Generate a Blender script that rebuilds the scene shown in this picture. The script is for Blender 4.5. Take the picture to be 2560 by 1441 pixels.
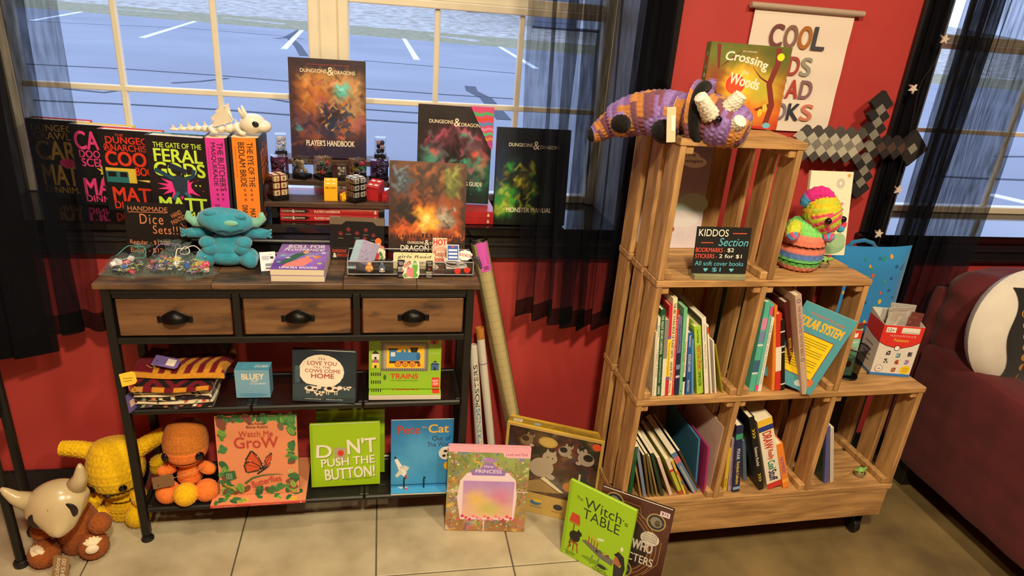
import bpy, math, random
import numpy as np
from mathutils import Matrix, Vector
from math import sin, cos, pi, radians as rad

for o in list(bpy.data.objects): bpy.data.objects.remove(o)
S = bpy.context.scene; COL = S.collection
# ------------------------------------------------------------------ camera, world, lamps, exposure
F, PIT, ROL, YAW = 1685.0, 22.45, 4.6, 11.8
CAM = Vector((0, 0, 1.5))
_p, _r, _y = rad(PIT), rad(ROL), rad(YAW)
_f = Vector((sin(_y)*cos(_p), cos(_y)*cos(_p), -sin(_p)))
_x = Vector((cos(_y), -sin(_y), 0)); _u = _x.cross(_f)
_X = _x*cos(_r) + _u*sin(_r); _U = _u*cos(_r) - _x*sin(_r)
cd = bpy.data.cameras.new('camera'); cd.sensor_width = 36; cd.lens = F/2560*36
cd.clip_start = .01; cd.clip_end = 300
cam = bpy.data.objects.new('camera', cd); COL.objects.link(cam); S.camera = cam
cam.matrix_world = Matrix(((_X.x, _U.x, -_f.x, CAM.x), (_X.y, _U.y, -_f.y, CAM.y), (_X.z, _U.z, -_f.z, CAM.z), (0, 0, 0, 1)))
W = bpy.data.worlds.new('sky'); S.world = W; W.use_nodes = True
bgn = W.node_tree.nodes['Background']; bgn.inputs[0].default_value = (.53, .66, 1.0, 1); bgn.inputs[1].default_value = 2.55
S.view_settings.view_transform = 'Standard'; S.view_settings.look = 'None'
S.view_settings.exposure = 0.0; S.view_settings.gamma = 1; S.view_settings.use_curve_mapping = False
LAMPS = [((.15, -.25, 2.66), 84), ((-.45, 1.0, 2.66), 14), ((1.35, -.05, 2.66), 46)]
LAMPCOL = (1.0, .82, .54)

def ray(u, v): return _X*((u-1280)/F) - _U*((v-720.5)/F) + _f
def at_y(u, v, y): d = ray(u, v); return CAM + d*((y-CAM.y)/d.y)
def at_z(u, v, z): d = ray(u, v); return CAM + d*((z-CAM.z)/d.z)
def at_pl(u, v, p0, n): d = ray(u, v); return CAM + d*((Vector(p0)-CAM).dot(n)/d.dot(n))

# ------------------------------------------------------------------ colours and materials
def s2l(c): return c/12.92 if c <= .04045 else ((c+.055)/1.055)**2.4
def C(h):
    if not isinstance(h, str): return tuple(h)[:3]
    h = h.lstrip('#'); return tuple(s2l(int(h[i:i+2], 16)/255) for i in (0, 2, 4))
MATS = {}
def mat(name, col, rough=.6, metal=0, noise=None, bump=None, spec=.5, coat=0, sheen=0, stretch=(1, 1, 1), alpha=1, col2=None):
    if name in MATS: return MATS[name]
    m = bpy.data.materials.new(name); m.use_nodes = True; nt = m.node_tree; b = nt.nodes['Principled BSDF']
    c = C(col); b.inputs['Base Color'].default_value = (*c, 1); b.inputs['Roughness'].default_value = rough
    b.inputs['Metallic'].default_value = metal; b.inputs['Specular IOR Level'].default_value = spec
    b.inputs['Coat Weight'].default_value = coat; b.inputs['Sheen Weight'].default_value = sheen; b.inputs['Alpha'].default_value = alpha
    def coords(sc):
        tc = nt.nodes.new('ShaderNodeTexCoord'); mp = nt.nodes.new('ShaderNodeMapping'); mp.inputs['Scale'].default_value = stretch
        nt.links.new(tc.outputs['Object'], mp.inputs[0])
        n = nt.nodes.new('ShaderNodeTexNoise'); n.inputs['Scale'].default_value = sc; n.inputs['Detail'].default_value = 6
        nt.links.new(mp.outputs[0], n.inputs['Vector']); return n
    if noise:
        n = coords(noise[0]); r = nt.nodes.new('ShaderNodeValToRGB'); a = noise[1]
        d = C(col2) if col2 else tuple(x*(1-a) for x in c)
        r.color_ramp.elements[0].color = (*d, 1); r.color_ramp.elements[1].color = (*(min(1, x*(1+a*.4)) for x in c), 1)
        r.color_ramp.elements[0].position = .32; r.color_ramp.elements[1].position = .68
        nt.links.new(n.outputs['Fac'], r.inputs[0]); nt.links.new(r.outputs[0], b.inputs['Base Color'])
    if bump:
        n = coords(bump[0]); bp = nt.nodes.new('ShaderNodeBump'); bp.inputs['Strength'].default_value = bump[1]; bp.inputs['Distance'].default_value = bump[2] if len(bump) > 2 else .002
        nt.links.new(n.outputs['Fac'], bp.inputs['Height']); nt.links.new(bp.outputs[0], b.inputs['Normal'])
    MATS[name] = m; return m
def print_mat(name, rough, spec=.5, bump=None, sheen=0, wear=None):
    m = mat(name, '#ffffff', rough, spec=spec, bump=bump, sheen=sheen); nt = m.node_tree; b = nt.nodes['Principled BSDF']
    a = nt.nodes.new('ShaderNodeVertexColor'); a.layer_name = 'Col'
    if wear:
        n = nt.nodes.new('ShaderNodeTexNoise'); n.inputs['Scale'].default_value = wear[0]; n.inputs['Detail'].default_value = 8
        tc = nt.nodes.new('ShaderNodeTexCoord'); nt.links.new(tc.outputs['Object'], n.inputs['Vector'])
        mr = nt.nodes.new('ShaderNodeMapRange'); mr.inputs[1].default_value = .3; mr.inputs[2].default_value = .7; mr.inputs[3].default_value = 1-wear[1]; mr.inputs[4].default_value = 1+wear[1]
        mx = nt.nodes.new('ShaderNodeVectorMath'); mx.operation = 'SCALE'; nt.links.new(n.outputs['Fac'], mr.inputs[0])
        nt.links.new(a.outputs[0], mx.inputs[0]); nt.links.new(mr.outputs[0], mx.inputs['Scale']); nt.links.new(mx.outputs[0], b.inputs['Base Color'])
    else: nt.links.new(a.outputs[0], b.inputs['Base Color'])
    return m
PRINT = print_mat('printed_cover', .42)
PAPER = print_mat('printed_paper', .75, .3)
YARN = print_mat('yarn', .95, .15, bump=(900, .5, .001), sheen=.1, wear=(160, .16))
FABR = print_mat('printed_fabric', .95, .1, bump=(700, .3, .0006), sheen=.3)
def glass_mat(name, col, rough=.0, ior=1.45, mix=.5):
    m = bpy.data.materials.new(name); m.use_nodes = True; nt = m.node_tree; nt.nodes.clear()
    o = nt.nodes.new('ShaderNodeOutputMaterial'); mx = nt.nodes.new('ShaderNodeMixShader'); t = nt.nodes.new('ShaderNodeBsdfTransparent'); g = nt.nodes.new('ShaderNodeBsdfGlossy')
    t.inputs[0].default_value = (*C(col), 1); g.inputs['Roughness'].default_value = rough
    fr = nt.nodes.new('ShaderNodeFresnel'); fr.inputs[0].default_value = ior; mu = nt.nodes.new('ShaderNodeMath'); mu.operation = 'MULTIPLY'; mu.inputs[1].default_value = mix
    nt.links.new(fr.outputs[0], mu.inputs[0]); nt.links.new(mu.outputs[0], mx.inputs[0]); nt.links.new(t.outputs[0], mx.inputs[1]); nt.links.new(g.outputs[0], mx.inputs[2]); nt.links.new(mx.outputs[0], o.inputs[0])
    MATS[name] = m; return m
def sheer_mat(name, col, op, weave=0):
    m = bpy.data.materials.new(name); m.use_nodes = True; nt = m.node_tree; nt.nodes.clear()
    o = nt.nodes.new('ShaderNodeOutputMaterial'); mx = nt.nodes.new('ShaderNodeMixShader'); t = nt.nodes.new('ShaderNodeBsdfTransparent'); g = nt.nodes.new('ShaderNodeBsdfDiffuse')
    g.inputs[0].default_value = (*C(col), 1); mx.inputs[0].default_value = op
    if weave:
        tc = nt.nodes.new('ShaderNodeTexCoord'); n = nt.nodes.new('ShaderNodeTexNoise'); n.inputs['Scale'].default_value = weave
        mp = nt.nodes.new('ShaderNodeMapping'); mp.inputs['Scale'].default_value = (1, 1, .12); nt.links.new(tc.outputs['Object'], mp.inputs[0]); nt.links.new(mp.outputs[0], n.inputs['Vector'])
        mr = nt.nodes.new('ShaderNodeMapRange'); mr.inputs[1].default_value = .3; mr.inputs[2].default_value = .7; mr.inputs[3].default_value = max(0, op-.13); mr.inputs[4].default_value = min(1, op+.13)
        nt.links.new(n.outputs['Fac'], mr.inputs[0]); nt.links.new(mr.outputs[0], mx.inputs[0])
    nt.links.new(t.outputs[0], mx.inputs[1]); nt.links.new(g.outputs[0], mx.inputs[2]); nt.links.new(mx.outputs[0], o.inputs[0])
    MATS[name] = m; return m
def wood_mat(name, a, b, scale=9, stretch=(1, 9, 9), rough=.6, bump=.25, dark=None):
    m = bpy.data.materials.new(name); m.use_nodes = True; nt = m.node_tree; bs = nt.nodes['Principled BSDF']; bs.inputs['Roughness'].default_value = rough
    tc = nt.nodes.new('ShaderNodeTexCoord'); oi = nt.nodes.new('ShaderNodeObjectInfo'); ad = nt.nodes.new('ShaderNodeVectorMath'); ad.operation = 'ADD'
    ml = nt.nodes.new('ShaderNodeMath'); ml.operation = 'MULTIPLY'; ml.inputs[1].default_value = 13
    nt.links.new(oi.outputs['Random'], ml.inputs[0]); nt.links.new(tc.outputs['Object'], ad.inputs[0]); nt.links.new(ml.outputs[0], ad.inputs[1])
    mp = nt.nodes.new('ShaderNodeMapping'); mp.inputs['Scale'].default_value = stretch; nt.links.new(ad.outputs[0], mp.inputs[0])
    n = nt.nodes.new('ShaderNodeTexNoise'); n.inputs['Scale'].default_value = scale; n.inputs['Detail'].default_value = 10; n.inputs['Distortion'].default_value = .6
    nt.links.new(mp.outputs[0], n.inputs['Vector']); r = nt.nodes.new('ShaderNodeValToRGB')
    r.color_ramp.elements[0].color = (*C(a), 1); r.color_ramp.elements[1].color = (*C(b), 1); r.color_ramp.elements[0].position = .34; r.color_ramp.elements[1].position = .66
    nt.links.new(n.outputs['Fac'], r.inputs[0]); out = r.outputs[0]
    if dark:
        n2 = nt.nodes.new('ShaderNodeTexNoise'); n2.inputs['Scale'].default_value = dark[1]; n2.inputs['Detail'].default_value = 5
        mp2 = nt.nodes.new('ShaderNodeMapping'); mp2.inputs['Scale'].default_value = dark[3]; nt.links.new(ad.outputs[0], mp2.inputs[0]); nt.links.new(mp2.outputs[0], n2.inputs['Vector'])
        r2 = nt.nodes.new('ShaderNodeValToRGB'); r2.color_ramp.elements[0].position = dark[2]; r2.color_ramp.elements[1].position = dark[2]+.14
        mx = nt.nodes.new('ShaderNodeMixRGB'); mx.inputs[2].default_value = (*C(dark[0]), 1); nt.links.new(n2.outputs['Fac'], r2.inputs[0]); nt.links.new(r2.outputs[0], mx.inputs[0]); nt.links.new(out, mx.inputs[1]); out = mx.outputs[0]
    nt.links.new(out, bs.inputs['Base Color'])
    bp = nt.nodes.new('ShaderNodeBump'); bp.inputs['Strength'].default_value = bump; bp.inputs['Distance'].default_value = .001
    nt.links.new(n.outputs['Fac'], bp.inputs['Height']); nt.links.new(bp.outputs[0], bs.inputs['Normal']); MATS[name] = m; return m

# ------------------------------------------------------------------ objects
RM = {}
def thing(name, label, cat, M=None, group=None, loc=None):
    o = bpy.data.objects.new(name, None); o.empty_display_size = .02; COL.objects.link(o)
    M = M if M is not None else Matrix.Translation(loc or (0, 0, 0)); o.matrix_world = M; RM[o.name] = M.copy()
    o['label'] = label; o['category'] = cat
    if group: o['group'] = group
    return o
def struct(o): o['kind'] = 'structure'; return o
def tag(o, label, cat, group=None):
    o['label'] = label; o['category'] = cat
    if group: o['group'] = group
    return o
def TR(x=0, y=0, z=0, yaw=0, tilt=0, roll=0):
    return Matrix.Translation((x, y, z)) @ Matrix.Rotation(rad(yaw), 4, 'Z') @ Matrix.Rotation(rad(-tilt), 4, 'X') @ Matrix.Rotation(rad(-roll), 4, 'Y')
class MB:
    """collects shapes for one mesh"""
    def __init__(s): s.v = []; s.f = []; s.m = []; s.c = []; s.col = (1, 1, 1); s.mi = 0; s.T = None
    def add(s, vs, fs, col=None, cols=None, mi=None):
        b = len(s.v)
        if s.T is not None: vs = [s.T @ Vector(p) for p in vs]
        s.v += [tuple(p) for p in vs]; s.f += [tuple(b+i for i in f) for f in fs]; s.m += [s.mi if mi is None else mi]*len(fs)
        s.c += list(cols) if cols is not None else [C(col) if col is not None else s.col]*len(vs)
        return s
    def box(s, x0, x1, y0, y1, z0, z1, **k):
        return s.add([(x0, y0, z0), (x1, y0, z0), (x1, y1, z0), (x0, y1, z0), (x0, y0, z1), (x1, y0, z1), (x1, y1, z1), (x0, y1, z1)],
                     [(0, 3, 2, 1), (4, 5, 6, 7), (0, 1, 5, 4), (1, 2, 6, 5), (2, 3, 7, 6), (3, 0, 4, 7)], **k)
    def bbox(s, x0, x1, y0, y1, z0, z1, b=.002, **k):
        """box with chamfered edges"""
        vs = []; fs = []
        X = (x0, x1); Y = (y0, y1); Z = (z0, z1); idx = {}
        for i in (0, 1):
            for j in (0, 1):
                for l in (0, 1):
                    sx, sy, sz = b*(1-2*i), b*(1-2*j), b*(1-2*l)
                    for a, p in enumerate(((X[i], Y[j]+sy, Z[l]+sz), (X[i]+sx, Y[j], Z[l]+sz), (X[i]+sx, Y[j]+sy, Z[l]))): idx[i, j, l, a] = len(vs); vs.append(p)
        g = lambda *q: idx[q]
        for i in (0, 1): fs.append([g(i, 0, 0, 0), g(i, 1, 0, 0), g(i, 1, 1, 0), g(i, 0, 1, 0)])
        for j in (0, 1): fs.append([g(0, j, 0, 1), g(1, j, 0, 1), g(1, j, 1, 1), g(0, j, 1, 1)])
        for l in (0, 1): fs.append([g(0, 0, l, 2), g(1, 0, l, 2), g(1, 1, l, 2), g(0, 1, l, 2)])
        for j in (0, 1):
            for l in (0, 1): fs.append([g(0, j, l, 1), g(1, j, l, 1), g(1, j, l, 2), g(0, j, l, 2)])
            for i in (0, 1): fs.append([g(i, j, 0, 0), g(i, j, 1, 0), g(i, j, 1, 1), g(i, j, 0, 1)])
        for i in (0, 1):
            for l in (0, 1): fs.append([g(i, 0, l, 0), g(i, 1, l, 0), g(i, 1, l, 2), g(i, 0, l, 2)])
        for i in (0, 1):
            for j in (0, 1):
                for l in (0, 1): fs.append([g(i, j, l, 0), g(i, j, l, 1), g(i, j, l, 2)])
        ct = Vector(((x0+x1)/2, (y0+y1)/2, (z0+z1)/2)); out = []
        for f in fs:
            p = [Vector(vs[i]) for i in f]; n = (p[1]-p[0]).cross(p[2]-p[0]); m = sum(p, Vector())/len(p)
            out.append(tuple(f) if n.dot(m-ct) > 0 else tuple(reversed(f)))
        return s.add(vs, out, **k)
    def prism(s, pts, y0, y1, **k):
        """outline in x,z extruded along y"""
        n = len(pts); vs = [(p[0], y0, p[1]) for p in pts]+[(p[0], y1, p[1]) for p in pts]
        a = sum(pts[i][0]*pts[(i+1) % n][1]-pts[(i+1) % n][0]*pts[i][1] for i in range(n))
        f0 = tuple(range(n)); f1 = tuple(range(2*n-1, n-1, -1)); sd = [(i, i+n, (i+1) % n+n, (i+1) % n) for i in range(n)]
        if a < 0: f0 = f0[::-1]; f1 = f1[::-1]; sd = [t[::-1] for t in sd]
        return s.add(vs, [f0, f1]+sd, **k)
    def tube(s, pts, r, n=8, cap=True, **k):
        pts = [Vector(p) for p in pts]; rs = r if isinstance(r, (list, tuple)) else [r]*len(pts); vs = []; fs = []; nx = None
        for i, p in enumerate(pts):
            t = (pts[min(i+1, len(pts)-1)]-pts[max(i-1, 0)]).normalized()
            if nx is None: nx = t.orthogonal().normalized()
            nx = (nx-t*nx.dot(t)).normalized(); ny = t.cross(nx)
            vs += [p+(nx*cos(2*pi*j/n)+ny*sin(2*pi*j/n))*rs[i] for j in range(n)]
        for i in range(len(pts)-1):
            for j in range(n): fs.append((i*n+j, i*n+(j+1) % n, (i+1)*n+(j+1) % n, (i+1)*n+j))
        if cap: fs += [tuple(range(n-1, -1, -1)), tuple((len(pts)-1)*n+j for j in range(n))]
        return s.add(vs, fs, **k)
    def lathe(s, prof, n=24, c=(0, 0, 0), **k):
        vs = []; fs = []
        for r, z in prof: vs += [(c[0]+r*cos(2*pi*j/n), c[1]+r*sin(2*pi*j/n), c[2]+z) for j in range(n)]
        for i in range(len(prof)-1):
            for j in range(n): fs.append((i*n+j, i*n+(j+1) % n, (i+1)*n+(j+1) % n, (i+1)*n+j))
        return s.add(vs, fs, **k)
    def ball(s, c, r, n=16, m=10, M=None, **k):
        r = r if isinstance(r, (list, tuple)) else (r, r, r); M = M or Matrix(); vs = []; fs = []
        for i in range(m+1):
            a = pi*i/m
            for j in range(n):
                b = 2*pi*j/n; vs.append(Vector(c)+M.to_3x3() @ Vector((r[0]*sin(a)*cos(b), r[1]*sin(a)*sin(b), -r[2]*cos(a))))
        for i in range(m):
            for j in range(n): fs.append((i*n+j, i*n+(j+1) % n, (i+1)*n+(j+1) % n, (i+1)*n+j))
        return s.add(vs, fs, **k)
    def grid(s, nx, ny, fn, colf=None, both=False, **k):
        vs = []; cs = []
        for j in range(ny+1):
            for i in range(nx+1):
                vs.append(fn(i/nx, j/ny))
                if colf: cs.append(C(colf(i/nx, j/ny)))
        fs = [(j*(nx+1)+i, j*(nx+1)+i+1, (j+1)*(nx+1)+i+1, (j+1)*(nx+1)+i) for j in range(ny) for i in range(nx)]
        return s.add(vs, fs, cols=cs if colf else None, **k)
    def knit(s, pts, rad_, rows, ns, amp, colf, sub=3, yscale=1, ref=(0, 0, 1)):
        """crochet surface: stitches in rows along a path; rad_(t) gives radius, colf(row, stitch, t, theta) the yarn colour"""
        pts = [Vector(p) for p in pts]; n = ns*sub; R = rows*sub; vs = []; cs = []; fs = []
        seg = len(pts)-1
        def P(t):
            q = min(max(t*seg, 0), seg-1e-6); i = int(q); f = q-i
            a, b, c, d = pts[max(i-1, 0)], pts[i], pts[i+1], pts[min(i+2, seg)]
            return .5*((2*b)+(c-a)*f+(2*a-5*b+4*c-d)*f*f+(3*b-a-3*c+d)*f**3)
        for i in range(R+1):
            t = i/R; p = P(t); tn = (P(min(t+.02, 1))-P(max(t-.02, 0))).normalized()
            nx = Vector(ref)-tn*Vector(ref).dot(tn)
            nx = nx.normalized() if nx.length > 1e-4 else tn.orthogonal().normalized(); ny = tn.cross(nx)
            row = min(i//sub, rows-1); rf = (i % sub)/sub; r0 = rad_(t)
            for j in range(n):
                th = 2*pi*j/n; sf = (ns*j/n+.5*(row % 2)) % 1
                bump = amp*(abs(sin(pi*sf))**.6)*(.35+.65*abs(sin(pi*(rf+.15)))) if r0 > amp*.5 else 0
                r = max(r0+bump-amp*.5, 0)
                vs.append(p+nx*(cos(th)*r*yscale)+ny*(sin(th)*r)); cs.append(C(colf(row, int(ns*j/n+.5*(row % 2)) % ns, t, th)))
        for i in range(R):
            for j in range(n): fs.append((i*n+j, i*n+(j+1) % n, (i+1)*n+(j+1) % n, (i+1)*n+j))
        return s.add(vs, fs, cols=cs)
    def kball(s, c, r, rows, ns, amp, col, axis=(0, 0, 1), squash=1):
        a = Vector(axis).normalized(); c = Vector(c); L = r*squash
        pts = [c-a*L*cos(pi*i/12) for i in range(13)]
        f = col if callable(col) else (lambda *q: col)
        return s.knit(pts, lambda t: r*sin(pi*min(max(t, 0), 1))**1.0 if 0 < t < 1 else 0, rows, ns, amp, f, ref=(1, 0, 0) if abs(a.z) > .8 else (0, 0, 1))
    def build(s, name, mats, parent=None, world=False, smooth=False, sharp=None):
        me = bpy.data.meshes.new(name); vs = s.v
        if world and parent is not None:
            I = RM[parent.name].inverted(); vs = [I @ Vector(p) for p in vs]
        me.from_pydata([tuple(p) for p in vs], [], s.f)
        if not isinstance(mats, (list, tuple)): mats = [mats]
        for m in mats: me.materials.append(m)
        if len(mats) > 1: me.polygons.foreach_set('material_index', s.m)
        ca = me.color_attributes.new('Col', 'FLOAT_COLOR', 'POINT')
        ca.data.foreach_set('color', np.c_[np.array(s.c, dtype=np.float32).reshape(-1, 3), np.ones(len(s.c), np.float32)].ravel())
        if smooth:
            me.polygons.foreach_set('use_smooth', [True]*len(me.polygons))
            if sharp: me.set_sharp_from_angle(angle=rad(sharp))
        me.update()
        o = bpy.data.objects.new(name, me); COL.objects.link(o)
        if parent is not None:
            o.parent = parent; RM[o.name] = RM[parent.name]
        else: RM[o.name] = Matrix()
        return o
def copy_tree(o, M, label=None, parent=None):
    c = o.copy(); COL.objects.link(c)
    if parent is None:
        c.matrix_world = M; RM[c.name] = M.copy()
        if label: c['label'] = label
    else: c.parent = parent
    for ch in list(o.children): copy_tree(ch, None, None, c)
    return c
# ------------------------------------------------------------------ flat print
_TX = {}
def text_mesh(st, bold, shear, res=4, space=1.0):
    bold = 0; k = (st, bold, shear, space)
    if k not in _TX:
        cu = bpy.data.curves.new('t', 'FONT'); cu.body = st; cu.size = 1; cu.offset = bold; cu.shear = shear; cu.resolution_u = res; cu.fill_mode = 'FRONT'; cu.space_character = space
        ob = bpy.data.objects.new('t', cu); me = bpy.data.meshes.new_from_object(ob)
        v = np.array([p.co[:2] for p in me.vertices]) if len(me.vertices) else np.zeros((1, 2)); f = [tuple(p.vertices) for p in me.polygons]
        bpy.data.meshes.remove(me); bpy.data.objects.remove(ob); bpy.data.curves.remove(cu)
        mn = v.min(0); mx = v.max(0); _TX[k] = ((v-mn)/np.maximum(mx-mn, 1e-6), f, float(mx[0]-mn[0]), float(mx[1]-mn[1]))
    return _TX[k]
class Canvas:
    """flat print on a w x h face; M maps (x right, y up, z out) to the parent's space; coordinates 0..1"""
    def __init__(s, parent, M, w, h, lift=.0003, step=.000009):
        s.p = parent; s.M = M; s.w = w; s.h = h; s.z = lift; s.st = step; s.pic = MB(); s.let = MB()
    def _put(s, mb, xy, fs, col=None, cols=None):
        s.z += s.st; vs = [s.M @ Vector((a*s.w, b*s.h, s.z)) for a, b in xy]; mb.add(vs, fs, col=col, cols=cols)
    def poly(s, pts, col): s._put(s.pic, pts, [tuple(range(len(pts)))], col); return s
    def rect(s, x0, y0, x1, y1, col): return s.poly([(x0, y0), (x1, y0), (x1, y1), (x0, y1)], col)
    def ell(s, cx, cy, rx, ry, col, rot=0, n=20, a0=0, a1=360):
        pts = []; ar = s.w/s.h
        for i in range(n+(a1-a0 < 360)):
            t = rad(a0+(a1-a0)*i/n); x = rx*cos(t); y = ry*sin(t)
            if rot:
                X = x*s.w; Y = y*s.h; q = rad(rot); x = (X*cos(q)-Y*sin(q))/s.w; y = (X*sin(q)+Y*cos(q))/s.h
            pts.append((cx+x, cy+y))
        return s.poly(pts, col)
    def stroke(s, pts, wd, col, taper=False, close=False):
        P = [Vector((a*s.w, b*s.h)) for a, b in pts]; L = []; Rr = []; n = len(P)
        if close: P = P+[P[0]]; n += 1
        for i in range(n):
            d = (P[min(i+1, n-1)]-P[max(i-1, 0)]); d = d.normalized() if d.length > 1e-9 else Vector((1, 0)); q = Vector((-d.y, d.x))*wd*s.w*.5*((1-.85*i/(n-1)) if taper else 1)
            L.append(P[i]+q); Rr.append(P[i]-q)
        xy = [(p.x/s.w, p.y/s.h) for p in L+Rr]
        s._put(s.pic, xy, [(i, i+n, i+n+1, i+1) for i in range(n-1)], col); return s
    def text(s, st, x0, y0, x1, y1, col, bold=0, shear=0, rot=0, mx=False, space=1.0, arch=0):
        v, f, tw, th = text_mesh(st, bold, shear, space=space); out = []
        cx, cy = (x0+x1)/2, (y0+y1)/2; w = x1-x0; h = y1-y0
        for a, b in v:
            X = (a-.5)*w; Y = (b-.5)*h+arch*(1-4*(a-.5)**2)
            if rot:
                q = rad(rot); px = X*s.w; py = Y*s.h; X = (px*cos(q)-py*sin(q))/s.w; Y = (px*sin(q)+py*cos(q))/s.h
            out.append((cx+X, cy+Y))
        if bold > .004:
            d = .75*bold*h*s.h
            for i in (-1, 1):
                for j in (-1, 1): s._put(s.let, [(a+i*d/s.w, b+j*.6*d/s.h) for a, b in out], f, col)
        else: s._put(s.let, out, f, col)
        return s
    def paint(s, nx, ny, base, spl, noise=.0, seed=1, x0=0, y0=0, x1=1, y1=1):
        """soft blobs of colour: (u, v, ru, rv, angle, colour, strength)"""
        U, V = np.meshgrid(np.linspace(0, 1, nx+1), np.linspace(0, 1, ny+1)); g = np.random.RandomState(seed)
        b0 = [base, base] if isinstance(base, str) else base; t = V[..., None]; img = np.array(C(b0[0]))*(1-t)+np.array(C(b0[1]))*t
        ar = s.w/s.h*(x1-x0)/(y1-y0)
        wu = U+.02*np.sin(V*31+seed)+.015*np.sin(V*67+U*23); wv = V+.015*np.sin(U*37+seed*2)+.01*np.sin(U*71-V*19)
        for (u, v, ru, rv, an, c, a) in spl:
            q = rad(an); du = (wu-u)*ar; dv = wv-v; x = (du*cos(q)+dv*sin(q))/(ru*ar); y = (-du*sin(q)+dv*cos(q))/rv
            k = (a*np.exp(-(x*x+y*y)**1.5))[..., None]; img = img*(1-k)+np.array(C(c))*k
        if noise:
            n = np.zeros_like(U)
            for i in range(14):
                fr = 6*1.28**i; an = g.rand()*6.3; n += np.sin(fr*(U*ar*cos(an)+V*sin(an))*1.4+g.rand()*6.3)*(.9**i)
            img = img*(1+noise*n[..., None]/3+noise*.5*(g.rand(*U.shape)[..., None]-.5))
        img = np.clip(img, .0015, 1)
        s._put(s.pic, [(x0+(x1-x0)*a, y0+(y1-y0)*b) for a, b in zip(U.ravel(), V.ravel())], [(j*(nx+1)+i, j*(nx+1)+i+1, (j+1)*(nx+1)+i+1, (j+1)*(nx+1)+i) for j in range(ny) for i in range(nx)], cols=[tuple(q) for q in img.reshape(-1, 3)])
        return s
    def scatter(s, n, cols, size, box=(0, 0, 1, 1), seed=1, kind=0, hole=None):
        """many small strokes or dabs of paint on one layer"""
        g = random.Random(seed); s.z += s.st
        for i in range(n):
            x = g.uniform(box[0], box[2]); y = g.uniform(box[1], box[3]); a = g.uniform(0, 6.28); q = g.uniform(.5, 1)*size; c = g.choice(cols)
            if hole and hole[0] < x < hole[2] and hole[1] < y < hole[3]: continue
            k = 3+i % 4 if kind == 0 else 4; pts = [(q*cos(a+6.283*j/k)*g.uniform(.6, 1.1), q*sin(a+6.283*j/k)*g.uniform(.6, 1.1)) for j in range(k)] if kind == 0 else [(q*1.3*cos(a), q*1.3*sin(a)), (-q*.42*sin(a), q*.42*cos(a)), (-q*1.3*cos(a), -q*1.3*sin(a)), (q*.42*sin(a), -q*.42*cos(a))]
            s.pic.add([s.M @ Vector(((x+p)*s.w, (y+r*s.w/s.h)*s.h, s.z+i*8e-7)) for p, r in pts], [tuple(range(k))], col=c)
        s.z += n*8e-7; return s
    def star(s, x, y, r, col, n=5, k=.45, rot=90):
        return s.poly([(x+(r if i % 2 == 0 else r*k)*cos(rad(rot+180*i/n)), y+(r if i % 2 == 0 else r*k)*sin(rad(rot+180*i/n))*s.w/s.h) for i in range(2*n)], col)
    def done(s, pic='cover_picture', let='lettering', m=None):
        m = m or PRINT; r = []
        if s.pic.f: r.append(s.pic.build(pic, m, s.p))
        if s.let.f: r.append(s.let.build(let, m, s.p))
        return r
def dabs(n, cols, box, size, seed=1, a=.75):
    """random small brush dabs for Canvas.paint"""
    g = random.Random(seed); return [(g.uniform(box[0], box[2]), g.uniform(box[1], box[3]), size*g.uniform(.25, .8), size*g.uniform(.5, 1.6), g.uniform(0, 180), g.choice(cols), a) for _ in range(n)]
FRONT = Matrix(((1, 0, 0, 0), (0, 0, -1, 0), (0, 1, 0, 0), (0, 0, 0, 1)))          # x right, z up, facing -y
def spine_m(h, t): return Matrix(((0, 0, -1, 0), (0, -1, 0, t), (-1, 0, 0, h), (0, 0, 0, 1)))   # x down the spine, facing -x
TOPF = Matrix(((1, 0, 0, 0), (0, 1, 0, 0), (0, 0, 1, 0), (0, 0, 0, 1)))
def cmat(col, rough=.45): return mat('cover_'+str(col).strip('#')+('_g' if rough < .4 else ''), col, rough, noise=(60, .06))
def book(label, w, h, t, M, cov, front=None, spine=None, pages='#e9dfc4', hard=True, name=None, group=None, spc=None, backc=None, top=None):
    """spine at x=0, front cover at y=0 facing -y"""
    name = name or ('hardcover_book' if hard else 'paperback_book'); r = thing(name, label, 'book', M, group)
    b = .0024 if hard else .0006; ov = .003 if hard else 0; mb = MB()
    mb.box(0, w, 0, b, 0, h, mi=0); mb.box(0, w, t-b, t, 0, h, mi=2 if backc else 0); mb.box(0, b, b, t-b, 0, h, mi=1 if spc else 0)
    ms = [cmat(cov)]
    ms.append(cmat(spc) if spc else ms[0]); ms.append(cmat(backc) if backc else ms[0])
    mb.build('cover', ms, r)
    MB().box(b, w-ov*1.3, b, t-b, ov, h-ov).build('pages', mat('pages_'+pages.strip('#'), pages, .9, noise=(400, .12), stretch=(1, 30, 1)), r)
    if front:
        c = Canvas(r, FRONT, w, h); front(c); c.done()
    if spine:
        c = Canvas(r, spine_m(h, t), h, t); spine(c); c.done('spine_band', 'spine_lettering')
    return r
def lean(x, y, z, yaw, tilt, w, t, roll=0): return TR(x, y, z+t*sin(rad(max(tilt, 0)))+.0004, yaw, tilt, roll) @ Matrix.Translation((-w/2, 0, 0))
random.seed(7)
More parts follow.
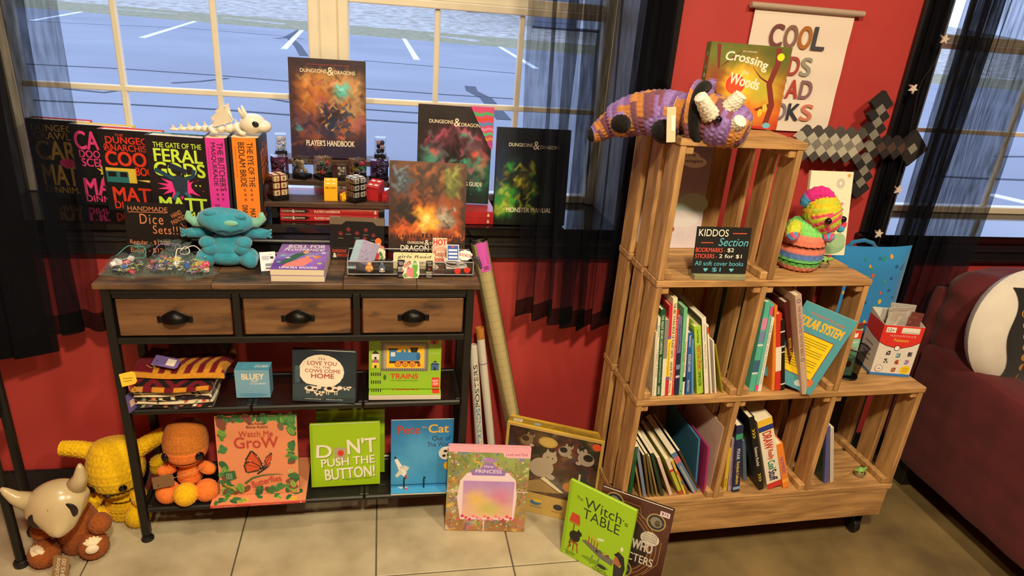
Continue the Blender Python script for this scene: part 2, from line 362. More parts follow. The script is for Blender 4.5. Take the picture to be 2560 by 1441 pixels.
# ================================================================== the room
WY, SZ, GY = 1.89, .905, 2.17
RED = mat('red_wall_paint', '#bd3f3d', .55, noise=(3, .10), bump=(260, .12, .001))
BLK = mat('black_trim_paint', '#1b1b1f', .28, noise=(30, .2), bump=(60, .08))
SILLM = mat('black_gloss_sill', '#0a0a0c', .10, bump=(40, .04))
VINYL = mat('cream_vinyl', '#efe8d2', .4, noise=(20, .05))
CEIL = mat('ceiling_paint', '#d8cfc0', .8, noise=(4, .05))
PLAIN = mat('beige_wall_paint', '#8a6a55', .8, noise=(4, .05))
X0, X1, Y0, ZC = -2.4, 4.0, -3.0, 2.75
W1 = (-1.03, .715); W2 = (1.635, 3.27); ZT = 2.25
# floor: concrete slab on the right, tiles set in grout on the left
TE = .655
conc = mat('brown_concrete', '#7c6842', .62, noise=(5, .32), bump=(220, .25, .002), col2='#5e4e32')
MB().box(TE, X1, Y0, WY+.3, -.1, 0).build('floor', conc)['kind'] = 'structure'
fl = struct(MB().box(X0, TE, Y0, WY+.3, -.1, -.003).build('floor', mat('grout', '#5a5244', .9, noise=(60, .3))))
tm = mat('stone_tile', '#bfb498', .38, noise=(7, .20), bump=(26, .22, .004), col2='#a2967a')
_nt = tm.node_tree
tl = .393
for i in range(-4, 3):
    for j in range(-2, 2):
        x = -.41+i*tl; y = 1.465+j*tl; x1 = min(x+tl, TE); y1 = min(y+tl, WY)
        if x < X0 or x1-x < .03: continue
        MB().bbox(x+.002, x1-.002, y+.002, y1-.002, -.02, 0, b=.0015).build('tile', tm, fl)
rest = MB().box(X0, TE, Y0, 1.465-2*tl-.002, -.02, 0).build('tile_field', tm, fl)
w = MB()
w.box(X0, W1[0], WY, WY+.3, 0, ZC).box(W1[1], W2[0], WY, WY+.3, 0, ZC).box(W2[1], X1, WY, WY+.3, 0, ZC)
for a in (W1, W2): w.box(a[0], a[1], WY, WY+.3, 0, SZ-.03).box(a[0], a[1], WY, WY+.3, ZT, ZC)
struct(w.build('wall_back', RED))
struct(MB().box(X0-.1, X0, Y0, WY+.3, 0, ZC).build('wall_left', RED))
struct(MB().box(X1, X1+.1, Y0, WY+.3, 0, ZC).build('wall_right', RED))
struct(MB().box(X0-.1, X1+.1, Y0-.1, Y0, 0, ZC).build('wall_front', PLAIN))
struct(MB().box(X0-.1, X1+.1, Y0-.1, WY+.3, ZC, ZC+.1).build('ceiling', CEIL))
struct(MB().bbox(X0, X1, WY-.014, WY, 0, .105, b=.004).build('baseboard_back', BLK))
# windows: deep black sill, cream frames, glass pane by pane
PANE = glass_mat('window_glass', '#f4f8ff', mix=.35)
def window(name, x0, x1, units, pane_w, zrail):
    r = bpy.data.objects.new(name, None); COL.objects.link(r); r['kind'] = 'structure'; RM[r.name] = Matrix()
    MB().bbox(x0-.10, x1+.10, WY-.035, GY+.03, SZ-.028, SZ, b=.006).build('sill', SILLM, r)
    ap = MB(); ap.bbox(x0-.08, x1+.08, WY-.020, WY, .805, SZ-.028, b=.004); ap.bbox(x0-.08, x1+.08, WY-.028, WY, .845, .858, b=.004); ap.bbox(x0-.08, x1+.08, WY-.026, WY, .807, .820, b=.004); ap.build('apron', BLK, r)
    for q in ((x0, x0+.012, SZ, ZT), (x1-.012, x1, SZ, ZT), (x0+.012, x1-.012, ZT-.012, ZT)): MB().box(q[0], q[1], WY-.005, GY, q[2], q[3]).build('jamb', mat('grey_jamb', '#6f6c68', .5), r)
    for q in ((x0-.09, x0, SZ, ZT+.09), (x1, x1+.09, SZ, ZT+.09), (x0, x1, ZT, ZT+.09)): MB().bbox(q[0], q[1], WY-.018, WY, q[2], q[3], b=.004).build('casing', BLK, r)
    zs = [SZ, zrail, ZT]
    for (a, b) in units:
        fw = .032
        for q in (a, b-fw): MB().bbox(q, q+fw, GY-.035, GY+.04, SZ, ZT, b=.004).build('frame_stile', VINYL, r)
        for k in (0, 1):
            z0, z1 = zs[k], zs[k+1]; yo = 0 if k == 0 else .02
            for q in ((z0, z0+.026), (z1-.022, z1)): MB().bbox(a+fw, b-fw, GY-.02+yo, GY+.02+yo, q[0], q[1], b=.003).build('sash_rail', VINYL, r)
            n = round((b-a-2*fw)/pane_w); n = max(n, 1); pw = (b-a-2*fw)/n; zm = z0+.026+(z1-z0-.048)/2
            for i in range(1, n): MB().bbox(a+fw+i*pw-.0085, a+fw+i*pw+.0085, GY-.008+yo, GY+.010+yo, z0+.026, z1-.022, b=.003).build('muntin', VINYL, r)
            MB().bbox(a+fw, b-fw, GY-.0085+yo, GY+.0095+yo, zm-.0085, zm+.0085, b=.003).build('muntin', VINYL, r)
            for i in range(n):
                for (p, q) in ((z0+.026, zm-.008), (zm+.008, z1-.022)):
                    MB().add([(a+fw+i*pw, GY+.001+yo, p), (a+fw+(i+1)*pw, GY+.001+yo, p), (a+fw+(i+1)*pw, GY+.001+yo, q), (a+fw+i*pw, GY+.001+yo, q)], [(0, 1, 2, 3)]).build('pane', PANE, r)
    return r
w1 = window('window_1', W1[0], W1[1], [(-1.02, -.178), (-.128, .708)], .262, 1.505)
MB().bbox(-.178, -.128, GY-.03, GY+.05, SZ, ZT, b=.004).build('mullion', VINYL, w1)
window('window_2', W2[0], W2[1], [(1.65, 2.62), (2.66, 3.25)], .30, 1.505)
# ceiling lamps light the room
lampm = bpy.data.materials.new('lamp_diffuser'); lampm.use_nodes = True
_b = lampm.node_tree.nodes['Principled BSDF']; _b.inputs['Emission Color'].default_value = (*LAMPCOL, 1); _b.inputs['Emission Strength'].default_value = 6
for k, ((x, y, z), wt) in enumerate(LAMPS):
    r = thing('ceiling_lamp', ['round ceiling lamp above the tiled floor in front of the desk', 'small round ceiling lamp near the window above the desk', 'round ceiling lamp on the right in front of the wooden crates'][k], 'lamp', loc=(x, y, ZC))
    MB().lathe([(0, -.002), (.13, -.002), (.15, -.02), (.145, -.04), (.12, -.05)], 32).build('housing', mat('lamp_white', '#e6e1d8', .5), r, smooth=True, sharp=40)
    MB().lathe([(.12, -.05), (.08, -.066), (0, -.07)], 32).build('diffuser', lampm, r, smooth=True)
    ld = bpy.data.lights.new('lamp_light', 'AREA'); ld.shape = 'DISK'; ld.size = .22; ld.energy = wt*1.0; ld.color = LAMPCOL
    lo = bpy.data.objects.new('lamp_light', ld); COL.objects.link(lo); lo.parent = r; lo.location = (0, 0, -.085)
# ------------------------------------------------------------------ outside: parking lot
GZ = .55
gravel = mat('gravel_ground', '#b7b2a8', .9, noise=(3.5, .35), bump=(9, .8, .05), col2='#8f8570')
k = at_z(200, 30, GZ); e = at_z(1250, 118, GZ); dv = (e-k).normalized()
A = k-dv*20; B = e+dv*25
SLP = .068
gd = lambda p, t: (p.x+nv.x*t, p.y+nv.y*t, GZ-.004+SLP*t)
nv = Vector((-dv.y, dv.x, 0))
struct(MB().add([gd(A, 0), gd(B, 0), gd(B, 60), gd(A, 60)], [(0, 1, 2, 3)]).build('ground', gravel))
asph = mat('asphalt', '#8d8f93', .85, noise=(.5, .14), bump=(60, .6, .01))
_n = asph.node_tree
struct(MB().add([(-40, 2.5, GZ), (45, 2.5, GZ), (B.x, B.y, GZ), (A.x, A.y, GZ)], [(0, 1, 2, 3)]).build('asphalt', asph))
strip = mat('dry_grass_strip', '#9a8a6a', .95, noise=(6, .4), bump=(14, 1, .05), col2='#7f8560')
struct(MB().add([(gd(p, t)[0], gd(p, t)[1], gd(p, t)[2]+.003) for p, t in ((A, 0), (B, 0), (B, 2.2), (A, 2.2))], [(0, 1, 2, 3)]).build('grass_verge', strip))
white_line = mat('white_road_paint', '#e8ecf2', .8, noise=(5, .2))
for i, (p, q) in enumerate([((203, 30), (80, 52)), ((490, 53), (355, 95)), ((757, 73), (710, 123)), ((1010, 97), (1042, 150)), ((1250, 118), (1340, 172)), ((2475, 488), (2580, 512))]):
    a = at_z(*p, GZ); b = at_z(*q, GZ); d = (b-a).normalized(); n = Vector((-d.y, d.x, 0))*.055; z = Vector((0, 0, .006))
    o = MB().add([a-n+z, b-n+z, b+n+z, a+n+z, a-n, b-n, b+n, a+n], [(0, 1, 2, 3), (0, 4, 5, 1), (1, 5, 6, 2), (2, 6, 7, 3), (3, 7, 4, 0)]).build('parking_line', white_line)
    tag(o, ['white parking line at the far left, partly behind the left curtain', 'long white parking line behind the second pane from the left', 'white parking line left of the window mullion', 'white parking line just right of the window mullion', 'white parking line running behind the sheer right curtain', 'white parking line seen low in the right window'][i], 'parking line', 'painted parking lines outside')
cr = mat('tar_crack', '#3c4048', .8, noise=(30, .2))
for i, pl in enumerate([[(60, 52), (260, 62), (460, 70), (700, 90), (760, 98)], [(60, 160), (300, 172), (560, 190), (725, 204)], [(910, 152), (1080, 166), (1290, 184)], [(60, 250), (330, 262), (560, 275), (725, 288)],
                        [(915, 222), (1100, 236), (1290, 248)], [(750, 75), (715, 95), (690, 96)], [(725, 96), (745, 115), (760, 140)], [(430, 208), (500, 204), (570, 196)], [(160, 222), (260, 232), (330, 222)], [(560, 236), (660, 244), (725, 256)],
                        [(1175, 216), (1180, 228), (1215, 246), (1260, 300)], [(915, 274), (1060, 284)], [(915, 300), (1045, 308)], [(2330, 440), (2430, 446), (2600, 452)], [(2490, 392), (2600, 392)]]):
    P = [at_z(*p, GZ) for p in pl]; mb = MB(); vs = []
    for j, p in enumerate(P):
        d = (P[min(j+1, len(P)-1)]-P[max(j-1, 0)]).normalized(); n = Vector((-d.y, d.x, 0))*(.028 if i not in (5, 6, 10) else .07); vs += [p-n+Vector((0, 0, .003)), p+n+Vector((0, 0, .003))]
    mb.add(vs, [(2*j, 2*j+2, 2*j+3, 2*j+1) for j in range(len(P)-1)]).build('tar_crack', cr, bpy.data.objects['asphalt'])
for i, (p, q) in enumerate([((285, 31), (445, 44)), ((555, 53), (712, 68)), ((1075, 97), (1197, 110))]):
    a = at_z(*p, GZ); b = at_z(*q, GZ); d = (b-a); L = d.length; M = Matrix.Translation(a) @ Matrix.Rotation(math.atan2(d.y, d.x), 4, 'Z')
    o = thing('wheel_stop', ['pale concrete wheel stop behind the leftmost panes', 'pale concrete wheel stop left of the window mullion', 'pale concrete wheel stop right of the window mullion'][i], 'wheel stop', M, 'concrete wheel stops')
    m = MB(); m.T = Matrix.Rotation(rad(90), 4, 'Z'); m.prism([(-.07, 0), (.07, 0), (.045, .1), (-.045, .1)], -L, 0); m.build('bar', mat('concrete', '#c9c7c0', .9, noise=(9, .2)), o)
    for f in (.2, .8): MB().lathe([(0, .104), (.02, .104), (.025, .099)], 10, c=(L*f, 0, 0)).build('anchor_bolt', mat('steel', '#77777a', .4, 1), o)
bl = at_z(1395, 116, GZ); o = thing('concrete_block', 'small white concrete block beside the far parking line', 'block', loc=bl)
MB().bbox(-.13, .13, -.15, .15, 0, .22, b=.02).build('block', mat('concrete', '#c9c7c0', .9), o)
MB().lathe([(.02, .222), (.04, .222), (.04, .215)], 12).build('lifting_eye', mat('steel', '#77777a', .4, 1), o)
def shed(label, p, w, d, h, yaw, wallc, roofc):
    o = thing('shed', label, 'shed', TR(p.x, p.y, p.z-.06, yaw)); wm = mat('siding_'+wallc.strip('#'), wallc, .6, noise=(3, .06)); n = int(h/.16)
    for i in range(n): m = MB(); m.prism([(0, 0), (w, 0), (w, .15), (0, .15)], 0, .02); m.T = None; m.v = [(x, y-(.012 if z < .01 else 0), z+.12+i*.16) for x, y, z in m.v]; m.build('siding_board', wm, o)
    MB().box(0, w, .02, d, .12, h+.12).build('wall', wm, o); MB().box(-.05, w+.05, -.05, d+.05, 0, .12).build('footing', mat('dark_footing', '#3d3b3a', .9), o)
    dr = MB().bbox(w*.42, w*.42+.95, -.03, 0, .16, min(h, 2.1), b=.01).build('door', mat('white_door', '#e9edf0', .5), o); MB().ball((w*.42+.85, -.06, 1.1), .035).build('door_knob', mat('steel', '#77777a', .4, 1), dr)
    m = MB(); m.prism([(-.2, h+.12), (w+.2, h+.12), (w/2, h+1)], -.2, d+.2); m.build('roof', mat('roof_'+roofc.strip('#'), roofc, .8, noise=(4, .2)), o)
GN = Vector((-SLP*nv.x, -SLP*nv.y, 1)).normalized(); gp = lambda u, v: at_pl(u, v, gd(A, 0), GN)
shed('white clapboard shed seen through the top right panes', gp(1172, 30), 5.2, 3, 2.3, 4, '#dfe4ee', '#5c5a5c')
shed('grey shed with white base seen through the sheer right curtain', gp(1335, 70), 3.4, 3, 2.2, -12, '#6f7480', '#4c4a4c')
# ------------------------------------------------------------------ curtains
SH = sheer_mat('black_sheer', '#171820', .50, 90); SH3 = sheer_mat('black_sheer_heavy', '#171820', .73, 90); SH2 = sheer_mat('black_sheer_dense', '#15151a', .80, 70); HEM = sheer_mat('black_sheer_hem', '#131316', .82)
def crom(P, t):
    n = len(P)-1; q = min(max(t*n, 0), n-1e-6); i = int(q); f = q-i; a, b, c, d = P[max(i-1, 0)], P[i], P[i+1], P[min(i+2, n)]
    return tuple(.5*(2*b[k]+(c[k]-a[k])*f+(2*a[k]-5*b[k]+4*c[k]-d[k])*f*f+(3*b[k]-a[k]-3*c[k]+d[k])*f**3) for k in range(len(b)))
def curtain(label, top, bot, zt, zb, y, m, amp=.02, hemz=None):
    r = thing('curtain', label, 'curtain', loc=(bot[0], y, zb)); n = len(top)*7
    PT = [(x, y+amp*(1 if i % 2 else -1)+.006*(i % 3)) for i, x in enumerate(top)]; PB = [(x, y+amp*1.15*(1 if i % 2 else -1)-.005*(i % 3)) for i, x in enumerate(bot)]
    hz = hemz or (lambda u: 0)
    def fn(u, v):
        a = crom(PT, u); b = crom(PB, u); k = v**1.1; z = zt+(zb+hz(u)-zt)*v
        return (a[0]+(b[0]-a[0])*k+.004*sin(9*v+u*20), a[1]+(b[1]-a[1])*k+.003*sin(7*v+u*31), z)
    MB().grid(n, 16, fn).build('fabric_panel', m, r, world=True, smooth=True)
    MB().grid(n, 2, lambda u, v: (lambda p: (p[0], p[1]-.0025, p[2]))(fn(u, 1-.035*v))).build('hem', HEM, r, world=True, smooth=True)
    rod = MB().tube([(min(top)-.02, y, zt), (max(top)+.02, y, zt)], .011, 12); rod.build('rod', mat('black_rod', '#101012', .4, .6), r, world=True)
    return r
curtain('black sheer curtain gathered at the far left of the big window', [-1.5, -1.30, -1.38, -1.16, -1.25, -1.06, -1.14, -.98, -1.05, -.91, -.97, -.865, -.93, -.85],
        [-1.5, -1.32, -1.40, -1.17, -1.26, -1.07, -1.15, -.99, -1.06, -.92, -.99, -.875, -.95, -.855], 2.2, .555, 1.78, SH2)
curtain('loose sheer black curtain edge hanging in front of the leftmost pane', [-.90, -.80, -.835, -.79, -.745, -.715], [-.90, -.80, -.835, -.80, -.74, -.74], 2.2, .60, 1.81, SH, .012, lambda u: .02*u)
curtain('sheer black curtain right of the big window, over the dark green book', [.340, .43, .405, .50, .445, .555, .475, .585, .52, .60, .575, .635, .672, .71],
        [.385, .45, .44, .505, .485, .575, .53, .61, .575, .64, .63, .69, .72, .76], 2.2, .605, 1.80, SH, .018, lambda u: .05*(1-u)**2+.006*sin(9*u))
curtain('dense black curtain edge hanging behind the top wooden crate', [.665, .745, .685, .765, .70, .775, .72, .785], [.675, .755, .695, .775, .705, .785, .73, .79], 2.2, .62, 1.85, SH2, .012)
curtain('dense black curtain edge beside the wall sword', [1.555, 1.605, 1.562, 1.612, 1.57, 1.618], [1.545, 1.595, 1.552, 1.602, 1.56, 1.608], 2.2, .35, 1.855, SH2, .009)
curtain('sheer black curtain over the right window behind the blue pillow case', [1.625, 1.70, 1.645, 1.735, 1.665, 1.76, 1.69, 1.785, 1.72, 1.80, 1.775, 1.845, 1.83, 1.89, 1.96], [1.61, 1.68, 1.63, 1.71, 1.65, 1.735, 1.67, 1.755, 1.70, 1.78, 1.76, 1.825, 1.81, 1.86, 1.92], 2.2, .45, 1.83, SH3, .014)
# ================================================================== console table
DZ = .811; DX0, DX1, DY0, DY1 = -.692, .258, 1.655, 1.868
RUST = wood_mat('rustic_wood_top', '#3f2f22', '#745840', 5, (1.2, 10, 10), .42, .15, ('#241f1b', 3.5, .52, (1.5, 3, 1)))
RUSTF = wood_mat('rustic_wood_drawer', '#5e3f28', '#84603f', 4, (1.0, 6, 8), .45, .12, ('#33271f', 8, .57, (1, 2, 2.6)))
MET = mat('black_metal', '#1c1b1a', .45, .3, noise=(40, .15))
dk = thing('console_table', 'long rustic wood console table with three drawers and black metal shelves', 'table', loc=(DX0, DY0, 0))
tx = [DX0, -.42, -.10, .09, DX1]
for i in range(4):
    MB().bbox(tx[i]+(.0004 if i else 0), tx[i+1]-(.0004 if i < 3 else 0), DY0, DY1, DZ-.015, DZ, b=.0012).build('top_board', RUST, dk, world=True)
lw = .021
for x in (DX0+.013, DX1-.013-lw):
    for y in (DY0+.008, DY1-.008-lw):
        l = MB().bbox(x, x+lw, y, y+lw, .022, DZ-.015, b=.0015).build('leg', MET, dk, world=True)
        MB().lathe([(0, 0), (.0165, 0), (.0175, .004), (.015, .009), (.006, .011), (.004, .012), (.004, .024)], 20, c=(x+lw/2, y+lw/2, 0)).build('foot', mat('black_foot', '#131313', .5), l, world=True, smooth=True, sharp=40)
xa, xb = DX0+.013+lw, DX1-.013-lw; yf = DY0+.010
MB().bbox(xa, xb, yf, yf+.018, .779, DZ-.015, b=.001).build('top_rail', MET, dk, world=True)
MB().bbox(xa, xb, yf, yf+.018, .640, .657, b=.001).build('drawer_rail', MET, dk, world=True)
for y in (DY1-.02,): MB().bbox(xa, xb, y, y+.012, .74, DZ-.015, b=.001).build('back_rail', MET, dk, world=True)
for x in (DX0+.015, DX1-.015-.016): MB().box(x, x+.016, yf+.02, DY1-.03, .64, DZ-.016).build('side_panel', MET, dk, world=True)
MB().box(xa, xb, DY1-.016, DY1-.012, .65, .78).build('back_panel', mat('dark_back_panel', '#17120f', .8), dk, world=True)
pw = (xb-xa-2*.018)/3
CUP = mat('black_cup_pull', '#141414', .38, .6)
for i in range(3):
    x = xa+i*(pw+.018)
    if i: MB().bbox(x-.018, x, yf, yf+.016, .657, .779, b=.001).build('divider', MET, dk, world=True)
    MB().bbox(x+.002, x+pw-.002, yf+.001, yf+.012, .768, .778, b=.001).build('drawer_lip', MET, dk, world=True)
    d = MB().bbox(x+.006, x+pw-.006, yf+.004, yf+.02, .661, .7665, b=.003).build('drawer_front', RUSTF, dk, world=True)
    cx, cz = x+pw/2, .714
    m = MB(); R = 12
    def cup(u, v):
        a = pi*u; b = v*pi/2; rx = .031; rz = .026; ry = .024
        return (cx-rx*cos(a)*(1), yf+.004-ry*sin(a)*sin(b)**.8*1.0, cz-.010+rz*sin(a)*cos(b)*1.05+.0)
    m.grid(20, 10, cup)
    m.grid(20, 1, lambda u, v: (cx-(.031+.010*v*abs(cos(pi*u))**2)*cos(pi*u), yf+.003-.0015*(1-v), cz-.010+(.026+.004*v)*sin(pi*u)-.004*v*abs(cos(pi*u))))
    m.bbox(cx-.042, cx-.030, yf+.0008, yf+.004, cz-.014, cz+.004, b=.001); m.bbox(cx+.030, cx+.042, yf+.0008, yf+.004, cz-.014, cz+.004, b=.001)
    h = m.build('cup_pull', CUP, d, world=True, smooth=True, sharp=50)
# wire mesh shelves
meshm = bpy.data.materials.new('black_wire_mesh'); meshm.use_nodes = True; nt = meshm.node_tree; bs = nt.nodes['Principled BSDF']; bs.inputs['Base Color'].default_value = (.012, .012, .012, 1); bs.inputs['Metallic'].default_value = .4; bs.inputs['Roughness'].default_value = .5
tc = nt.nodes.new('ShaderNodeTexCoord'); ch = []
for dr in ((1, 1, 0), (1, -1, 0)):
    d = nt.nodes.new('ShaderNodeVectorMath'); d.operation = 'DOT_PRODUCT'; d.inputs[1].default_value = tuple(260*q for q in dr); nt.links.new(tc.outputs['Object'], d.inputs[0])
    fr = nt.nodes.new('ShaderNodeMath'); fr.operation = 'FRACT'; nt.links.new(d.outputs['Value'], fr.inputs[0]); lt = nt.nodes.new('ShaderNodeMath'); lt.operation = 'LESS_THAN'; lt.inputs[1].default_value = .5; nt.links.new(fr.outputs[0], lt.inputs[0]); ch.append(lt)
mxn = nt.nodes.new('ShaderNodeMath'); mxn.operation = 'MAXIMUM'; nt.links.new(ch[0].outputs[0], mxn.inputs[0]); nt.links.new(ch[1].outputs[0], mxn.inputs[1]); nt.links.new(mxn.outputs[0], bs.inputs['Alpha'])
for zt in (.443, .116):
    sx = [xa, xa+.305, xa+.605, xb]
    for i in range(3):
        sh = MB(); a, b = sx[i]+(.0008 if i else 0), sx[i+1]-(.0008 if i < 2 else 0)
        sh.bbox(a, b, yf, yf+.014, zt-.016, zt, b=.004); sh.bbox(a, b, DY1-.024, DY1-.010, zt-.016, zt, b=.003)
        sh.bbox(a, a+.014, yf+.014, DY1-.024, zt-.014, zt-.001, b=.002); sh.bbox(b-.014, b, yf+.014, DY1-.024, zt-.014, zt-.001, b=.002)
        o = sh.build('shelf_frame', MET, dk, world=True)
        MB().add([(a+.012, yf+.012, zt-.004), (b-.012, yf+.012, zt-.004), (b-.012, DY1-.022, zt-.004), (a+.012, DY1-.022, zt-.004)], [(0, 1, 2, 3)]).build('wire_mesh', meshm, o, world=True)
for x in (sx[1], sx[2]):
    for zt in (.443, .116): MB().ball((x-.01, yf+.012, zt-.019), (.004, .004, .003), 8, 6).build('screw', MET, dk, world=True)
for x in (DX0+.017, DX1-.017-.012):
    for z in (.427, .100): MB().box(x, x+.012, yf+.02, DY1-.03, z, z+.014).build('side_rail', MET, dk, world=True)
# ================================================================== sill: six fantasy hardcovers
DCG = 'black hardcovers with bright lettering on the sill'
def hc(px, w, h, t, yaw, y, label, fr, edge, sp, frontx=None):
    return book(label, w, h, t, TR(px[0], y, SZ+.0005, yaw), '#201f22', fr, None, '#ecd9b8', group=DCG, spc=sp, backc=edge)
K = '#201f22'
def f1(c): c.text('DUNGEON', .08, .86, .92, .94, '#a8853c', .02); c.text('CRAWLER', .10, .76, .92, .85, '#a8853c', .02); c.text('CARL', .10, .50, .94, .74, '#a8853c', .03); c.text('MATT', .14, .18, .92, .44, '#a8853c', .03); c.text('DINNIMAN', .14, .08, .92, .16, '#a8853c', .02); c.ell(.6, .47, .14, .06, '#c23a6a')
def f2(c):
    c.poly([(.2+.06*cos(i*.7)*(1+i % 2)+.32*(1 if i % 2 else .7)*cos(i*.37)+.4, .42+(.11 if i % 2 else .05)*sin(i*.37)) for i in range(17)], '#ffe14a')
    c.text("CARL'S", .06, .70, .95, .93, '#ff4d97', .03); c.text('DOOMSDAY', .10, .60, .95, .69, '#ff4d97', .03); c.text('SCENARIO', .12, .49, .95, .59, '#ff4d97', .03); c.text('MATT', .10, .13, .92, .34, '#ff4d97', .04); c.text('DINNIMAN', .10, .04, .92, .12, '#ff4d97', .02)
def f3(c):
    c.text('THE', .28, .925, .42, .955, '#f0412c', .02); c.text('DUNGEON', .12, .84, .95, .92, '#f0412c', .03); c.text("ANARCHIST'S", .08, .75, .95, .83, '#f0412c', .02); c.stroke([(.15+.07*cos(i*.524), .79+.05*sin(i*.524)) for i in range(13)], .012, '#f0412c'); c.text('COOK', .08, .57, .95, .74, '#f0412c', .05); c.text('BOOK', .55, .46, .95, .56, '#f0412c', .04)
    c.rect(.05, .36, .42, .52, '#2f7f86'); c.rect(.05, .50, .55, .54, '#f2d24c'); c.rect(.42, .36, .55, .52, '#f2d24c'); c.rect(.08, .43, .22, .49, K); c.rect(.28, .43, .40, .49, K); c.poly([(.55, .40), (.95, .36), (.95, .42)], '#f7e27a')
    c.text('MATT', .12, .13, .92, .30, '#f0412c', .04); c.text('DINNIMAN', .12, .03, .92, .12, '#f0412c', .03)
def f4(c):
    Y = '#d6ff52'; c.text('THE GATE OF THE', .12, .865, .90, .925, Y, .02); c.text('FERAL', .12, .70, .90, .85, Y, .04); c.text('GODS', .10, .53, .92, .69, Y, .05)
    random.seed(3); c.poly([(.5+(.40 if i % 2 else .22)*cos(i*pi/14), .40+(.16 if i % 2 else .08)*sin(i*pi/14)) for i in range(28)], '#ff3fa4')
    c.ell(.78, .42, .11, .07, K); c.poly([(.34, .52), (.48, .55), (.62, .50), (.60, .34), (.50, .28), (.40, .33)], '#2a3f52'); c.stroke([(.38, .50), (.22, .56), (.10, .60)], .07, '#1f4f6a'); c.stroke([(.58, .50), (.72, .54), (.74, .62)], .07, '#24465a'); c.stroke([(.34, .66), (.62, .58)], .10, '#23304a'); c.ell(.48, .57, .05, .035, K)
    c.stroke([(.45, .34), (.36, .24)], .06, '#3b6f86'); c.stroke([(.56, .34), (.66, .26)], .06, '#3b6f86'); c.ell(.75, .43, .015, .01, Y); c.ell(.82, .43, .015, .01, Y)
    c.text('MATT', .12, .11, .90, .27, Y, .05); c.text('DINNIMAN', .12, .03, .92, .10, Y, .03)
hc((-.957, 0), .158, .222, .038, -8, 2.070, 'black hardcover with tan lettering at the left end of the sill', f1, '#d8436a', '#9a7a35')
hc((-.828, 0), .158, .222, .036, -8, 2.015, 'black hardcover with hot pink lettering beside the tan-lettered one', f2, '#e6c95a', '#5f7a3a')
hc((-.741, 0), .158, .222, .038, -8, 1.962, 'black hardcover with red-orange lettering and a teal food truck', f3, '#d8302e', '#c23a30')
hc((-.606, 0), .158, .224, .045, -8, 1.898, 'black hardcover with lime green lettering and pink burst', f4, '#3f9ab0', '#2c2c34')
def spine_bk(u0, u1, v, y, h, d, yaw, label, col, l1, l2, front=None):
    a = at_y(u0, v, y); b = at_y(u1, v, y); t = b.x-a.x
    r = thing('hardcover_book', label, 'book', Matrix.Translation((b.x, y, SZ+.0005)) @ Matrix.Rotation(rad(90+yaw), 4, 'Z'), DCG)
    m = MB(); bt = .0025; m.box(0, d, 0, bt, 0, h); m.box(0, d, t-bt, t, 0, h)
    m.grid(8, 1, lambda u, v: (-.004*sin(pi*u), t*u, h*v)); m.build('cover', cmat('#201f22'), r)
    MB().box(.004, d-.005, bt, t-bt, .003, h-.003).build('pages', mat('pages_cream', '#ecd9b8', .9), r)
    c = Canvas(r, spine_m(h, t) @ Matrix.Translation((0, 0, .0045)), h, t); c.rect(0, .10, 1, .90, col)
    c.text(l1[0], .05, l1[2], l1[1], l1[3], K, .02); c.text(l2[0], .05, l2[2], l2[1], l2[3], K, .02); c.text('DUNGEON CRAWLER CARL', .10, .18, .45, .22, K)
    for i in range(3):
        for j in range(2): c.ell(.585+.055*i, .42+.22*j, .016, .05, '#00000040'[:7] if 0 else '#8a2a5a' if 'magenta' in label else '#b5561e')
    c.text('MATT', .80, .54, .95, .72, K, .02); c.text('DINNIMAN', .76, .28, .98, .46, K, .02); c.done('spine_band', 'spine_lettering')
    if front: c = Canvas(r, FRONT @ Matrix.Translation((0, 0, 0)), d, h); front(c); c.done()
    return r
spine_bk(529, 586, 566, 1.852, .232, .16, 2, 'thick black hardcover with magenta spine band on the sill', '#e03aa8', ("THE BUTCHER'S", .60, .56, .82), ('MASQUERADE', .54, .28, .50))
def f6(c): c.text('THE EYE OF THE', .3, .86, .8, .90, '#e8761f', .02); c.text('BEDLAM', .08, .66, .92, .84, '#e8761f', .04); c.text('BRIDE', .10, .46, .92, .64, '#e8761f', .04); c.ell(.5, .33, .3, .1, '#8c3f1c'); c.text('MATT', .12, .12, .9, .24, '#e8761f', .04); c.text('DINNIMAN', .12, .04, .9, .10, '#e8761f', .03)
spine_bk(591, 662, 566, 1.850, .236, .16, 2, 'thick black hardcover with orange spine band next to the dice stand', '#ff8a2a', ('THE EYE OF THE', .55, .58, .78), ('BEDLAM BRIDE', .55, .30, .50), f6)
# ------------------------------------------------------------------ three-step display riser with dice boxes
STW = wood_mat('dark_riser_wood', '#33231a', '#5a4030', 8, (1, 12, 12), .5, .15)
RX0, RX1 = -.322, .020
rs = thing('display_riser', 'three-step dark wood display riser with black metal ends on the sill', 'display riser', loc=(RX0, 1.88, SZ))
TIER = [(1.880, .963, .085), (1.967, 1.004, .080), (2.052, 1.045, .085)]
for i, (y, z, d) in enumerate(TIER): MB().bbox(RX0, RX1, y, y+d, z-.015, z, b=.0015).build('step_board', STW, rs, world=True)
for x in (RX0+.02, RX1-.03):
    m = MB()
    for (y, z, d) in TIER: m.box(x, x+.016, y+.008, y+.020, SZ+.0005, z-.015)
    m.box(x, x+.016, 1.888, 2.13, SZ+.0005, SZ+.010); m.box(x, x+.016, 2.12, 2.132, SZ, 1.03); m.build('end_frame', MET, rs, world=True)
ACR = glass_mat('clear_acrylic', '#ffffff', mix=1.1); BBASE = mat('black_plastic', '#0c0c0e', .35)
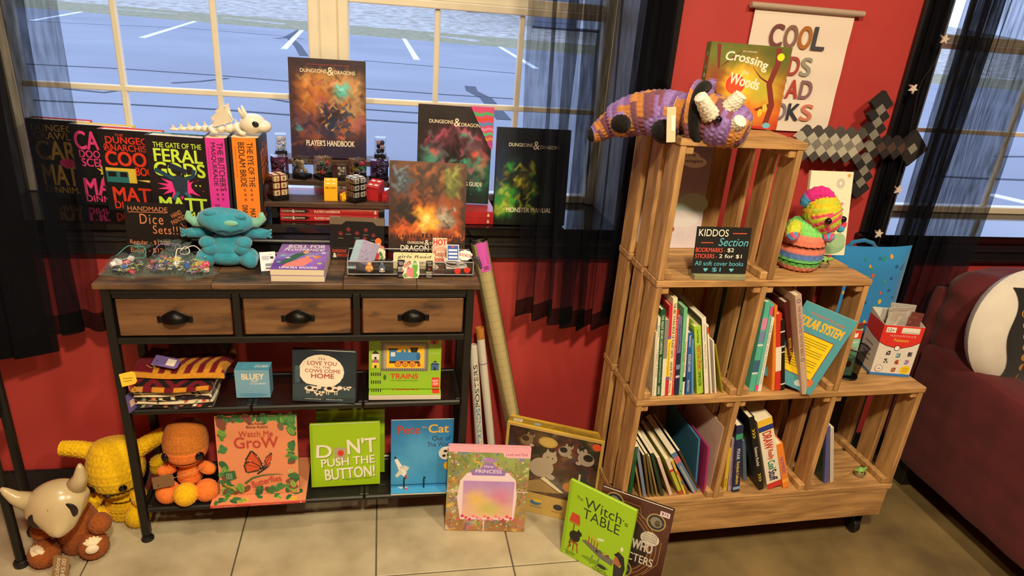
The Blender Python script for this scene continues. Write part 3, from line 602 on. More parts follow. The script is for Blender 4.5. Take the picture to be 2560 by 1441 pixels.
def die_mesh(c, r, rot, col, num, mb):
    g = (1+5**.5)/2; V = [(-1, g, 0), (1, g, 0), (-1, -g, 0), (1, -g, 0), (0, -1, g), (0, 1, g), (0, -1, -g), (0, 1, -g), (g, 0, -1), (g, 0, 1), (-g, 0, -1), (-g, 0, 1)]
    Fc = [(0, 11, 5), (0, 5, 1), (0, 1, 7), (0, 7, 10), (0, 10, 11), (1, 5, 9), (5, 11, 4), (11, 10, 2), (10, 7, 6), (7, 1, 8), (3, 9, 4), (3, 4, 2), (3, 2, 6), (3, 6, 8), (3, 8, 9), (4, 9, 5), (2, 4, 11), (6, 2, 10), (8, 6, 7), (9, 8, 1)]
    R = Matrix.Rotation(rot, 3, 'Z') @ Matrix.Rotation(rot*1.7, 3, 'X'); V = [Vector(c)+R @ Vector(v)*(r/1.9) for v in V]; mb.add(V, Fc, col=col)
    for f in Fc:
        p = [V[i] for i in f]; m = sum(p, Vector())/3; n = (m-Vector(c)).normalized()
        mb.add([m+(q-m)*.35+n*.0003 for q in p], [(0, 1, 2)], col=num)
GEM = print_mat('dice_resin', .18)
def dice_box(px, tier, w, h, yaw, label, kind, cols, num, back=None, dy=.02):
    y, z, d = TIER[tier]; p = at_z(px[0], px[1], z+.001); p.y = min(max(p.y, y+w*.62), y+d-w*.55)
    p = at_y(px[0], px[1], p.y); r = thing('dice_box', label, 'dice box', TR(p.x, p.y, z+.0005, yaw), 'boxed dice sets on the riser'); a = w/2
    MB().bbox(-a, a, -a, a, 0, .012, b=.001).build('base', BBASE, r)
    m = MB(); q = a-.001; m.box(-q, q, -q, q, .012, h); m.f = m.f[1:]; m.m = m.m[1:]; m.build('clear_lid', ACR, r)
    if back: MB().box(-q+.002, q-.002, q-.004, q-.002, .013, h-.004).build('card_insert', cmat(back), r)
    random.seed(hash(label) % 1000 if 0 else len(label)*7)
    if kind == 'cubes':
        cs = .0195
        for kz in range(3):
            for i in (0, 1):
                for j in (0, 1):
                    o = MB(); x0 = (i-1)*cs; y0 = (j-1)*cs; z0 = .0125+kz*cs*1.02
                    o.bbox(x0+.0004, x0+cs-.0004, y0+.0004, y0+cs-.0004, z0, z0+cs, b=.002, col=cols[0])
                    e = cs*.10
                    if j == 0: o.bbox(x0+e, x0+cs-e, y0-.0002, y0+.002, z0+e, z0+cs-e, b=.0008, col=cols[1])
                    if i == 0: o.bbox(x0-.0002, x0+.002, y0+e, y0+cs-e, z0+e, z0+cs-e, b=.0008, col=cols[1])
                    if i == 1: o.bbox(x0+cs-.002, x0+cs+.0002, y0+e, y0+cs-e, z0+e, z0+cs-e, b=.0008, col=cols[1])
                    if kz == 2: o.bbox(x0+e, x0+cs-e, y0+e, y0+cs-e, z0+cs-.002, z0+cs+.0002, b=.0008, col=cols[1])
                    dd = o.build('die', GEM, r); c = Canvas(dd, FRONT @ Matrix.Translation((x0, z0, .0002-y0)), cs, cs, .0003); c.text(random.choice('5243865'), .34, .27, .66, .73, num, .02); c.done(let='numeral')
                    if i == 1: c = Canvas(dd, Matrix(((0, 0, 1, x0+cs+.0002), (1, 0, 0, y0), (0, 1, 0, z0), (0, 0, 0, 1))), cs, cs, .0003); c.text(random.choice('524386'), .34, .27, .66, .73, num, .02); c.done(let='numeral')
                    if i == 0: c = Canvas(dd, Matrix(((0, 0, -1, x0-.0002), (-1, 0, 0, y0+cs), (0, 1, 0, z0), (0, 0, 0, 1))), cs, cs, .0003); c.text(random.choice('524386'), .34, .27, .66, .73, num, .02); c.done(let='numeral')
    else:
        n = 7
        for i in range(n):
            rr = .0085 if w > .03 else .0055; k = i % 2; lv = i//2
            x = (-1 if k else 1)*a*.36+random.uniform(-.002, .002); yy = (-.4 if (i % 3) else .25)*a; zz = .012+rr+lv*rr*1.55
            if zz+rr > h: continue
            o = MB(); die_mesh((x, yy, zz), rr, i*1.3+.4, cols[i % len(cols)], num, o); o.build('die', GEM, r)
DB = dice_box
DB((703, 377), 2, .034, .060, 8, 'clear box of clear white dice on the top step, left of the tall book', 'poly', ['#e9e6ea', '#d9d4da', '#f2eff2'], '#55505a')
DB((951, 390), 2, .034, .062, -6, 'clear box of black dice on the top step, right of the tall book', 'poly', ['#1c1a20', '#2c2230', '#c9a0a8'], '#8e8890')
DB((700, 443), 1, .042, .062, 25, 'purple-backed dice box at the left end of the middle step', 'poly', ['#4a1f3f', '#6b2a50', '#3a2038'], '#b79aa8', '#8a4a86')
DB((756, 449), 1, .040, .061, -28, 'box of cream coloured dice on the middle step', 'poly', ['#efe6b8', '#f4edc8', '#e4d8a0'], '#7a6a30')
DB((808, 448), 1, .040, .064, 35, 'box of red, navy and green dice on the middle step', 'poly', ['#2f6a46', '#c23432', '#232a52', '#2b3566', '#b83a36'], '#e8e4da', '#d8b08c')
DB((854, 452), 1, .027, .044, 0, 'smallest box of frosted clear dice on the middle step', 'poly', ['#b9b4aa', '#cfc9bd'], '#8a857a')
DB((893, 452), 1, .040, .062, 42, 'box of mixed green, yellow, pink and white dice on the middle step', 'poly', ['#efeadf', '#232128', '#3fa25a', '#e8d23c', '#e0506a', '#2a2830'], '#1c1a1c', '#c99a72')
DB((947, 452), 1, .040, .060, 40, 'purple-backed box of dark dice at the right end of the middle step', 'poly', ['#23202c', '#39344a', '#2d2236'], '#c9c2cc', '#9a5aa0')
DB((696, 497), 0, .044, .070, 32, 'dice box of maroon and cream cube dice on the front step', 'cubes', ['#6e1f30', '#f0dfae'], '#7a3a34')
DB((890, 508), 0, .044, .068, 40, 'dice box of black and white cube dice on the front step', 'cubes', ['#16161a', '#efefec'], '#16161a')
# printed plastic dice holders with slanted tops
def holder(px, w, d, h, yaw, label, col, dcol, ncol):
    y, z, dd = TIER[0]; p = at_z(px[0], px[1], z); p = at_y(px[0], px[1], max(p.y, y+.012))
    r = thing('dice_holder', label, 'dice holder', TR(p.x, p.y+d/2, z+.0005, yaw)); m = MB(); m.T = Matrix.Rotation(rad(90), 4, 'Z')
    m.prism([(-d/2, 0), (d/2, 0), (d/2, h), (-d/2, h-.016)], -w/2, w/2); m.build('holder_body', mat('plastic_'+col.strip('#'), col, .45, noise=(80, .05)), r)
    s = .016/d
    for i in (0, 1):
        for j in (0, 1):
            o = MB(); cx, cy = (i-.5)*w*.44, (j-.5)*d*.46; cz = h-.008+s*cy; o.ball((cx, cy, cz+.0005), (w*.17, d*.17, .0025), 10, 6, col=dcol); o.build('die', GEM, r, smooth=True)
    c = Canvas(r, FRONT @ Matrix.Translation((-w/2, 0, d/2)), w, h); c.rect(.06, .60, .94, .70, ncol); c.text('8', .18, .62, .32, .68, '#2b2b2b'); c.text('325', .55, .62, .85, .68, '#2b2b2b'); c.done('window_slot', 'numeral')
holder((827, 503), .036, .032, .058, 2, 'bright yellow plastic dice holder with slanted top on the front step', '#f5b81c', '#f8e6a0', '#d79c14')
holder((937, 503), .040, .038, .055, -28, 'red plastic dice holder with slanted top on the front step', '#b8262c', '#f0d8d8', '#a01c22')
def wedge(px, w, h, label, col, yaw):
    y, z, dd = TIER[0]; p = at_y(px[0], px[1], y+.035); r = thing('holder_lid', label, 'lid', TR(p.x, p.y, z+.0005, yaw)); m = MB(); m.prism([(-w/2, 0), (w/2, 0), (w/2, h), (-w/2, h*.62)], -.009, .013); m.build('lid_shell', mat('plastic_'+col.strip('#'), col, .45), r)
    MB().bbox(-w*.3, w*.3, -.0115, -.0085, h*.12, h*.5, b=.001).build('catch', mat('plastic_'+col.strip('#'), col, .45), r)
wedge((860, 499), .017, .022, 'small yellow plastic lid beside the yellow dice holder', '#f5b81c', 20)
wedge((964, 499), .018, .034, 'small red plastic lid behind the red dice holder', '#b8262c', -10)
# ------------------------------------------------------------------ big game books
DN = 'large fantasy rulebooks'
def amp(c, x, y, s, col):
    c.text('&', x-s*.5, y-s*.45, x+s*.5, y+s*.5, col, .012)
def fph(c):
    c.paint(84, 110, ['#2c2036', '#3a2c32'], [(.5, .55, .5, .35, 0, '#8a4a2e', .9), (.34, .72, .22, .16, 60, '#d98a42', .9), (.30, .60, .10, .18, 10, '#c87432', .8), (.62, .78, .30, .12, -30, '#caa05c', .8), (.82, .60, .16, .26, 0, '#c9a878', .7), (.70, .70, .11, .07, 0, '#3fc8c0', 1), (.69, .71, .05, .03, 0, '#8ff0e8', 1), (.62, .62, .08, .05, 30, '#4ac0a8', .9), (.42, .57, .07, .06, 0, '#e0683a', .9), (.52, .50, .12, .10, 0, '#231f2a', .95), (.50, .40, .20, .12, 10, '#26304e', .95), (.55, .30, .18, .12, -10, '#1f2a4c', .95), (.75, .34, .12, .06, 20, '#d8894a', .8), (.88, .38, .12, .10, 0, '#b8646a', .7), (.2, .36, .16, .10, 0, '#6a4656', .8), (.12, .30, .04, .03, 0, '#46b8c0', .9), (.3, .22, .12, .05, 0, '#a05a3a', .7), (.64, .24, .06, .04, 0, '#d87a4a', .8), (.5, .95, .6, .08, 0, '#2e2230', 1), (.5, .08, .7, .10, 0, '#2a2142', .9), (.03, .5, .05, .6, 0, '#3b2430', .8)]+dabs(70, ['#d98a42', '#8a4a2e', '#caa05c', '#b8646a', '#e8b070', '#5a3a3a'], (.15, .45, .95, .84), .045, 3, .6)+dabs(60, ['#1c1a24', '#26304e', '#1f2a4c', '#3a2430', '#33405e'], (.34, .22, .80, .56), .04, 5, .9)+dabs(22, ['#e8c080', '#d8894a', '#4a6a9a', '#c86a4a'], (.36, .24, .78, .54), .022, 8, .9)+dabs(30, ['#6a4656', '#8a4a3a', '#2a2142'], (.04, .12, .40, .40), .05, 9, .7), .16, 4)
    c.text("THE WORLD'S GREATEST ROLEPLAYING GAME", .24, .935, .78, .950, '#b0413a'); c.text('DUNGEONS', .15, .862, .49, .898, '#f3e6c6', .02); amp(c, .54, .88, .085, '#f3e6c6'); c.text('DRAGONS', .59, .856, .86, .892, '#f3e6c6', .02); c.text("PLAYER'S HANDBOOK", .20, .125, .84, .185, '#f4ead0', .025)
book('tallest dark rulebook with orange and teal fantasy picture on the top step', .216, .281, .022, lean(-.155, 2.068, 1.0455, 1.9, 6.0, .216, .022), '#3a1f2a', fph, group=DN)
def fdm(c):
    c.paint(84, 110, ['#1a2226', '#2a2426'], [(.5, .80, .5, .08, 0, '#241d1e', .9), (.5, .62, .35, .16, 0, '#7a3f58', .85), (.5, .50, .10, .22, 0, '#3a2430', .95), (.24, .50, .14, .10, 0, '#6f6a7c', .7), (.76, .52, .14, .10, 0, '#7f6a72', .7), (.23, .53, .05, .05, 0, '#e8605a', 1), (.78, .51, .05, .05, 0, '#f0605a', 1), (.2, .40, .14, .14, 20, '#57a08c', .8), (.6, .40, .12, .10, 0, '#48b08e', .8), (.88, .36, .05, .16, -8, '#e05a3a', .95), (.86, .26, .16, .20, 0, '#4fae90', .75), (.30, .70, .20, .02, 35, '#c05a78', .8), (.70, .72, .20, .02, -30, '#c05a78', .8), (.5, .12, .7, .16, 0, '#0f1a1e', .95), (.5, .3, .5, .06, 0, '#1c2a30', .6)]+dabs(70, ['#2a2a30', '#7a3f58', '#4fae90', '#c05a78', '#16201f', '#6f6a7c', '#5aa890'], (.06, .16, .94, .72), .05, 4, .65)+dabs(30, ['#2a1a22', '#1a1418', '#4a2c38'], (.38, .28, .62, .68), .05, 6, .85), .18, 9)
    c.text('DUNGEONS', .15, .82, .47, .856, '#f3e6c6', .02); amp(c, .525, .835, .085, '#f3e6c6'); c.text('DRAGONS', .58, .80, .86, .836, '#f3e6c6', .02); c.text('DUNGEON', .18, .19, .42, .235, '#f4ead0', .02); c.text("MASTER'S GUIDE", .44, .185, .90, .23, '#f4ead0', .025)
    for i in range(12): c.ell(.12+.07*i, .10+.05*((i*7) % 3), .008, .004, '#4ab0a0')
book('dark rulebook with red-eyed green picture and a colourful cloth corner bookmark', .216, .281, .020, lean(.207, 1.968, .9470, -5, 5.0, .216, .020), '#43202a', fdm, group=DN)
cl = ['#e0508a', '#4fc07a', '#e8523a', '#5a9ad8', '#e88ab0', '#60c890', '#f0a04a', '#c84a9a']; o = thing('corner_bookmark', 'colourful wavy cloth bookmark over the corner of the red-eyed rulebook', 'bookmark', lean(.207, 1.968, .9470, -5, 5.0, .216, .020)); MB().prism([(.150, .284), (.219, .284), (.219, .165), (.213, .165)], -.002, .022).build('cloth_corner', cmat('#d85a8a'), o); c = Canvas(o, FRONT @ Matrix.Translation((.148, .165, .002)), .071, .119)
for i in range(8):
    y1 = .985-.118*i; xl = .04+.86*(1-y1); c.poly([(xl, y1), (xl+(1-xl)*.33, y1-.03), (xl+(1-xl)*.66, y1+.012), (1, y1-.02), (1, y1-.08), (xl+(1-xl)*.66, y1-.05), (xl+(1-xl)*.33, y1-.10), (min(xl+.06, .97), y1-.08)], cl[i])
c.done('wave_pattern')
def fmm(c):
    c.paint(70, 92, ['#0c1812', '#101a2c'], [(.12, .25, .16, .14, 20, '#3fae3a', .95), (.16, .34, .14, .08, -20, '#2f8a3a', .9), (.10, .18, .16, .05, 30, '#c8d84a', .8), (.40, .50, .10, .10, 0, '#7a7030', .9), (.36, .44, .08, .05, 0, '#a88a3a', .8), (.30, .62, .14, .1, 0, '#1f3a40', .8), (.6, .4, .2, .3, 0, '#1a2c28', .7), (.05, .55, .1, .3, 0, '#2a4068', .6)]+dabs(60, ['#3fae3a', '#1f3a40', '#c8d84a', '#7a7030', '#16281c'], (.04, .14, .55, .62), .045, 4, .6), .18, 12)
    c.text('DUNGEONS', .16, .815, .48, .850, '#e8e0cc', .02); amp(c, .535, .83, .085, '#e8e0cc'); c.text('DRAGONS', .59, .80, .86, .835, '#e8e0cc', .02); c.text('MONSTER MANUAL', .17, .135, .80, .185, '#f0e8d8', .025)
book('dark green rulebook standing behind the sheer curtain', .216, .281, .020, lean(.430, 1.885, SZ+.001, 0, 6, .216, .020), '#3a1d2c', fmm, group=DN)
def fdd(c):
    c.paint(88, 114, ['#140d0c', '#5a3a22'], [(.5, .60, .6, .5, 0, '#7a4022', .8), (.5, .44, .36, .20, 0, '#e0641f', .95), (.5, .42, .16, .13, 0, '#f8c23a', 1), (.5, .40, .08, .08, 0, '#ffe98a', 1), (.5, .80, .16, .16, 0, '#3a2420', .95), (.5, .68, .14, .12, 0, '#5a3426', .95), (.36, .86, .06, .12, 20, '#2c1c18', .9), (.66, .86, .06, .12, -20, '#2c1c18', .9), (.46, .70, .02, .02, 0, '#f0a030', 1), (.55, .70, .02, .02, 0, '#f0a030', 1), (.16, .80, .10, .12, 20, '#3c4a58', .95), (.14, .88, .1, .04, 10, '#2c3844', .9), (.80, .82, .10, .14, -20, '#6a7030', .95), (.84, .72, .08, .06, 0, '#55602c', .9), (.18, .52, .12, .12, 30, '#211a18', .95), (.20, .56, .10, .04, 0, '#1c1614', .9), (.30, .44, .1, .06, 20, '#1f1614', .9), (.74, .42, .09, .10, -10, '#b0a898', .9), (.66, .50, .05, .10, 0, '#8a8478', .8), (.80, .46, .05, .08, 0, '#6a6258', .8), (.2, .30, .3, .06, 0, '#d8642a', .8), (.8, .28, .3, .06, 0, '#d05a26', .8), (.5, .26, .6, .05, 0, '#8a3a1e', .8), (.5, .16, .8, .09, 0, '#1c100e', 1), (.1, .22, .2, .05, 20, '#2a1612', .9), (.9, .22, .2, .06, -20, '#2a1612', .9), (.03, .6, .05, .5, 0, '#2c1a16', .8), (.98, .6, .05, .5, 0, '#2c1a16', .8)]+dabs(70, ['#2c1c18', '#5a3426', '#8a4a26', '#3a2420', '#a8602c', '#1f1412'], (.30, .56, .72, .97), .045, 3, .75)+dabs(34, ['#3c4a58', '#2c3844', '#6a7c8e'], (.07, .68, .27, .92), .035, 4, .85)+dabs(34, ['#6a7030', '#4a5224', '#929848'], (.71, .66, .92, .94), .035, 5, .85)+dabs(34, ['#211a18', '#140f0e', '#3a2c26'], (.07, .40, .34, .62), .04, 6, .85)+dabs(34, ['#b8b0a0', '#8a8478', '#5a5248'], (.64, .35, .85, .54), .03, 7, .85)+dabs(30, ['#f8c23a', '#ffe98a', '#f09a2c'], (.40, .32, .60, .52), .035, 8, .8)+dabs(40, ['#d8642a', '#8a3a1e', '#e88a3a', '#3a1812'], (.04, .22, .96, .38), .04, 9, .7), .18, 5)
    for i in range(26): x = .04+.92*i/25; h = .02+.03*((i*37) % 10)/10; c.poly([(x-.012, .24), (x+.012, .24), (x, .24+h)], '#2a1510')
    for x in (.43, .48, .54): c.rect(x, .24, x+.03, .285, '#3a1c14')
    c.rect(0, 0, 1, .085, '#8e1f24'); c.text('DUNGEONS', .25, .178, .46, .203, '#f0e6d0', .02); amp(c, .50, .192, .06, '#f0e6d0'); c.text('DRAGONS', .54, .176, .74, .200, '#f0e6d0', .02); c.text('DRAGON DELVES', .16, .104, .84, .162, '#f6f0e0', .02); c.text('ADVENTURE ANTHOLOGY', .30, .045, .72, .062, '#e0b8a8')
book('black and orange rulebook with a fiery dragon glow standing on the table back', .216, .281, .014, lean(.124, 1.815, DZ+.0005, -3.0, 15, .216, .014), '#2a1a18', fdd, group=DN)
# red books lying flat under the riser
def flat_red(x0, y0, z, label, t=.019):
    r = thing('hardcover_book', label, 'book', Matrix.Translation((x0, y0, z)), 'red rulebooks lying under the riser'); m = MB(); b = .0024; w, d = .281, .216
    m.box(0, w, 0, d, 0, b).box(0, w, 0, d, t-b, t).bbox(0, w, -.002, b, 0, t, b=.001); m.build('cover', cmat('#b5272c', .3), r); MB().box(.004, w-.004, b, d-.005, b, t-b).build('pages', mat('pages_e9dfc4', '#e9dfc4', .9), r)
    c = Canvas(r, FRONT @ Matrix.Translation((0, 0, .002)), w, t); c.poly([(.02, .3), (.24, .2), (.29, .45), (.26, .5), (.29, .6), (.24, .8), (.02, .7)], '#2a1414'); c.text('DUNGEONS', .02, .38, .115, .62, '#f0e2c8', .02); c.text('&', .118, .28, .14, .74, '#f0e2c8', .04); c.text('DRAGONS', .145, .38, .235, .62, '#f0e2c8', .02); c.text("PLAYER'S HANDBOOK", .33, .30, .58, .70, '#f0dcc0', .02); c.text('&', .915, .25, .94, .75, '#f0dcc0', .05); c.done('spine_band', 'spine_lettering')
for i in range(2):
    flat_red(-.280, 1.893, SZ+.0006+i*.0195, ['red book lying lowest under the riser', 'red book lying on top under the riser'][i])
    flat_red(.046, 1.893, SZ+.0006+i*.0195, ['lowest of the two red books lying right of the riser', 'topmost red book lying under the colourful-cornered rulebook'][i])
# ================================================================== things on the table top
# white jointed dragon toy lying on the hardcovers
def seg_body(mb, c, r, k): mb.ball(c, r, 14, 8)
PEARL = mat('pearl_white_plastic', '#ece6d2', .28, noise=(30, .06), coat=.3)
zt = SZ+.0005+.236+.0008
dr = thing('dragon_toy', 'pearl white jointed dragon toy lying on top of the hardcovers', 'toy', Matrix.Translation((-.408, 1.900, zt)) @ Matrix.Scale(1.18, 4))
for i in range(9):
    x = -.105+i*.0165; r = .004+.0014*i
    m = MB(); m.ball((x, .004*sin(i*.9), r*.8), (.0105, r*1.25, r*.8), 12, 8); m.add([(x-.004, 0, r*1.5), (x+.004, 0, r*1.5), (x-.003, 0, r*1.6+.009), (x, .002, r*1.5)], [(0, 1, 2), (1, 3, 2), (3, 0, 2)]); m.build('body_link', PEARL, dr, smooth=True, sharp=50)
m = MB(); m.ball((.062, -.004, .0235), (.029, .025, .0225), 20, 14); m.ball((.084, -.008, .019), (.018, .018, .014), 14, 10); m.build('head', PEARL, dr, smooth=True)
for s in (-1, 1):
    MB().tube([(.046, s*.012-.002, .038), (.038, s*.017, .052), (.036, s*.018, .060)], [.006, .004, .001], 8).build('ear', PEARL, dr, smooth=True)
    MB().ball((.070, -.004+s*.0225, .026), (.008, .003, .007), 10, 8).build('eye', mat('dragon_eye', '#20262c', .15), dr, smooth=True)
    m = MB(); a = Vector((.018, s*.01, .026)); b = Vector((.008, s*.020, .062)); m.tube([a, a.lerp(b, .6)+Vector((-.008, 0, 0)), b], .0022, 6)
    for q in ((-.012, .052), (-.022, .036), (-.020, .022)): m.add([a, b, (q[0], s*.024, q[1]), (q[0]+.004, s*.022, q[1]-.006)], [(0, 1, 2), (0, 2, 3)])
    m.build('wing', PEARL, dr)
    for x in (-.03, .028): MB().tube([(x, s*.014, .012), (x+.012, s*.024, .005), (x+.020, s*.022, .0035)], [.006, .005, .0035], 8).build('claw_leg', PEARL, dr, smooth=True)
# chalk sign
def board_sign(label, M, w, h, draw, stand=False, t=.003):
    r = thing('chalkboard_sign', label, 'sign', M); MB().box(-w/2, w/2, 0, t, 0, h).build('board', mat('black_board', '#121212', .55, noise=(30, .3)), r)
    c = Canvas(r, FRONT @ Matrix.Translation((-w/2, 0, 0)), w, h); draw(c); c.done('chalk_lines', 'chalk_lettering', PAPER); return r
def sg(c):
    O = '#d98a5a'
    c.text('HANDMADE', .06, .85, .70, .93, O, -.005); c.stroke([(.06, .825), (.70, .835)], .01, O); c.text('Dice', .24, .62, .62, .80, O, -.008, space=1.2); c.text('Sets!!!', .44, .45, .90, .60, O, -.008, space=1.1)
    c.text('HAND', .75, .78, .93, .86, O, -.008, rot=28); c.text('PAINTED', .74, .68, 1.0, .76, O, -.008, rot=30); c.stroke([(.90, .66), (.99, .56), (.93, .58), (.99, .56), (.985, .63)], .01, O)
    c.text('Regular - $12.00', .05, .23, .70, .33, O, -.012); c.text('Bullet - $12', .05, .09, .58, .19, O, -.012)
sr = board_sign('black chalk sign with orange handwriting behind the organza bags', TR(-.588, 1.832, DZ+.0012, -5, 6), .155, .150, sg)
MB().box(-.02, .02, .003, .030, 0, .004).build('foot', mat('black_board', '#121212', .55), sr)
# organza gift bags
ORG = sheer_mat('organza', '#7f9694', .17, 300)
def org_bag(label, cx, cy, w, d, yaw, neck, ribbon, cols, seed):
    M = TR(cx, cy, DZ+.0006, yaw); r = thing('organza_bag', label, 'gift bag', M, 'organza bags of dice'); g = random.Random(seed)
    def sh(u, v, sg):
        t = v; half = w*.5*(1-.88*max(0, (t-.62)/.38)**.8) if t < .9 else w*.5*(.12+.55*(t-.9)/.1)
        x = (u-.5)*2*half; y = (t-.5)*d; bulge = .046*max(0, sin(pi*min(t/.72, 1)))**.8*max(0, 1-(2*u-1)**2)**.5
        z = .0012+(bulge+.003 if sg > 0 else 0)+neck*max(0, (t-.55)/.45)**1.3+.0025*sin(u*17+seed)*sin(v*13)*(sg > 0)
        return (x, y, z)
    m = MB(); m.grid(22, 20, lambda u, v: sh(u, v, 1)); m.grid(22, 20, lambda u, v: sh(u, v, 0)); m.build('bag_fabric', ORG, r, smooth=True)
    nz = sh(.5, .88, 1)
    m = MB(); m.tube([(.012*cos(a), nz[1]+.004*sin(a*2), nz[2]+.010*sin(a)) for a in [i*.275 for i in range(25)]], .0013, 6)
    for s in (-1, 1): m.tube([crom([(0, nz[1], nz[2]+.004), (s*.022, nz[1]-.010, nz[2]+.012), (s*.036, nz[1]-.032, .036), (s*.026, nz[1]-.055, .040)], k/12) for k in range(13)], .0013, 6)
    m.build('ribbon', mat('ribbon_'+ribbon.strip('#'), ribbon, .5), r, smooth=True)
    for i in range(15):
        a = g.random()*6.28; q = g.random()**.5; x = q*cos(a)*w*.30; y = -d*.16+q*sin(a)*d*.26; o = MB(); c = g.choice(cols)
        if i % 2 == 0: die_mesh((x, y, .012+g.random()*.018), .0105, a, c, '#f2ead8', o)
        else:
            o.T = Matrix.Translation((x, y, .010+g.random()*.020)) @ Matrix.Rotation(a, 4, 'Z') @ Matrix.Rotation(a*2, 4, 'X'); o.bbox(-.006, .006, -.006, .006, -.006, .006, b=.0015, col=c)
        o.build('die', GEM, r)
    m = MB()
    for i in range(150):
        a = g.random()*6.28; q = g.random()**.6; x = q*cos(a)*w*.36; y = -d*.12+q*sin(a)*d*.32; z = .016+g.random()*.028*(1-q)
        m.tube([(x, y, z), (x+g.uniform(-.008, .008), y+g.uniform(-.008, .008), z+.003), (x+g.uniform(-.012, .012), y+g.uniform(-.012, .012), z)], .0011, 4, col=g.choice(['#f0d870', '#e8e4da', '#d84a7a', '#8ad0c8', '#2a2630', '#c8e060', '#5a6ad0', '#1c1a22']))
    o = m.build('foil_shreds', GEM, r); o['kind'] = 'stuff'
org_bag('teal-tied organza bag with pink and white dice at the table corner', -.632, 1.748, .098, .115, -18, .050, '#4f9a98', ['#f0406a', '#d8d4d8', '#e8e6ea', '#3f6ad0', '#2a2630'], 3)
org_bag('middle organza bag with purple ribbon and yellow foil', -.545, 1.757, .105, .120, 3, .056, '#8a7ab0', ['#c83a5a', '#f0d860', '#2a2630', '#6a4a9a', '#e8e4da'], 8)
org_bag('white-corded organza bag with gold and blue dice nearest the teal toy', -.478, 1.735, .082, .110, 38, .060, '#efe9df', ['#2f62c8', '#f0c840', '#e8e0c8', '#d84a6a', '#c8a060'], 15)
# teal horned plush
TEAL = mat('teal_plush', '#1f86a6', .95, noise=(40, .28), bump=(260, .6, .003), sheen=.5, col2='#3a9fb8'); MINT = mat('mint_plush', '#7fc4ae', .95, noise=(60, .12), bump=(260, .5, .002), sheen=.6)
tp = thing('plush_toy', 'teal plush creature with mint horns sitting on the table', 'plush toy', loc=(-.402, 1.800, DZ+.0005))
def soft(parts, name, m, par, **k):
    mb = MB()
    for c, r in parts: mb.ball(c, r, 22, 14)
    return mb.build(name, m, par, smooth=True, **k)
soft([((0, 0, .045), (.056, .042, .046)), ((0, -.004, .028), (.062, .044, .028))], 'body', TEAL, tp)
hd = MB(); hd.grid(32, 20, lambda u, v: (lambda a, b: (.062*sin(b)*cos(a)*(1+.12*(cos(a)**2)), -.008+.046*sin(b)*sin(a), .118-.034*cos(b)+.010*cos(a)*sin(b)*-.6+.006*abs(cos(a))))(2*pi*u, pi*v)); hd.build('head', TEAL, tp, smooth=True)
for s in (-1, 1):
    MB().tube([(s*.056, 0, .116), (s*.078, -.004, .118), (s*.092, -.006, .130), (s*.088, -.006, .145)], [.014, .013, .010, .006], 12).build('horn', MINT, tp, smooth=True)
    soft([((s*.030+(.010 if s > 0 else 0), -.030, .150 if s < 0 else .142), (.016, .010, .009))], 'brow', TEAL, tp)
    soft([((s*.046, -.030, .070), (.020, .020, .016)), ((s*.040, -.034, .054), (.018, .016, .018))], 'hand', TEAL, tp)
    soft([((s*.052, -.022, .026), (.026, .030, .026)), ((s*.060, -.040, .022), (.018, .018, .020))], 'leg', TEAL, tp)
    MB().tube([(s*.040, .012, .080), (s*.075, .004, .086), (s*.100, -.004, .086)], [.016, .015, .012], 12).build('arm', TEAL, tp, smooth=True)
    for dz in (-.008, .004, .014): MB().tube([(s*.098, -.004, .086), (s*.112, -.010, .086+dz)], [.007, .003], 8).build('finger', TEAL, tp, smooth=True)
soft([((.020, -.048, .128), (.018, .006, .008))], 'eye_patch', MINT, tp)
MB().tube([(-.048, -.036, .114), (-.02, -.052, .108), (.0, -.054, .110), (.02, -.053, .106), (.048, -.038, .108)], .0012, 6).build('mouth_seam', mat('dark_teal_thread', '#0f4450', .9), tp, smooth=True)
g0 = TR(.108, -.055, .001, 12, 62)
tgm = MB(); tgm.T = g0; tgm.box(-.020, .020, 0, .0006, 0, .068); t_ = tgm.build('hang_tag', mat('white_tag', '#e8eaf0', .5), tp)
RM[t_.name] = RM[tp.name]; c = Canvas(t_, g0 @ FRONT @ Matrix.Translation((-.020, 0, 0)), .040, .068)
for i in range(5): c.rect(.12, .76-.045*i, .55+.1*(i % 2), .775-.045*i, '#5a6a90')
c.rect(.66, .62, .86, .74, '#33333a'); c.rect(.30, .24, .80, .38, '#8a8f9a'); c.ell(.84, .26, .12, .07, '#3f7ac0'); c.rect(.3, .1, .7, .16, '#44464e'); c.text('2+', .62, .84, .74, .90, '#33404a'); c.done('tag_print', 'tag_lettering')
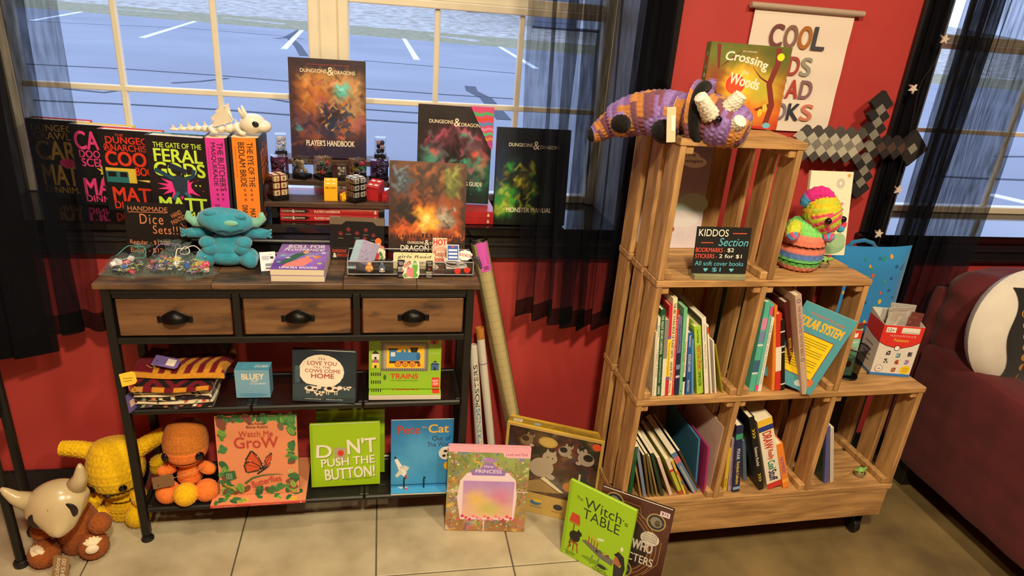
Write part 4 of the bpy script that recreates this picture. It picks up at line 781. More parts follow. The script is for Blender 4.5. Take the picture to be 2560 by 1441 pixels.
# romance paperbacks
def fr_rom(c):
    c.paint(30, 40, ['#7a4fb0', '#a07ad0'], [(.5, .42, .6, .08, 0, '#6a8ad8', .5), (.2, .2, .2, .2, 0, '#5f3aa0', .7), (.8, .3, .25, .2, 0, '#b07ad8', .6), (.5, .55, .5, .05, 10, '#8fa8e0', .6)], .15, 3)
    c.poly([(.10, .18), (.30, .22), (.46, .46), (.62, .60), (.52, .66), (.34, .56), (.18, .34)], '#3f6a58'); c.poly([(.18, .10), (.60, .12), (.74, .34), (.60, .48), (.44, .36), (.26, .22)], '#f08a80'); c.ell(.55, .63, .06, .05, '#e8b090'); c.poly([(.46, .62), (.50, .72), (.62, .73), (.66, .66), (.56, .70)], '#8a4a34'); c.ell(.78, .46, .06, .05, '#e0a070'); c.ell(.82, .47, .05, .04, '#d8883a'); c.stroke([(.58, .48), (.74, .50)], .05, '#efb8a0')
    for x, y, q in ((.12, .50, '#8ad0b8'), (.88, .22, '#a8d868'), (.10, .26, '#6ab0d8'), (.9, .62, '#e8e4f0'), (.68, .14, '#5a78d8'), (.24, .42, '#d8c8f0')): c.star(x, y, .05, q, 6, .8)
    c.text('ROLL FOR', .16, .80, .90, .93, '#f4eefc', .03); c.text('Romance', .10, .69, .90, .81, '#f4eefc', .02, .25); c.text('LENORA WOODS', .16, .03, .86, .10, '#f4eefc', .03)
def flat_pb(x, y, z, yaw, w, h, t, label, draw, grp):
    r = thing('paperback_book', label, 'book', TR(x, y, z, yaw), grp); m = MB(); b = .0005; m.box(-w/2, w/2, 0, h, 0, b).box(-w/2, w/2, 0, h, t-b, t).box(-w/2, -w/2+b, 0, h, 0, t); m.build('cover', cmat('#8f62c0'), r)
    MB().box(-w/2+b, w/2-.0004, .0003, h-.0003, b, t-b).build('pages', mat('pages_e2dabd', '#e2dabd', .9, noise=(300, .15), stretch=(1, 1, 40)), r)
    if draw: c = Canvas(r, Matrix.Translation((-w/2, 0, t)), w, h); draw(c); c.done()
flat_pb(-.213, 1.672, DZ+.0005, -1, .133, .203, .0165, 'lower purple romance paperback of the stack of two on the table', None, 'stacked romance paperbacks'); flat_pb(-.214, 1.672, DZ+.0175, -1.5, .133, .203, .0165, 'purple romance paperback with an embracing couple, on top of its stack', fr_rom, 'stacked romance paperbacks')
# black boxed dice set
bx = thing('boxed_dice_set', 'black gift box with red dice pictures, silver edge and orange sticker', 'box', TR(-.070, 1.833, DZ+.0012, -4, 8)); w, h, t = .150, .120, .018
MB().bbox(-w/2, w/2, 0, t, 0, h, b=.001).build('carton', mat('black_card', '#1d1c1d', .35, noise=(30, .1)), bx)
SILV = mat('silver_foil', '#d8d4bc', .22, .9)
m = MB(); m.box(-w/2, w/2, -.0006, t, h, h+.0006); m.prism([(-w/2, h), (w/2, h), (w/2, h-.020), (w/2-.022, h-.020), (w/2-.032, h-.010), (-w/2+.045, h-.010), (-w/2+.032, h-.020), (-w/2, h-.020)], -.0008, 0); m.build('foil_edge', SILV, bx)
c = Canvas(bx, FRONT @ Matrix.Translation((-w/2, 0, 0)), w, h)
for x, y in ((.20, .62), (.34, .72), (.50, .64), (.66, .72), (.80, .60), (.64, .52), (.48, .42)):
    c.star(x, y, .050, '#5a1d20', 6, .86); c.star(x, y, .030, '#8e3a38', 3, .6); c.rect(x-.05, y-.115, x+.05, y-.108, '#b8b0a4')
c.ell(.89, .46, .06, .085, '#f07a3a'); c.text('D', .05, .15, .09, .24, '#c8402e', .05); c.text('&', .05, .03, .11, .13, '#e8e0d0', .05); c.text('RED', .50, .15, .64, .21, '#e8e0d0', .03); c.rect(0, 0, 1, .30, '#242324'); c.text('DUNGEONS', .05, .17, .30, .24, '#c8402e', .04); c.text('&', .06, .05, .12, .15, '#e8e0d0', .05); c.text('DRAGONS', .13, .07, .36, .14, '#c8402e', .04); c.text('RED', .55, .13, .70, .19, '#e8e0d0', .03); c.done('box_print', 'box_lettering')
# clear organiser tray
TRAY = glass_mat('clear_tray', '#e4e4ea', mix=1.6)
ox0, ox1, oy0, oy1, oz = -.090, .244, 1.706, 1.808, DZ+.0005; oh = .044
tr_ = thing('clear_tray', 'clear plastic organiser tray full of stickers on the table front', 'tray', loc=((ox0+ox1)/2, oy0, oz))
m = MB(); e = .0018
m.box(ox0, ox1, oy0, oy1, oz+.006, oz+.008)
for a in (oy0, oy1-e): m.box(ox0, ox1, a, a+e, oz+.006, oz+oh)
for a in (ox0, ox1-e): m.box(a, a+e, oy0, oy1, oz+.006, oz+oh)
m.build('tray_shell', TRAY, tr_, world=True)
RIM = mat('clear_rim', '#c9c6cc', .12, 0, alpha=.55)
m = MB()
for z in (oz+oh, oz+.008): m.tube([(ox0, oy0, z), (ox1, oy0, z), (ox1, oy1, z), (ox0, oy1, z), (ox0, oy0, z)], .0016, 6)
for x in (ox0, ox1): m.tube([(x, oy0, oz+.008), (x, oy0, oz+oh)], .0016, 6)
m.build('rim', RIM, tr_, world=True)
for x in (ox0+.012, ox1-.012):
    for y in (oy0+.012, oy1-.012): MB().lathe([(0, 0), (.005, 0), (.005, .006)], 10, c=(x, y, oz)).build('foot', RIM, tr_, world=True)
def handle(s): 
    x = ox1+.002; m = MB(); m.tube([(x, oy0+.03, oz+oh), (x+.012, oy0+.028, oz+.046), (x+.022, oy0+.026, oz+.024), (x+.024, oy0+.025, oz+.016)], [.004, .006, .005, .003], 8); return m
handle(1).build('end_handle', mat('smoky_clear', '#4a4658', .1, 0, alpha=.7), tr_, world=True, smooth=True)
def flatcard(name, label, cat, M, w, h, col, draw, outline=None, grp=None, t=.0012):
    r = thing(name, label, cat, M, grp); m = MB(); pts = outline or [(0, 0), (1, 0), (1, 1), (0, 1)]
    m.prism([(a*w-w/2, b*h) for a, b in pts], 0, t); m.build('card', cmat(col), r)
    c = Canvas(r, FRONT @ Matrix.Translation((-w/2, 0, 0)), w, h); draw(c); c.done('print', 'lettering', PAPER); return r
def atY(u, v, y): p = at_y(u, v, y); return p
STK = 'stickers and pins in the clear tray'
def rom_s(c): c.text('Romantasy', .08, .68, .94, .92, '#b8352c', .02, arch=.06); c.ell(.28, .38, .14, .14, '#c83a34'); c.ell(.50, .42, .16, .16, '#d8484a'); c.poly([(.36, .40), (.64, .40), (.50, .16)], '#d8484a'); c.ell(.72, .52, .08, .12, '#5a8a54', 30); c.ell(.78, .34, .08, .10, '#6a9a5a', -30); c.ell(.16, .26, .1, .08, '#5a8a54')
cloud = [(.5+.5*cos(i*pi/12)*(1 if i % 2 else .93), .5+.5*sin(i*pi/12)*(1 if i % 2 else .93)) for i in range(24)]
p = atY(942, 652, 1.765); flatcard('sticker', 'cream sticker with red hearts and curved red word in the tray', 'sticker', TR(p.x, 1.765, oz+.010, -3, 10), .048, p.z-oz+.038, '#f2e8d4', rom_s, cloud, STK)
def hot_s(c): c.text('HOT', .06, .72, .96, .95, '#d8332e', .04); c.text('Girls', .06, .49, .96, .71, '#f09a8a', .03); c.text('Read', .08, .27, .94, .48, '#d85a52', .03); c.text('Books', .06, .05, .96, .26, '#d8332e', .03)
p = atY(1100, 605, 1.790); flatcard('sticker', 'tall cream sticker with red and pink words at the tray back', 'sticker', TR(p.x, 1.790, oz+.010, -3, 6), .040, .072, '#f0e2cc', hot_s, None, STK)
def gen_s(c): c.text('girls Read', .10, .62, .92, .84, '#2a2622', .0, .2); c.text('Smutty', .35, .30, .75, .50, '#2a2622', 0, .2); c.text('books', .60, .12, .90, .26, '#2a2622', 0, .2)
for q in ((.2, .9), (.42, .88), (.7, .86), (.9, .5), (.12, .3)): pass
p = atY(1035, 660, 1.742); flatcard('sticker', 'wide cream bumper sticker with black script in the tray middle', 'sticker', TR(p.x, 1.742, oz+.009, -2, 12), .112, .046, '#efe7b8', lambda c: (gen_s(c), [c.star(a, b, .02, '#2a2622', 4, .3) for a, b in ((.22, .90), (.45, .93), (.80, .90), (.93, .4))]), [(.03, 0), (.97, 0), (1, .06), (1, .94), (.97, 1), (.03, 1), (0, .94), (0, .06)], STK)
def bk_s(c): c.ell(.72, .62, .16, .36, '#6db24a'); c.ell(.66, .18, .24, .14, '#6db24a'); c.ell(.20, .16, .14, .12, '#6db24a'); c.poly([(.22, .12), (.62, .06), (.66, .56), (.26, .62)], '#e88a90'); c.rect(.34, .52, .38, .66, '#7a2a3a'); c.ell(.64, .80, .06, .055, '#f6f4ee'); c.ell(.78, .80, .06, .055, '#f6f4ee'); c.ell(.64, .80, .025, .025, '#1c1c1c'); c.ell(.78, .80, .025, .025, '#1c1c1c'); c.text('BOOKWORM', .04, .66, .52, .86, '#b85a4a', .02, rot=32)
p = at_z(1027, 694, oz); flatcard('sticker', 'sticker of a green bookworm holding a pink book, leaning on the tray front', 'sticker', TR(p.x, oy0-.010, oz+.0005, -2, 10), .046, .050, '#f2efe0', bk_s, [(.1, 0), (.9, .02), (1, .25), (.95, .9), (.75, 1), (.5, .9), (.1, .85), (0, .55), (.12, .4), (.0, .2)], STK)
def bc(c): c.text('BOOK', .12, .50, .88, .62, '#e8e2d8', .03); c.text('CLUB', .12, .36, .88, .48, '#e8e2d8', .03); c.ell(.5, .80, .32, .09, '#8a8490'); c.rect(.2, .18, .8, .20, '#b8b0b8'); c.rect(.2, .10, .8, .12, '#b8b0b8')
p = at_z(1002, 693, oz); flatcard('bookmark', 'black magnetic bookmark with white capitals left of the green worm sticker', 'bookmark', TR(p.x, oy0-.008, oz+.0005, -2, 9), .019, .050, '#221a22', bc, None, STK)
def rd(c): c.text('Good', .2, .84, .8, .94, '#d8d0c8', -.01, .3); c.text('Girls', .3, .70, .9, .80, '#d8d0c8', -.01, .3); c.ell(.5, .52, .22, .08, '#8a2f34'); c.ell(.42, .46, .1, .04, '#4f6a3a'); c.text('READ', .08, .28, .92, .38, '#e8e2d8', .02); c.text('DARK', .08, .16, .92, .26, '#e8e2d8', .02); c.text('Romance', .14, .04, .86, .12, '#e8e2d8', 0, .3)
p = at_z(1072, 692, oz); flatcard('bookmark', 'black magnetic bookmark with a red rose right of the green worm sticker', 'bookmark', TR(p.x, oy0-.008, oz+.0005, -1, 9), .018, .048, '#1c1718', rd, None, STK)
def pin(u, v, label, col, draw, sx, sy):
    p = atY(u, v, oy0-.004); o = thing('pin', label, 'pin', TR(p.x, oy0-.0030, p.z, -1, 0), STK); m = MB(); m.ball((0, 0, 0), (sx, .0028, sy), 18, 12); m.ball((0, 0, sy*.95), (sx*.62, .0028, sy*.7), 16, 10); m.build('pin_body', mat('pin_'+col.strip('#'), col, .35), o, smooth=True); draw(o)
def d_a(o): 
    for s in (-1, 1): MB().tube([(s*.002, -.003, .001), (s*.005, -.0034, -.003), (s*.006, -.003, -.006)], .0005, 5).build('outline', mat('pin_line', '#6a4420', .4), o); MB().ball((s*.004, -.0026, .012), (.001, .0006, .001), 8, 6).build('eye', mat('pin_line', '#6a4420', .4), o)
pin(923, 672, 'small peach animal-shaped pin clipped on the tray rim', '#eab070', d_a, .0105, .0105)
def d_b(o):
    MB().ball((0, -.0026, -.002), (.0045, .0008, .0036), 10, 8).build('paw_pad', mat('pin_cream', '#efe8d8', .4), o)
    for s in (-1.5, -.5, .5, 1.5): MB().ball((s*.0038, -.0026, -.0085+abs(s)*.001), (.0016, .0008, .0018), 8, 6).build('toe_pad', mat('pin_cream', '#efe8d8', .4), o)
pin(955, 672, 'small grey-blue paw-shaped pin clipped on the tray rim', '#5a6a86', d_b, .0095, .0105)
for i in range(5):
    p = atY(882+i*7, 668, 1.748); q = thing('notebook', ['pale blue mini notebook at the left end of the tray', 'second pale blue mini notebook from the tray end', 'third pale blue mini notebook from the tray end', 'fourth pale blue mini notebook from the tray end', 'lilac patterned mini notebook leaning over the others in the tray'][i], 'notebook', TR(ox0+.020+i*.0045, oy0+.012, oz+.0135, 38, 4, -26), 'mini notebooks in the tray')
    MB().box(-.028, .028, 0, .0028, 0, .080).build('cover', cmat('#a9c6dc' if i < 4 else '#b8b4dc'), q); MB().box(-.0278, .0278, .0005, .0024, .0005, .0795).build('pages', mat('pages_grey', '#c8ccd0', .9), q)
    if i in (0, 4):
        c = Canvas(q, FRONT @ Matrix.Translation((-.028, 0, 0)), .056, .08); g = random.Random(i)
        for k in range(34): c.ell(g.uniform(.06, .94), g.uniform(.05, .95), .035, .02, g.choice(['#e6a8c8', '#7fa8d8', '#8a7ac0', '#d8e0f0']), g.uniform(0, 180), 8)
        c.done('pattern')
for i in range(3):
    q = thing('pen_case', ['lower black pen case lying in the tray', 'middle black pen case lying in the tray', 'upper black pen case lying in the tray'][i], 'case', TR(-.010+.004*i, 1.735+.006*i, oz+.0088+i*.0085, 5*i), 'black cases lying in the tray')
    MB().bbox(-.028, .028, -.008, .008, 0, .008, b=.003).build('case_body', mat('black_glossy', '#16151a', .25), q); MB().box(-.028, .028, -.0083, -.0079, .0035, .0045).build('seam', mat('grey_seam', '#6a6a70', .4), q)
g = random.Random(5)
for i, (lb, col) in enumerate([('white sticker sheet lowest in the pile at the tray right end', '#e8e4e0'), ('dark lined sticker in the pile at the tray right end', '#2a2c34'), ('pink sticker lying near the tray middle', '#d8949a'), ('beige shell-like sticker lying in the tray', '#d8b48a'), ('white oval sticker in the right pile', '#f0ece8'), ('teal-edged white sticker in the right pile', '#cfe0dc'), ('white sticker with a red word at the tray right end', '#f2ede6'), ('blue and white lined ticket sticker on top of the right pile', '#3f5ab0')]):
    x = [.205, .198, .128, .140, .212, .200, .222, .192][i]; z = oz+.0088+[0, .006, .004, .0, .011, .016, .022, .026][i]; y = [1.75, 1.748, 1.745, 1.735, 1.752, 1.748, 1.755, 1.742][i]
    s = thing('sticker', lb, 'sticker', TR(x, y, z, g.uniform(-25, 25), [70, 68, 66, 74, 64, 66, 50, 42][i]), STK); w = [.06, .052, .044, .040, .05, .05, .045, .034][i]; hh = [.045, .04, .03, .03, .035, .03, .035, .048][i]
    m = MB(); pts = [(w*.5*cos(k*pi/9)*(1 if k % 2 else .9), hh*.5+hh*.5*sin(k*pi/9)*(1 if k % 2 else .9)) for k in range(18)] if i not in (7, 0) else [(-w/2, 0), (w/2, 0), (w/2, hh), (-w/2, hh)]
    m.prism(pts, 0, .0012); m.build('card', cmat('#f2efe8'), s); c = Canvas(s, FRONT @ Matrix.Translation((-w/2, 0, 0)), w, hh); c.ell(.5, .5, .40, .40, col)
    if i == 7: c.rect(.06, .05, .94, .95, col); [c.rect(.14, .15+.22*k, .86, .27+.22*k, '#e8ecf6') for k in range(3)]; c.ell(.5, .86, .12, .06, '#d84a5a')
    if i == 6: c.text('BOOKED', .10, .36, .90, .64, '#c83a34', .03)
    c.done('print', 'lettering', PAPER)
for i, (u, v) in enumerate(((1144, 679), (1168, 677))):
    p = atY(u, v, oy0-.003); d = thing('price_dot', ['left round red sticker stuck on the tray front', 'right round red sticker stuck on the tray front'][i], 'sticker', TR(p.x, oy0-.0006, p.z), 'red dots on the tray'); MB().ball((0, 0, 0), (.0088, .0006, .0088), 20, 12).build('dot', mat('red_dot', '#e03a30', .5), d, smooth=True); MB().tube([(-.003, -.0008, .001), (.002, -.0008, .002), (.003, -.0008, -.002)], .0003, 5).build('pen_mark', mat('pen_ink', '#7a1a18', .5), d)
# ------------------------------------------------------------------ rolls standing right of the table
def rollthing(name, label, cat, bot, top, r, m, grp=None):
    bot = Vector(bot); top = Vector(top); d = (top-bot); L = d.length; q = Vector((0, 0, 1)).rotation_difference(d.normalized()).to_matrix().to_4x4(); o = thing(name, label, cat, Matrix.Translation(bot) @ q, grp); return o, L
gm = print_mat('grid_paper', .55)
a = at_y(1283, 1062, 1.80); b = at_y(1197, 606, 1.862); d_ = (b-a).normalized(); a = a-d_*(a.z/d_.z)+d_*.012
o, L = rollthing('gaming_mat_roll', 'tall rolled beige grid mat with pink labels leaning beside the table', 'mat roll', a, b, .027, None)
R_ = .0265; mb = MB(); NV = 60; NU = 24
mb.grid(NU, 1, lambda u, v: (R_*cos(2*pi*u), R_*sin(2*pi*u), L*v), colf=lambda u, v: '#cbbb8e')
for k in range(8): mb.add([(r*cos(th), r*sin(th), z) for th in (2*pi*k/8, 2*pi*k/8+.02) for r in (R_+.0002,) for z in (.02, L-.02)], [(0, 2, 3, 1)], col='#97906f')
for k in range(int(L/.0254)): mb.lathe([(R_+.0002, .02+k*.0254), (R_+.0002, .0208+k*.0254)], NU, col='#97906f')
mb.build('grid_paper', gm, o, smooth=True)
MB().lathe([(R_*.55, .002), (R_*.98, .002), (R_*.98, 0), (R_*.5, 0)], 24).build('roll_end', mat('roll_core', '#8f8464', .8), o); m = MB(); m.lathe([(R_, L), (R_*.8, L), (R_*.55, L-.01), (R_*.3, L), (R_*.2, L-.05)], 24); m.build('rolled_layers', mat('roll_core', '#8f8464', .8), o)
m = MB(); m.lathe([(R_+.0012, 0), (R_+.0012, L+.008), (R_*.86, L+.014), (R_*.7, L+.008)], 24); m.build('plastic_wrap', glass_mat('plastic_wrap', '#f6f6f2', .08, mix=.7), o, smooth=True)
PK = mat('pink_label', '#d65ac0', .5)
def lab(z0, z1, t0, t1): m = MB(); m.grid(8, 1, lambda u, v: ((R_+.0016)*cos(t0+(t1-t0)*u), (R_+.0016)*sin(t0+(t1-t0)*u), z0+(z1-z0)*v)); return m
fa = math.atan2(-1, -.05)
lb = lab(L-.085, L+.004, fa-.35, fa+.85).build('price_label', PK, o, smooth=True)
m = MB()
for k in range(9): m.add([((R_+.0019)*cos(fa+.0+.06*k+q), (R_+.0019)*sin(fa+.06*k+q), z) for q in (0, .03) for z in (L-.080, L-.068)], [(0, 2, 3, 1)])
for k in range(3): m.add([((R_+.0019)*cos(fa+.05+q), (R_+.0019)*sin(fa+.05+q), L-.062+.008*k+z) for q in (0, .5) for z in (0, .003)], [(0, 2, 3, 1)])
m.build('barcode', mat('barcode_ink', '#2a1428', .6), lb)
lb = lab(.085, .150, fa-.9, fa+.9).build('product_label', PK, o, smooth=True)
m = MB()
for z in (.148, .088): m.grid(8, 1, lambda u, v: ((R_+.0019)*cos(fa-.85+1.7*u), (R_+.0019)*sin(fa-.85+1.7*u), z+.0016*v))
for k in range(5): m.grid(4, 1, lambda u, v: ((R_+.0019)*cos(fa-.7+1.2*u*(1-.1*k)), (R_+.0019)*sin(fa-.7+1.2*u*(1-.1*k)), .098+.010*k+.0018*v))
m.build('label_print', mat('barcode_ink', '#2a1428', .6), lb)
def tube_t(label, bot_px, top_px, yb, yt, r, col, band, words):
    a = at_y(*bot_px, yb); b = at_y(*top_px, yt); d = (b-a).normalized(); a = a-d*(a.z/d.z)+d*.006; o, L = rollthing('poster_tube', label, 'poster tube', a, b, r, None, 'white poster tubes')
    m = MB(); m.lathe([(r, 0), (r, L-.002), (r*.86, L), (r*.80, L-.03), (0, L-.03)], 24); m.build('tube', mat('white_card', '#d6d2c4', .5, noise=(10, .05)), o, smooth=True, sharp=40)
    MB().lathe([(0, -.001), (r+.0008, -.001), (r+.0008, .02)], 24).build('end_cap', mat('white_cap', '#c8c6be', .4), o, smooth=True, sharp=40)
    if band: MB().lathe([(r+.0004, L-.035), (r+.0008, L-.034), (r+.0008, L+.001), (r*.84, L+.001), (r*.80, L-.02)], 24).build('mouth_band', mat('brown_card', '#c07a34', .6), o, smooth=True, sharp=40); MB().lathe([(r+.0005, L*.80), (r+.0010, L*.80+.001), (r+.0005, L*.80+.003)], 20).build('rubber_band', mat('rubber_band', '#8a6a9a', .6), o)
    if words:
        W_ = []
        for (st, z0, z1, w0, w1, cl, bd) in words:
            v, f, tw, th = text_mesh(st, bd, 0); f0 = fa+.15; mm = MB(); mm.add([((r+.0007)*cos(f0-w0+(w1+w0)*(1-q)), (r+.0007)*sin(f0-w0+(w1+w0)*(1-q)), z0+(z1-z0)*p) for p, q in v], f, col=cl); W_.append(mm)
        mm = MB(); [mm.add(x.v, x.f, cols=x.c) for x in W_]; mm.build('lettering', PAPER, o)
    return L
tube_t('white poster tube with an orange-brown mouth band beside the table', (1226, 1085), (1199, 820), 1.800, 1.835, .0125, '#d6d2c4', True, None)
tube_t('white poster tube with bold black and blue lettering nearest the table', (1197, 1085), (1183, 862), 1.805, 1.840, .0135, '#d6d2c4', False, [('POSTERS', .325, .47, .45, .45, '#17171a', .03), ('TRENDS', .19, .32, .45, .45, '#2f7fc0', .03), ('22.375 x 34', .30, .36, .85, -.70, '#55555a', 0)])
# ================================================================== things on the table shelves
S1, S0 = .4435, .1165
# folded printed cloths and crochet pieces
def cloth_col(seed, base):
    g = random.Random(seed); spots = [(g.random(), g.random(), g.choice(['#e8dcae', '#2a2620', '#c8503a', '#8aa07a', '#efe6c8', '#6a4a7a', '#d8a05a', '#1c1a1a'])) for _ in range(60)]
    def f(u, v):
        for a, b, c in spots:
            if abs(u-a) < .022 and abs(v-b) < .09: return c
        return base
    return f
cz = S1+.0006; fx0, fx1 = -.640, -.452
for i, (base, lb) in enumerate([('#1f1a1c', 'black printed folded cloth at the bottom of the fabric pile'), ('#e8dfc0', 'white and black lettered folded cloth second from the bottom of the pile'), ('#262024', 'dark patterned folded cloth in the middle of the fabric pile'), ('#ebe2c4', 'cream cloth with red flowers, second from the top of the fabric pile'), ('#e8dc9c', 'pale yellow folded cloth on top of the fabric pile')]):
    t = .0115; o = thing('folded_cloth', lb, 'cloth', loc=((fx0+fx1)/2, 1.665, cz+i*(t+.0006)), group='folded printed cloths'); w = (fx1-fx0)+.006*((i*3) % 3); d = .150; cf = cloth_col(i+2, base)
    def sh(u, v, w=w, d=d, t=t, i=i):
        a = 2*pi*v; k = .5; x = (u-.5)*w; r = (abs(cos(a))**.25)*(1 if cos(a) >= 0 else -1); q = (abs(sin(a))**.6)*(1 if sin(a) >= 0 else -1)
        return (x+.003*sin(9*v+i), d*.5-.5*d*r+.004*sin(u*7+i), t*.5+q*t*.46+.0010*sin(u*11+i*2))
    m = MB(); m.grid(44, 36, sh, colf=cf)
    n0 = len(m.v); m.build('folded_layers', FABR, o, smooth=True)
    e = MB()
    for s in (0, 1): e.add([sh(s, k/36) for k in range(36)], [tuple(range(36))], col=base)
    e.build('side_fold', FABR, o)
GOLD, MAR, BK = '#c48628', '#6a1524', '#171513'
def knitslab(name, label, cx, y0, z0, w, d, t, colf, seed, rot=0, parts=None, droop=0):
    o = thing(name, label, 'knit', TR(cx, y0, z0, rot), 'crocheted pieces on the shelf'); m = MB(); nx, ny = int(w/.0075), int(d/.0075); s = 3
    def top(u, v):
        ex = min(u, 1-u)*w; ey = min(v, 1-v)*d; e = min(1, ex/.012, ey/.034); zz = t*(e**.5)
        st = abs(sin(pi*u*nx+ (pi/2)*(int(v*ny) % 2)))*abs(sin(pi*(v*ny % 1)+.1))
        return ((u-.5)*w+.004*sin(v*8+seed), v*d+.004*sin(u*7+seed), max(.0008, zz+.0028*st*e+.004*sin(u*5+seed)*e-droop*max(0, u-.7)**1.2))
    m.grid(nx*s, ny*s, top, colf=lambda u, v: colf(u*nx, v*ny)); m.grid(6, 6, lambda u, v: ((u-.5)*w, v*d, 0), colf=lambda u, v: BK); m.build('crochet_panel', YARN, o, smooth=True)
    return o
zk = cz+5*.0121+.001
k1 = knitslab('crochet_scarf', 'maroon, black and gold crocheted scarf lying on the folded cloths', -.548, 1.650, zk, .200, .165, .020, lambda i, j: GOLD if j < 1.1 and int(i) % 7 < 4 else (MAR if j < 1.1 or int((abs(i % 14-7)+j)/2.4) % 2 else BK), 1)
k2 = knitslab('crochet_scarf', 'gold and maroon striped crocheted scarf on top of the knit pile', -.535, 1.676, zk+.0255, .235, .150, .024, lambda i, j: GOLD if int((i-j*.35)/2.1) % 2 and i > 7 or j < 1.1 else MAR, 2, -4)
def chunky(i, j): return '#3a281c' if int(i/2+j/2) % 2 else '#2e1f17'
k3 = knitslab('crochet_hat', 'dark brown crocheted piece at the back of the upper shelf', -.495, 1.748, zk+.0255+.030, .150, .100, .052, chunky, 3)
def hangtag(par, M, w, h, col, ink):
    m = MB(); m.T = M; m.prism([(-w/2, 0), (w/2-.006, 0), (w/2, .006), (w/2, h-.006), (w/2-.006, h), (-w/2, h)], 0, .0008); t = m.build('hang_tag', mat('tag_'+col.strip('#'), col, .6), par); RM[t.name] = RM[par.name]
    c = Canvas(t, M @ FRONT @ Matrix.Translation((-w/2, 0, 0)), w, h); ink(c); c.done('tag_print', 'tag_lettering', PAPER)
hangtag(k2, TR(-.030, .004, .033, -6, 58, -8), .070, .030, '#6a5aa0', lambda c: (c.rect(.52, .2, .86, .85, '#e8c8b8'), c.rect(.55, .28, .83, .78, '#d8d4cc'), c.stroke([(.10, .5), (.2, .45)], .02, '#2a2440')))
hangtag(k1, TR(-.090, -.006, .028, 12, 20, 8), .036, .034, '#e8c02c', lambda c: (c.stroke([(.2, .6), (.8, .5)], .03, '#2a2416'), c.stroke([(.2, .4), (.7, .3)], .03, '#2a2416')))
MB().tube([(-.092, -.010, .030), (-.088, -.016, .020), (-.080, -.014, .010), (-.070, -.010, .018), (-.078, -.014, .030), (-.06, -.012, .0)], .0007, 5).build('twine', mat('twine', '#b8a47a', .9), k1)
MB().tube([(-.070, .0, .040), (-.060, -.002, .034), (-.048, -.002, .036), (-.058, .0, .044)], .0007, 5).build('twine', mat('twine', '#b8a47a', .9), k2)
lt = thing('price_tag', 'lilac price tag hanging at the left end of the folded cloths', 'tag', TR(-.6475, 1.668, S1+.012, 70, 3)); MB().box(-.018, .018, 0, .0008, -.012, .042).build('card', mat('tag_6a5aa0', '#6a5aa0', .6), lt)
c = Canvas(lt, FRONT @ Matrix.Translation((-.018, -.012, 0)), .036, .054); c.rect(.25, .25, .75, .60, '#d8c8c0'); c.rect(.3, .32, .7, .54, '#e8b8a0'); c.done('tag_print')
# little blue slipcase box
def fbl(c): c.rect(0, 0, 1, 1, '#7fb6d8'); c.text('BLUEY', .20, .66, .84, .86, '#f6ecca', .06); c.text('LITTLE LIBRARY', .44, .48, .90, .54, '#e8f0f4', .02); c.ell(.5, .10, .42, .06, '#6aa4ca'); c.stroke([(.46, .62), (.56, .59), (.66, .62)], .03, '#f6ecca')
o = thing('book_box', 'small light blue boxed set of mini books on the upper shelf', 'box', TR(-.353, 1.712, S1+.0006, -2, 0)); MB().bbox(-.0455, .0455, 0, .045, 0, .088, b=.001).build('slipcase', cmat('#6fa8cc'), o)
c = Canvas(o, FRONT @ Matrix.Translation((-.0455, 0, 0)), .091, .088); fbl(c); c.done('cover_picture', 'lettering'); c = Canvas(o, Matrix.Translation((-.0455, 0, .088)), .091, .045); c.rect(0, 0, 1, 1, '#5fb0d8'); c.text('LITTLE LIBRARY', .56, .3, .95, .6, '#e8f4f8', .02); c.done('top_print', 'lettering')
# board book: cows and moon
def fcow(c):
    c.paint(26, 26, ['#2a3a44', '#1e2c38'], [(.2, .15, .5, .1, 0, '#3a5058', .7), (.5, .22, .6, .05, 0, '#46606a', .6)], .12, 2); c.ell(.46, .60, .36, .33, '#efe8d4'); c.poly([(.0, .10), (1, .10), (1, .30), (.75, .34), (.5, .30), (.2, .36), (0, .32)], '#33474f')
    for w_, x, y, s in (('cow', .30, .26, 1), ('cow', .62, .26, 1.1), ('cow', .42, .18, .6), ('cow', .86, .30, .5)):
        c.ell(x, y, .11*s, .055*s, '#e8dcc8'); c.ell(x+.12*s, y+.03*s, .04*s, .035*s, '#e8dcc8'); c.ell(x-.03*s, y+.015*s, .04*s, .03*s, '#2a2422'); c.ell(x+.06*s, y-.01*s, .03*s, .02*s, '#2a2422'); [c.rect(x+q*s-.008, y-.10*s, x+q*s+.008, y-.03*s, '#d8ccb8') for q in (-.07, -.04, .05, .08)]
    c.rect(.04, .36, .12, .66, '#3f5662'); c.ell(.08, .66, .04, .04, '#4a6470'); c.stroke([(.86, .30), (.86, .44)], .012, '#1f2c30'); c.ell(.84, .46, .06, .04, '#22323a'); c.ell(.94, .44, .05, .04, '#22323a')
    r = '#a83a34'; c.text("I'LL", .42, .83, .53, .875, r, .01); c.text('LOVE YOU', .24, .725, .70, .80, r, .015); c.text('TILL THE', .33, .665, .60, .705, r, .01); c.text('COWS COME', .20, .58, .76, .645, r, .015); c.text('HOME', .30, .47, .66, .56, r, .03); c.text('KATHRYN CRISTALDI', .20, .045, .46, .065, '#d8d8cc'); c.text('KRISTYNA LITTEN', .54, .045, .80, .065, '#d8d8cc')
b = book('dark board book with cows under a big cream moon', .172, .150, .020, lean(-.160, 1.672, S1+.0008, -8, 9, .172, .020), '#22323c', fcow, None, '#ddd6c6', True, 'board_book')
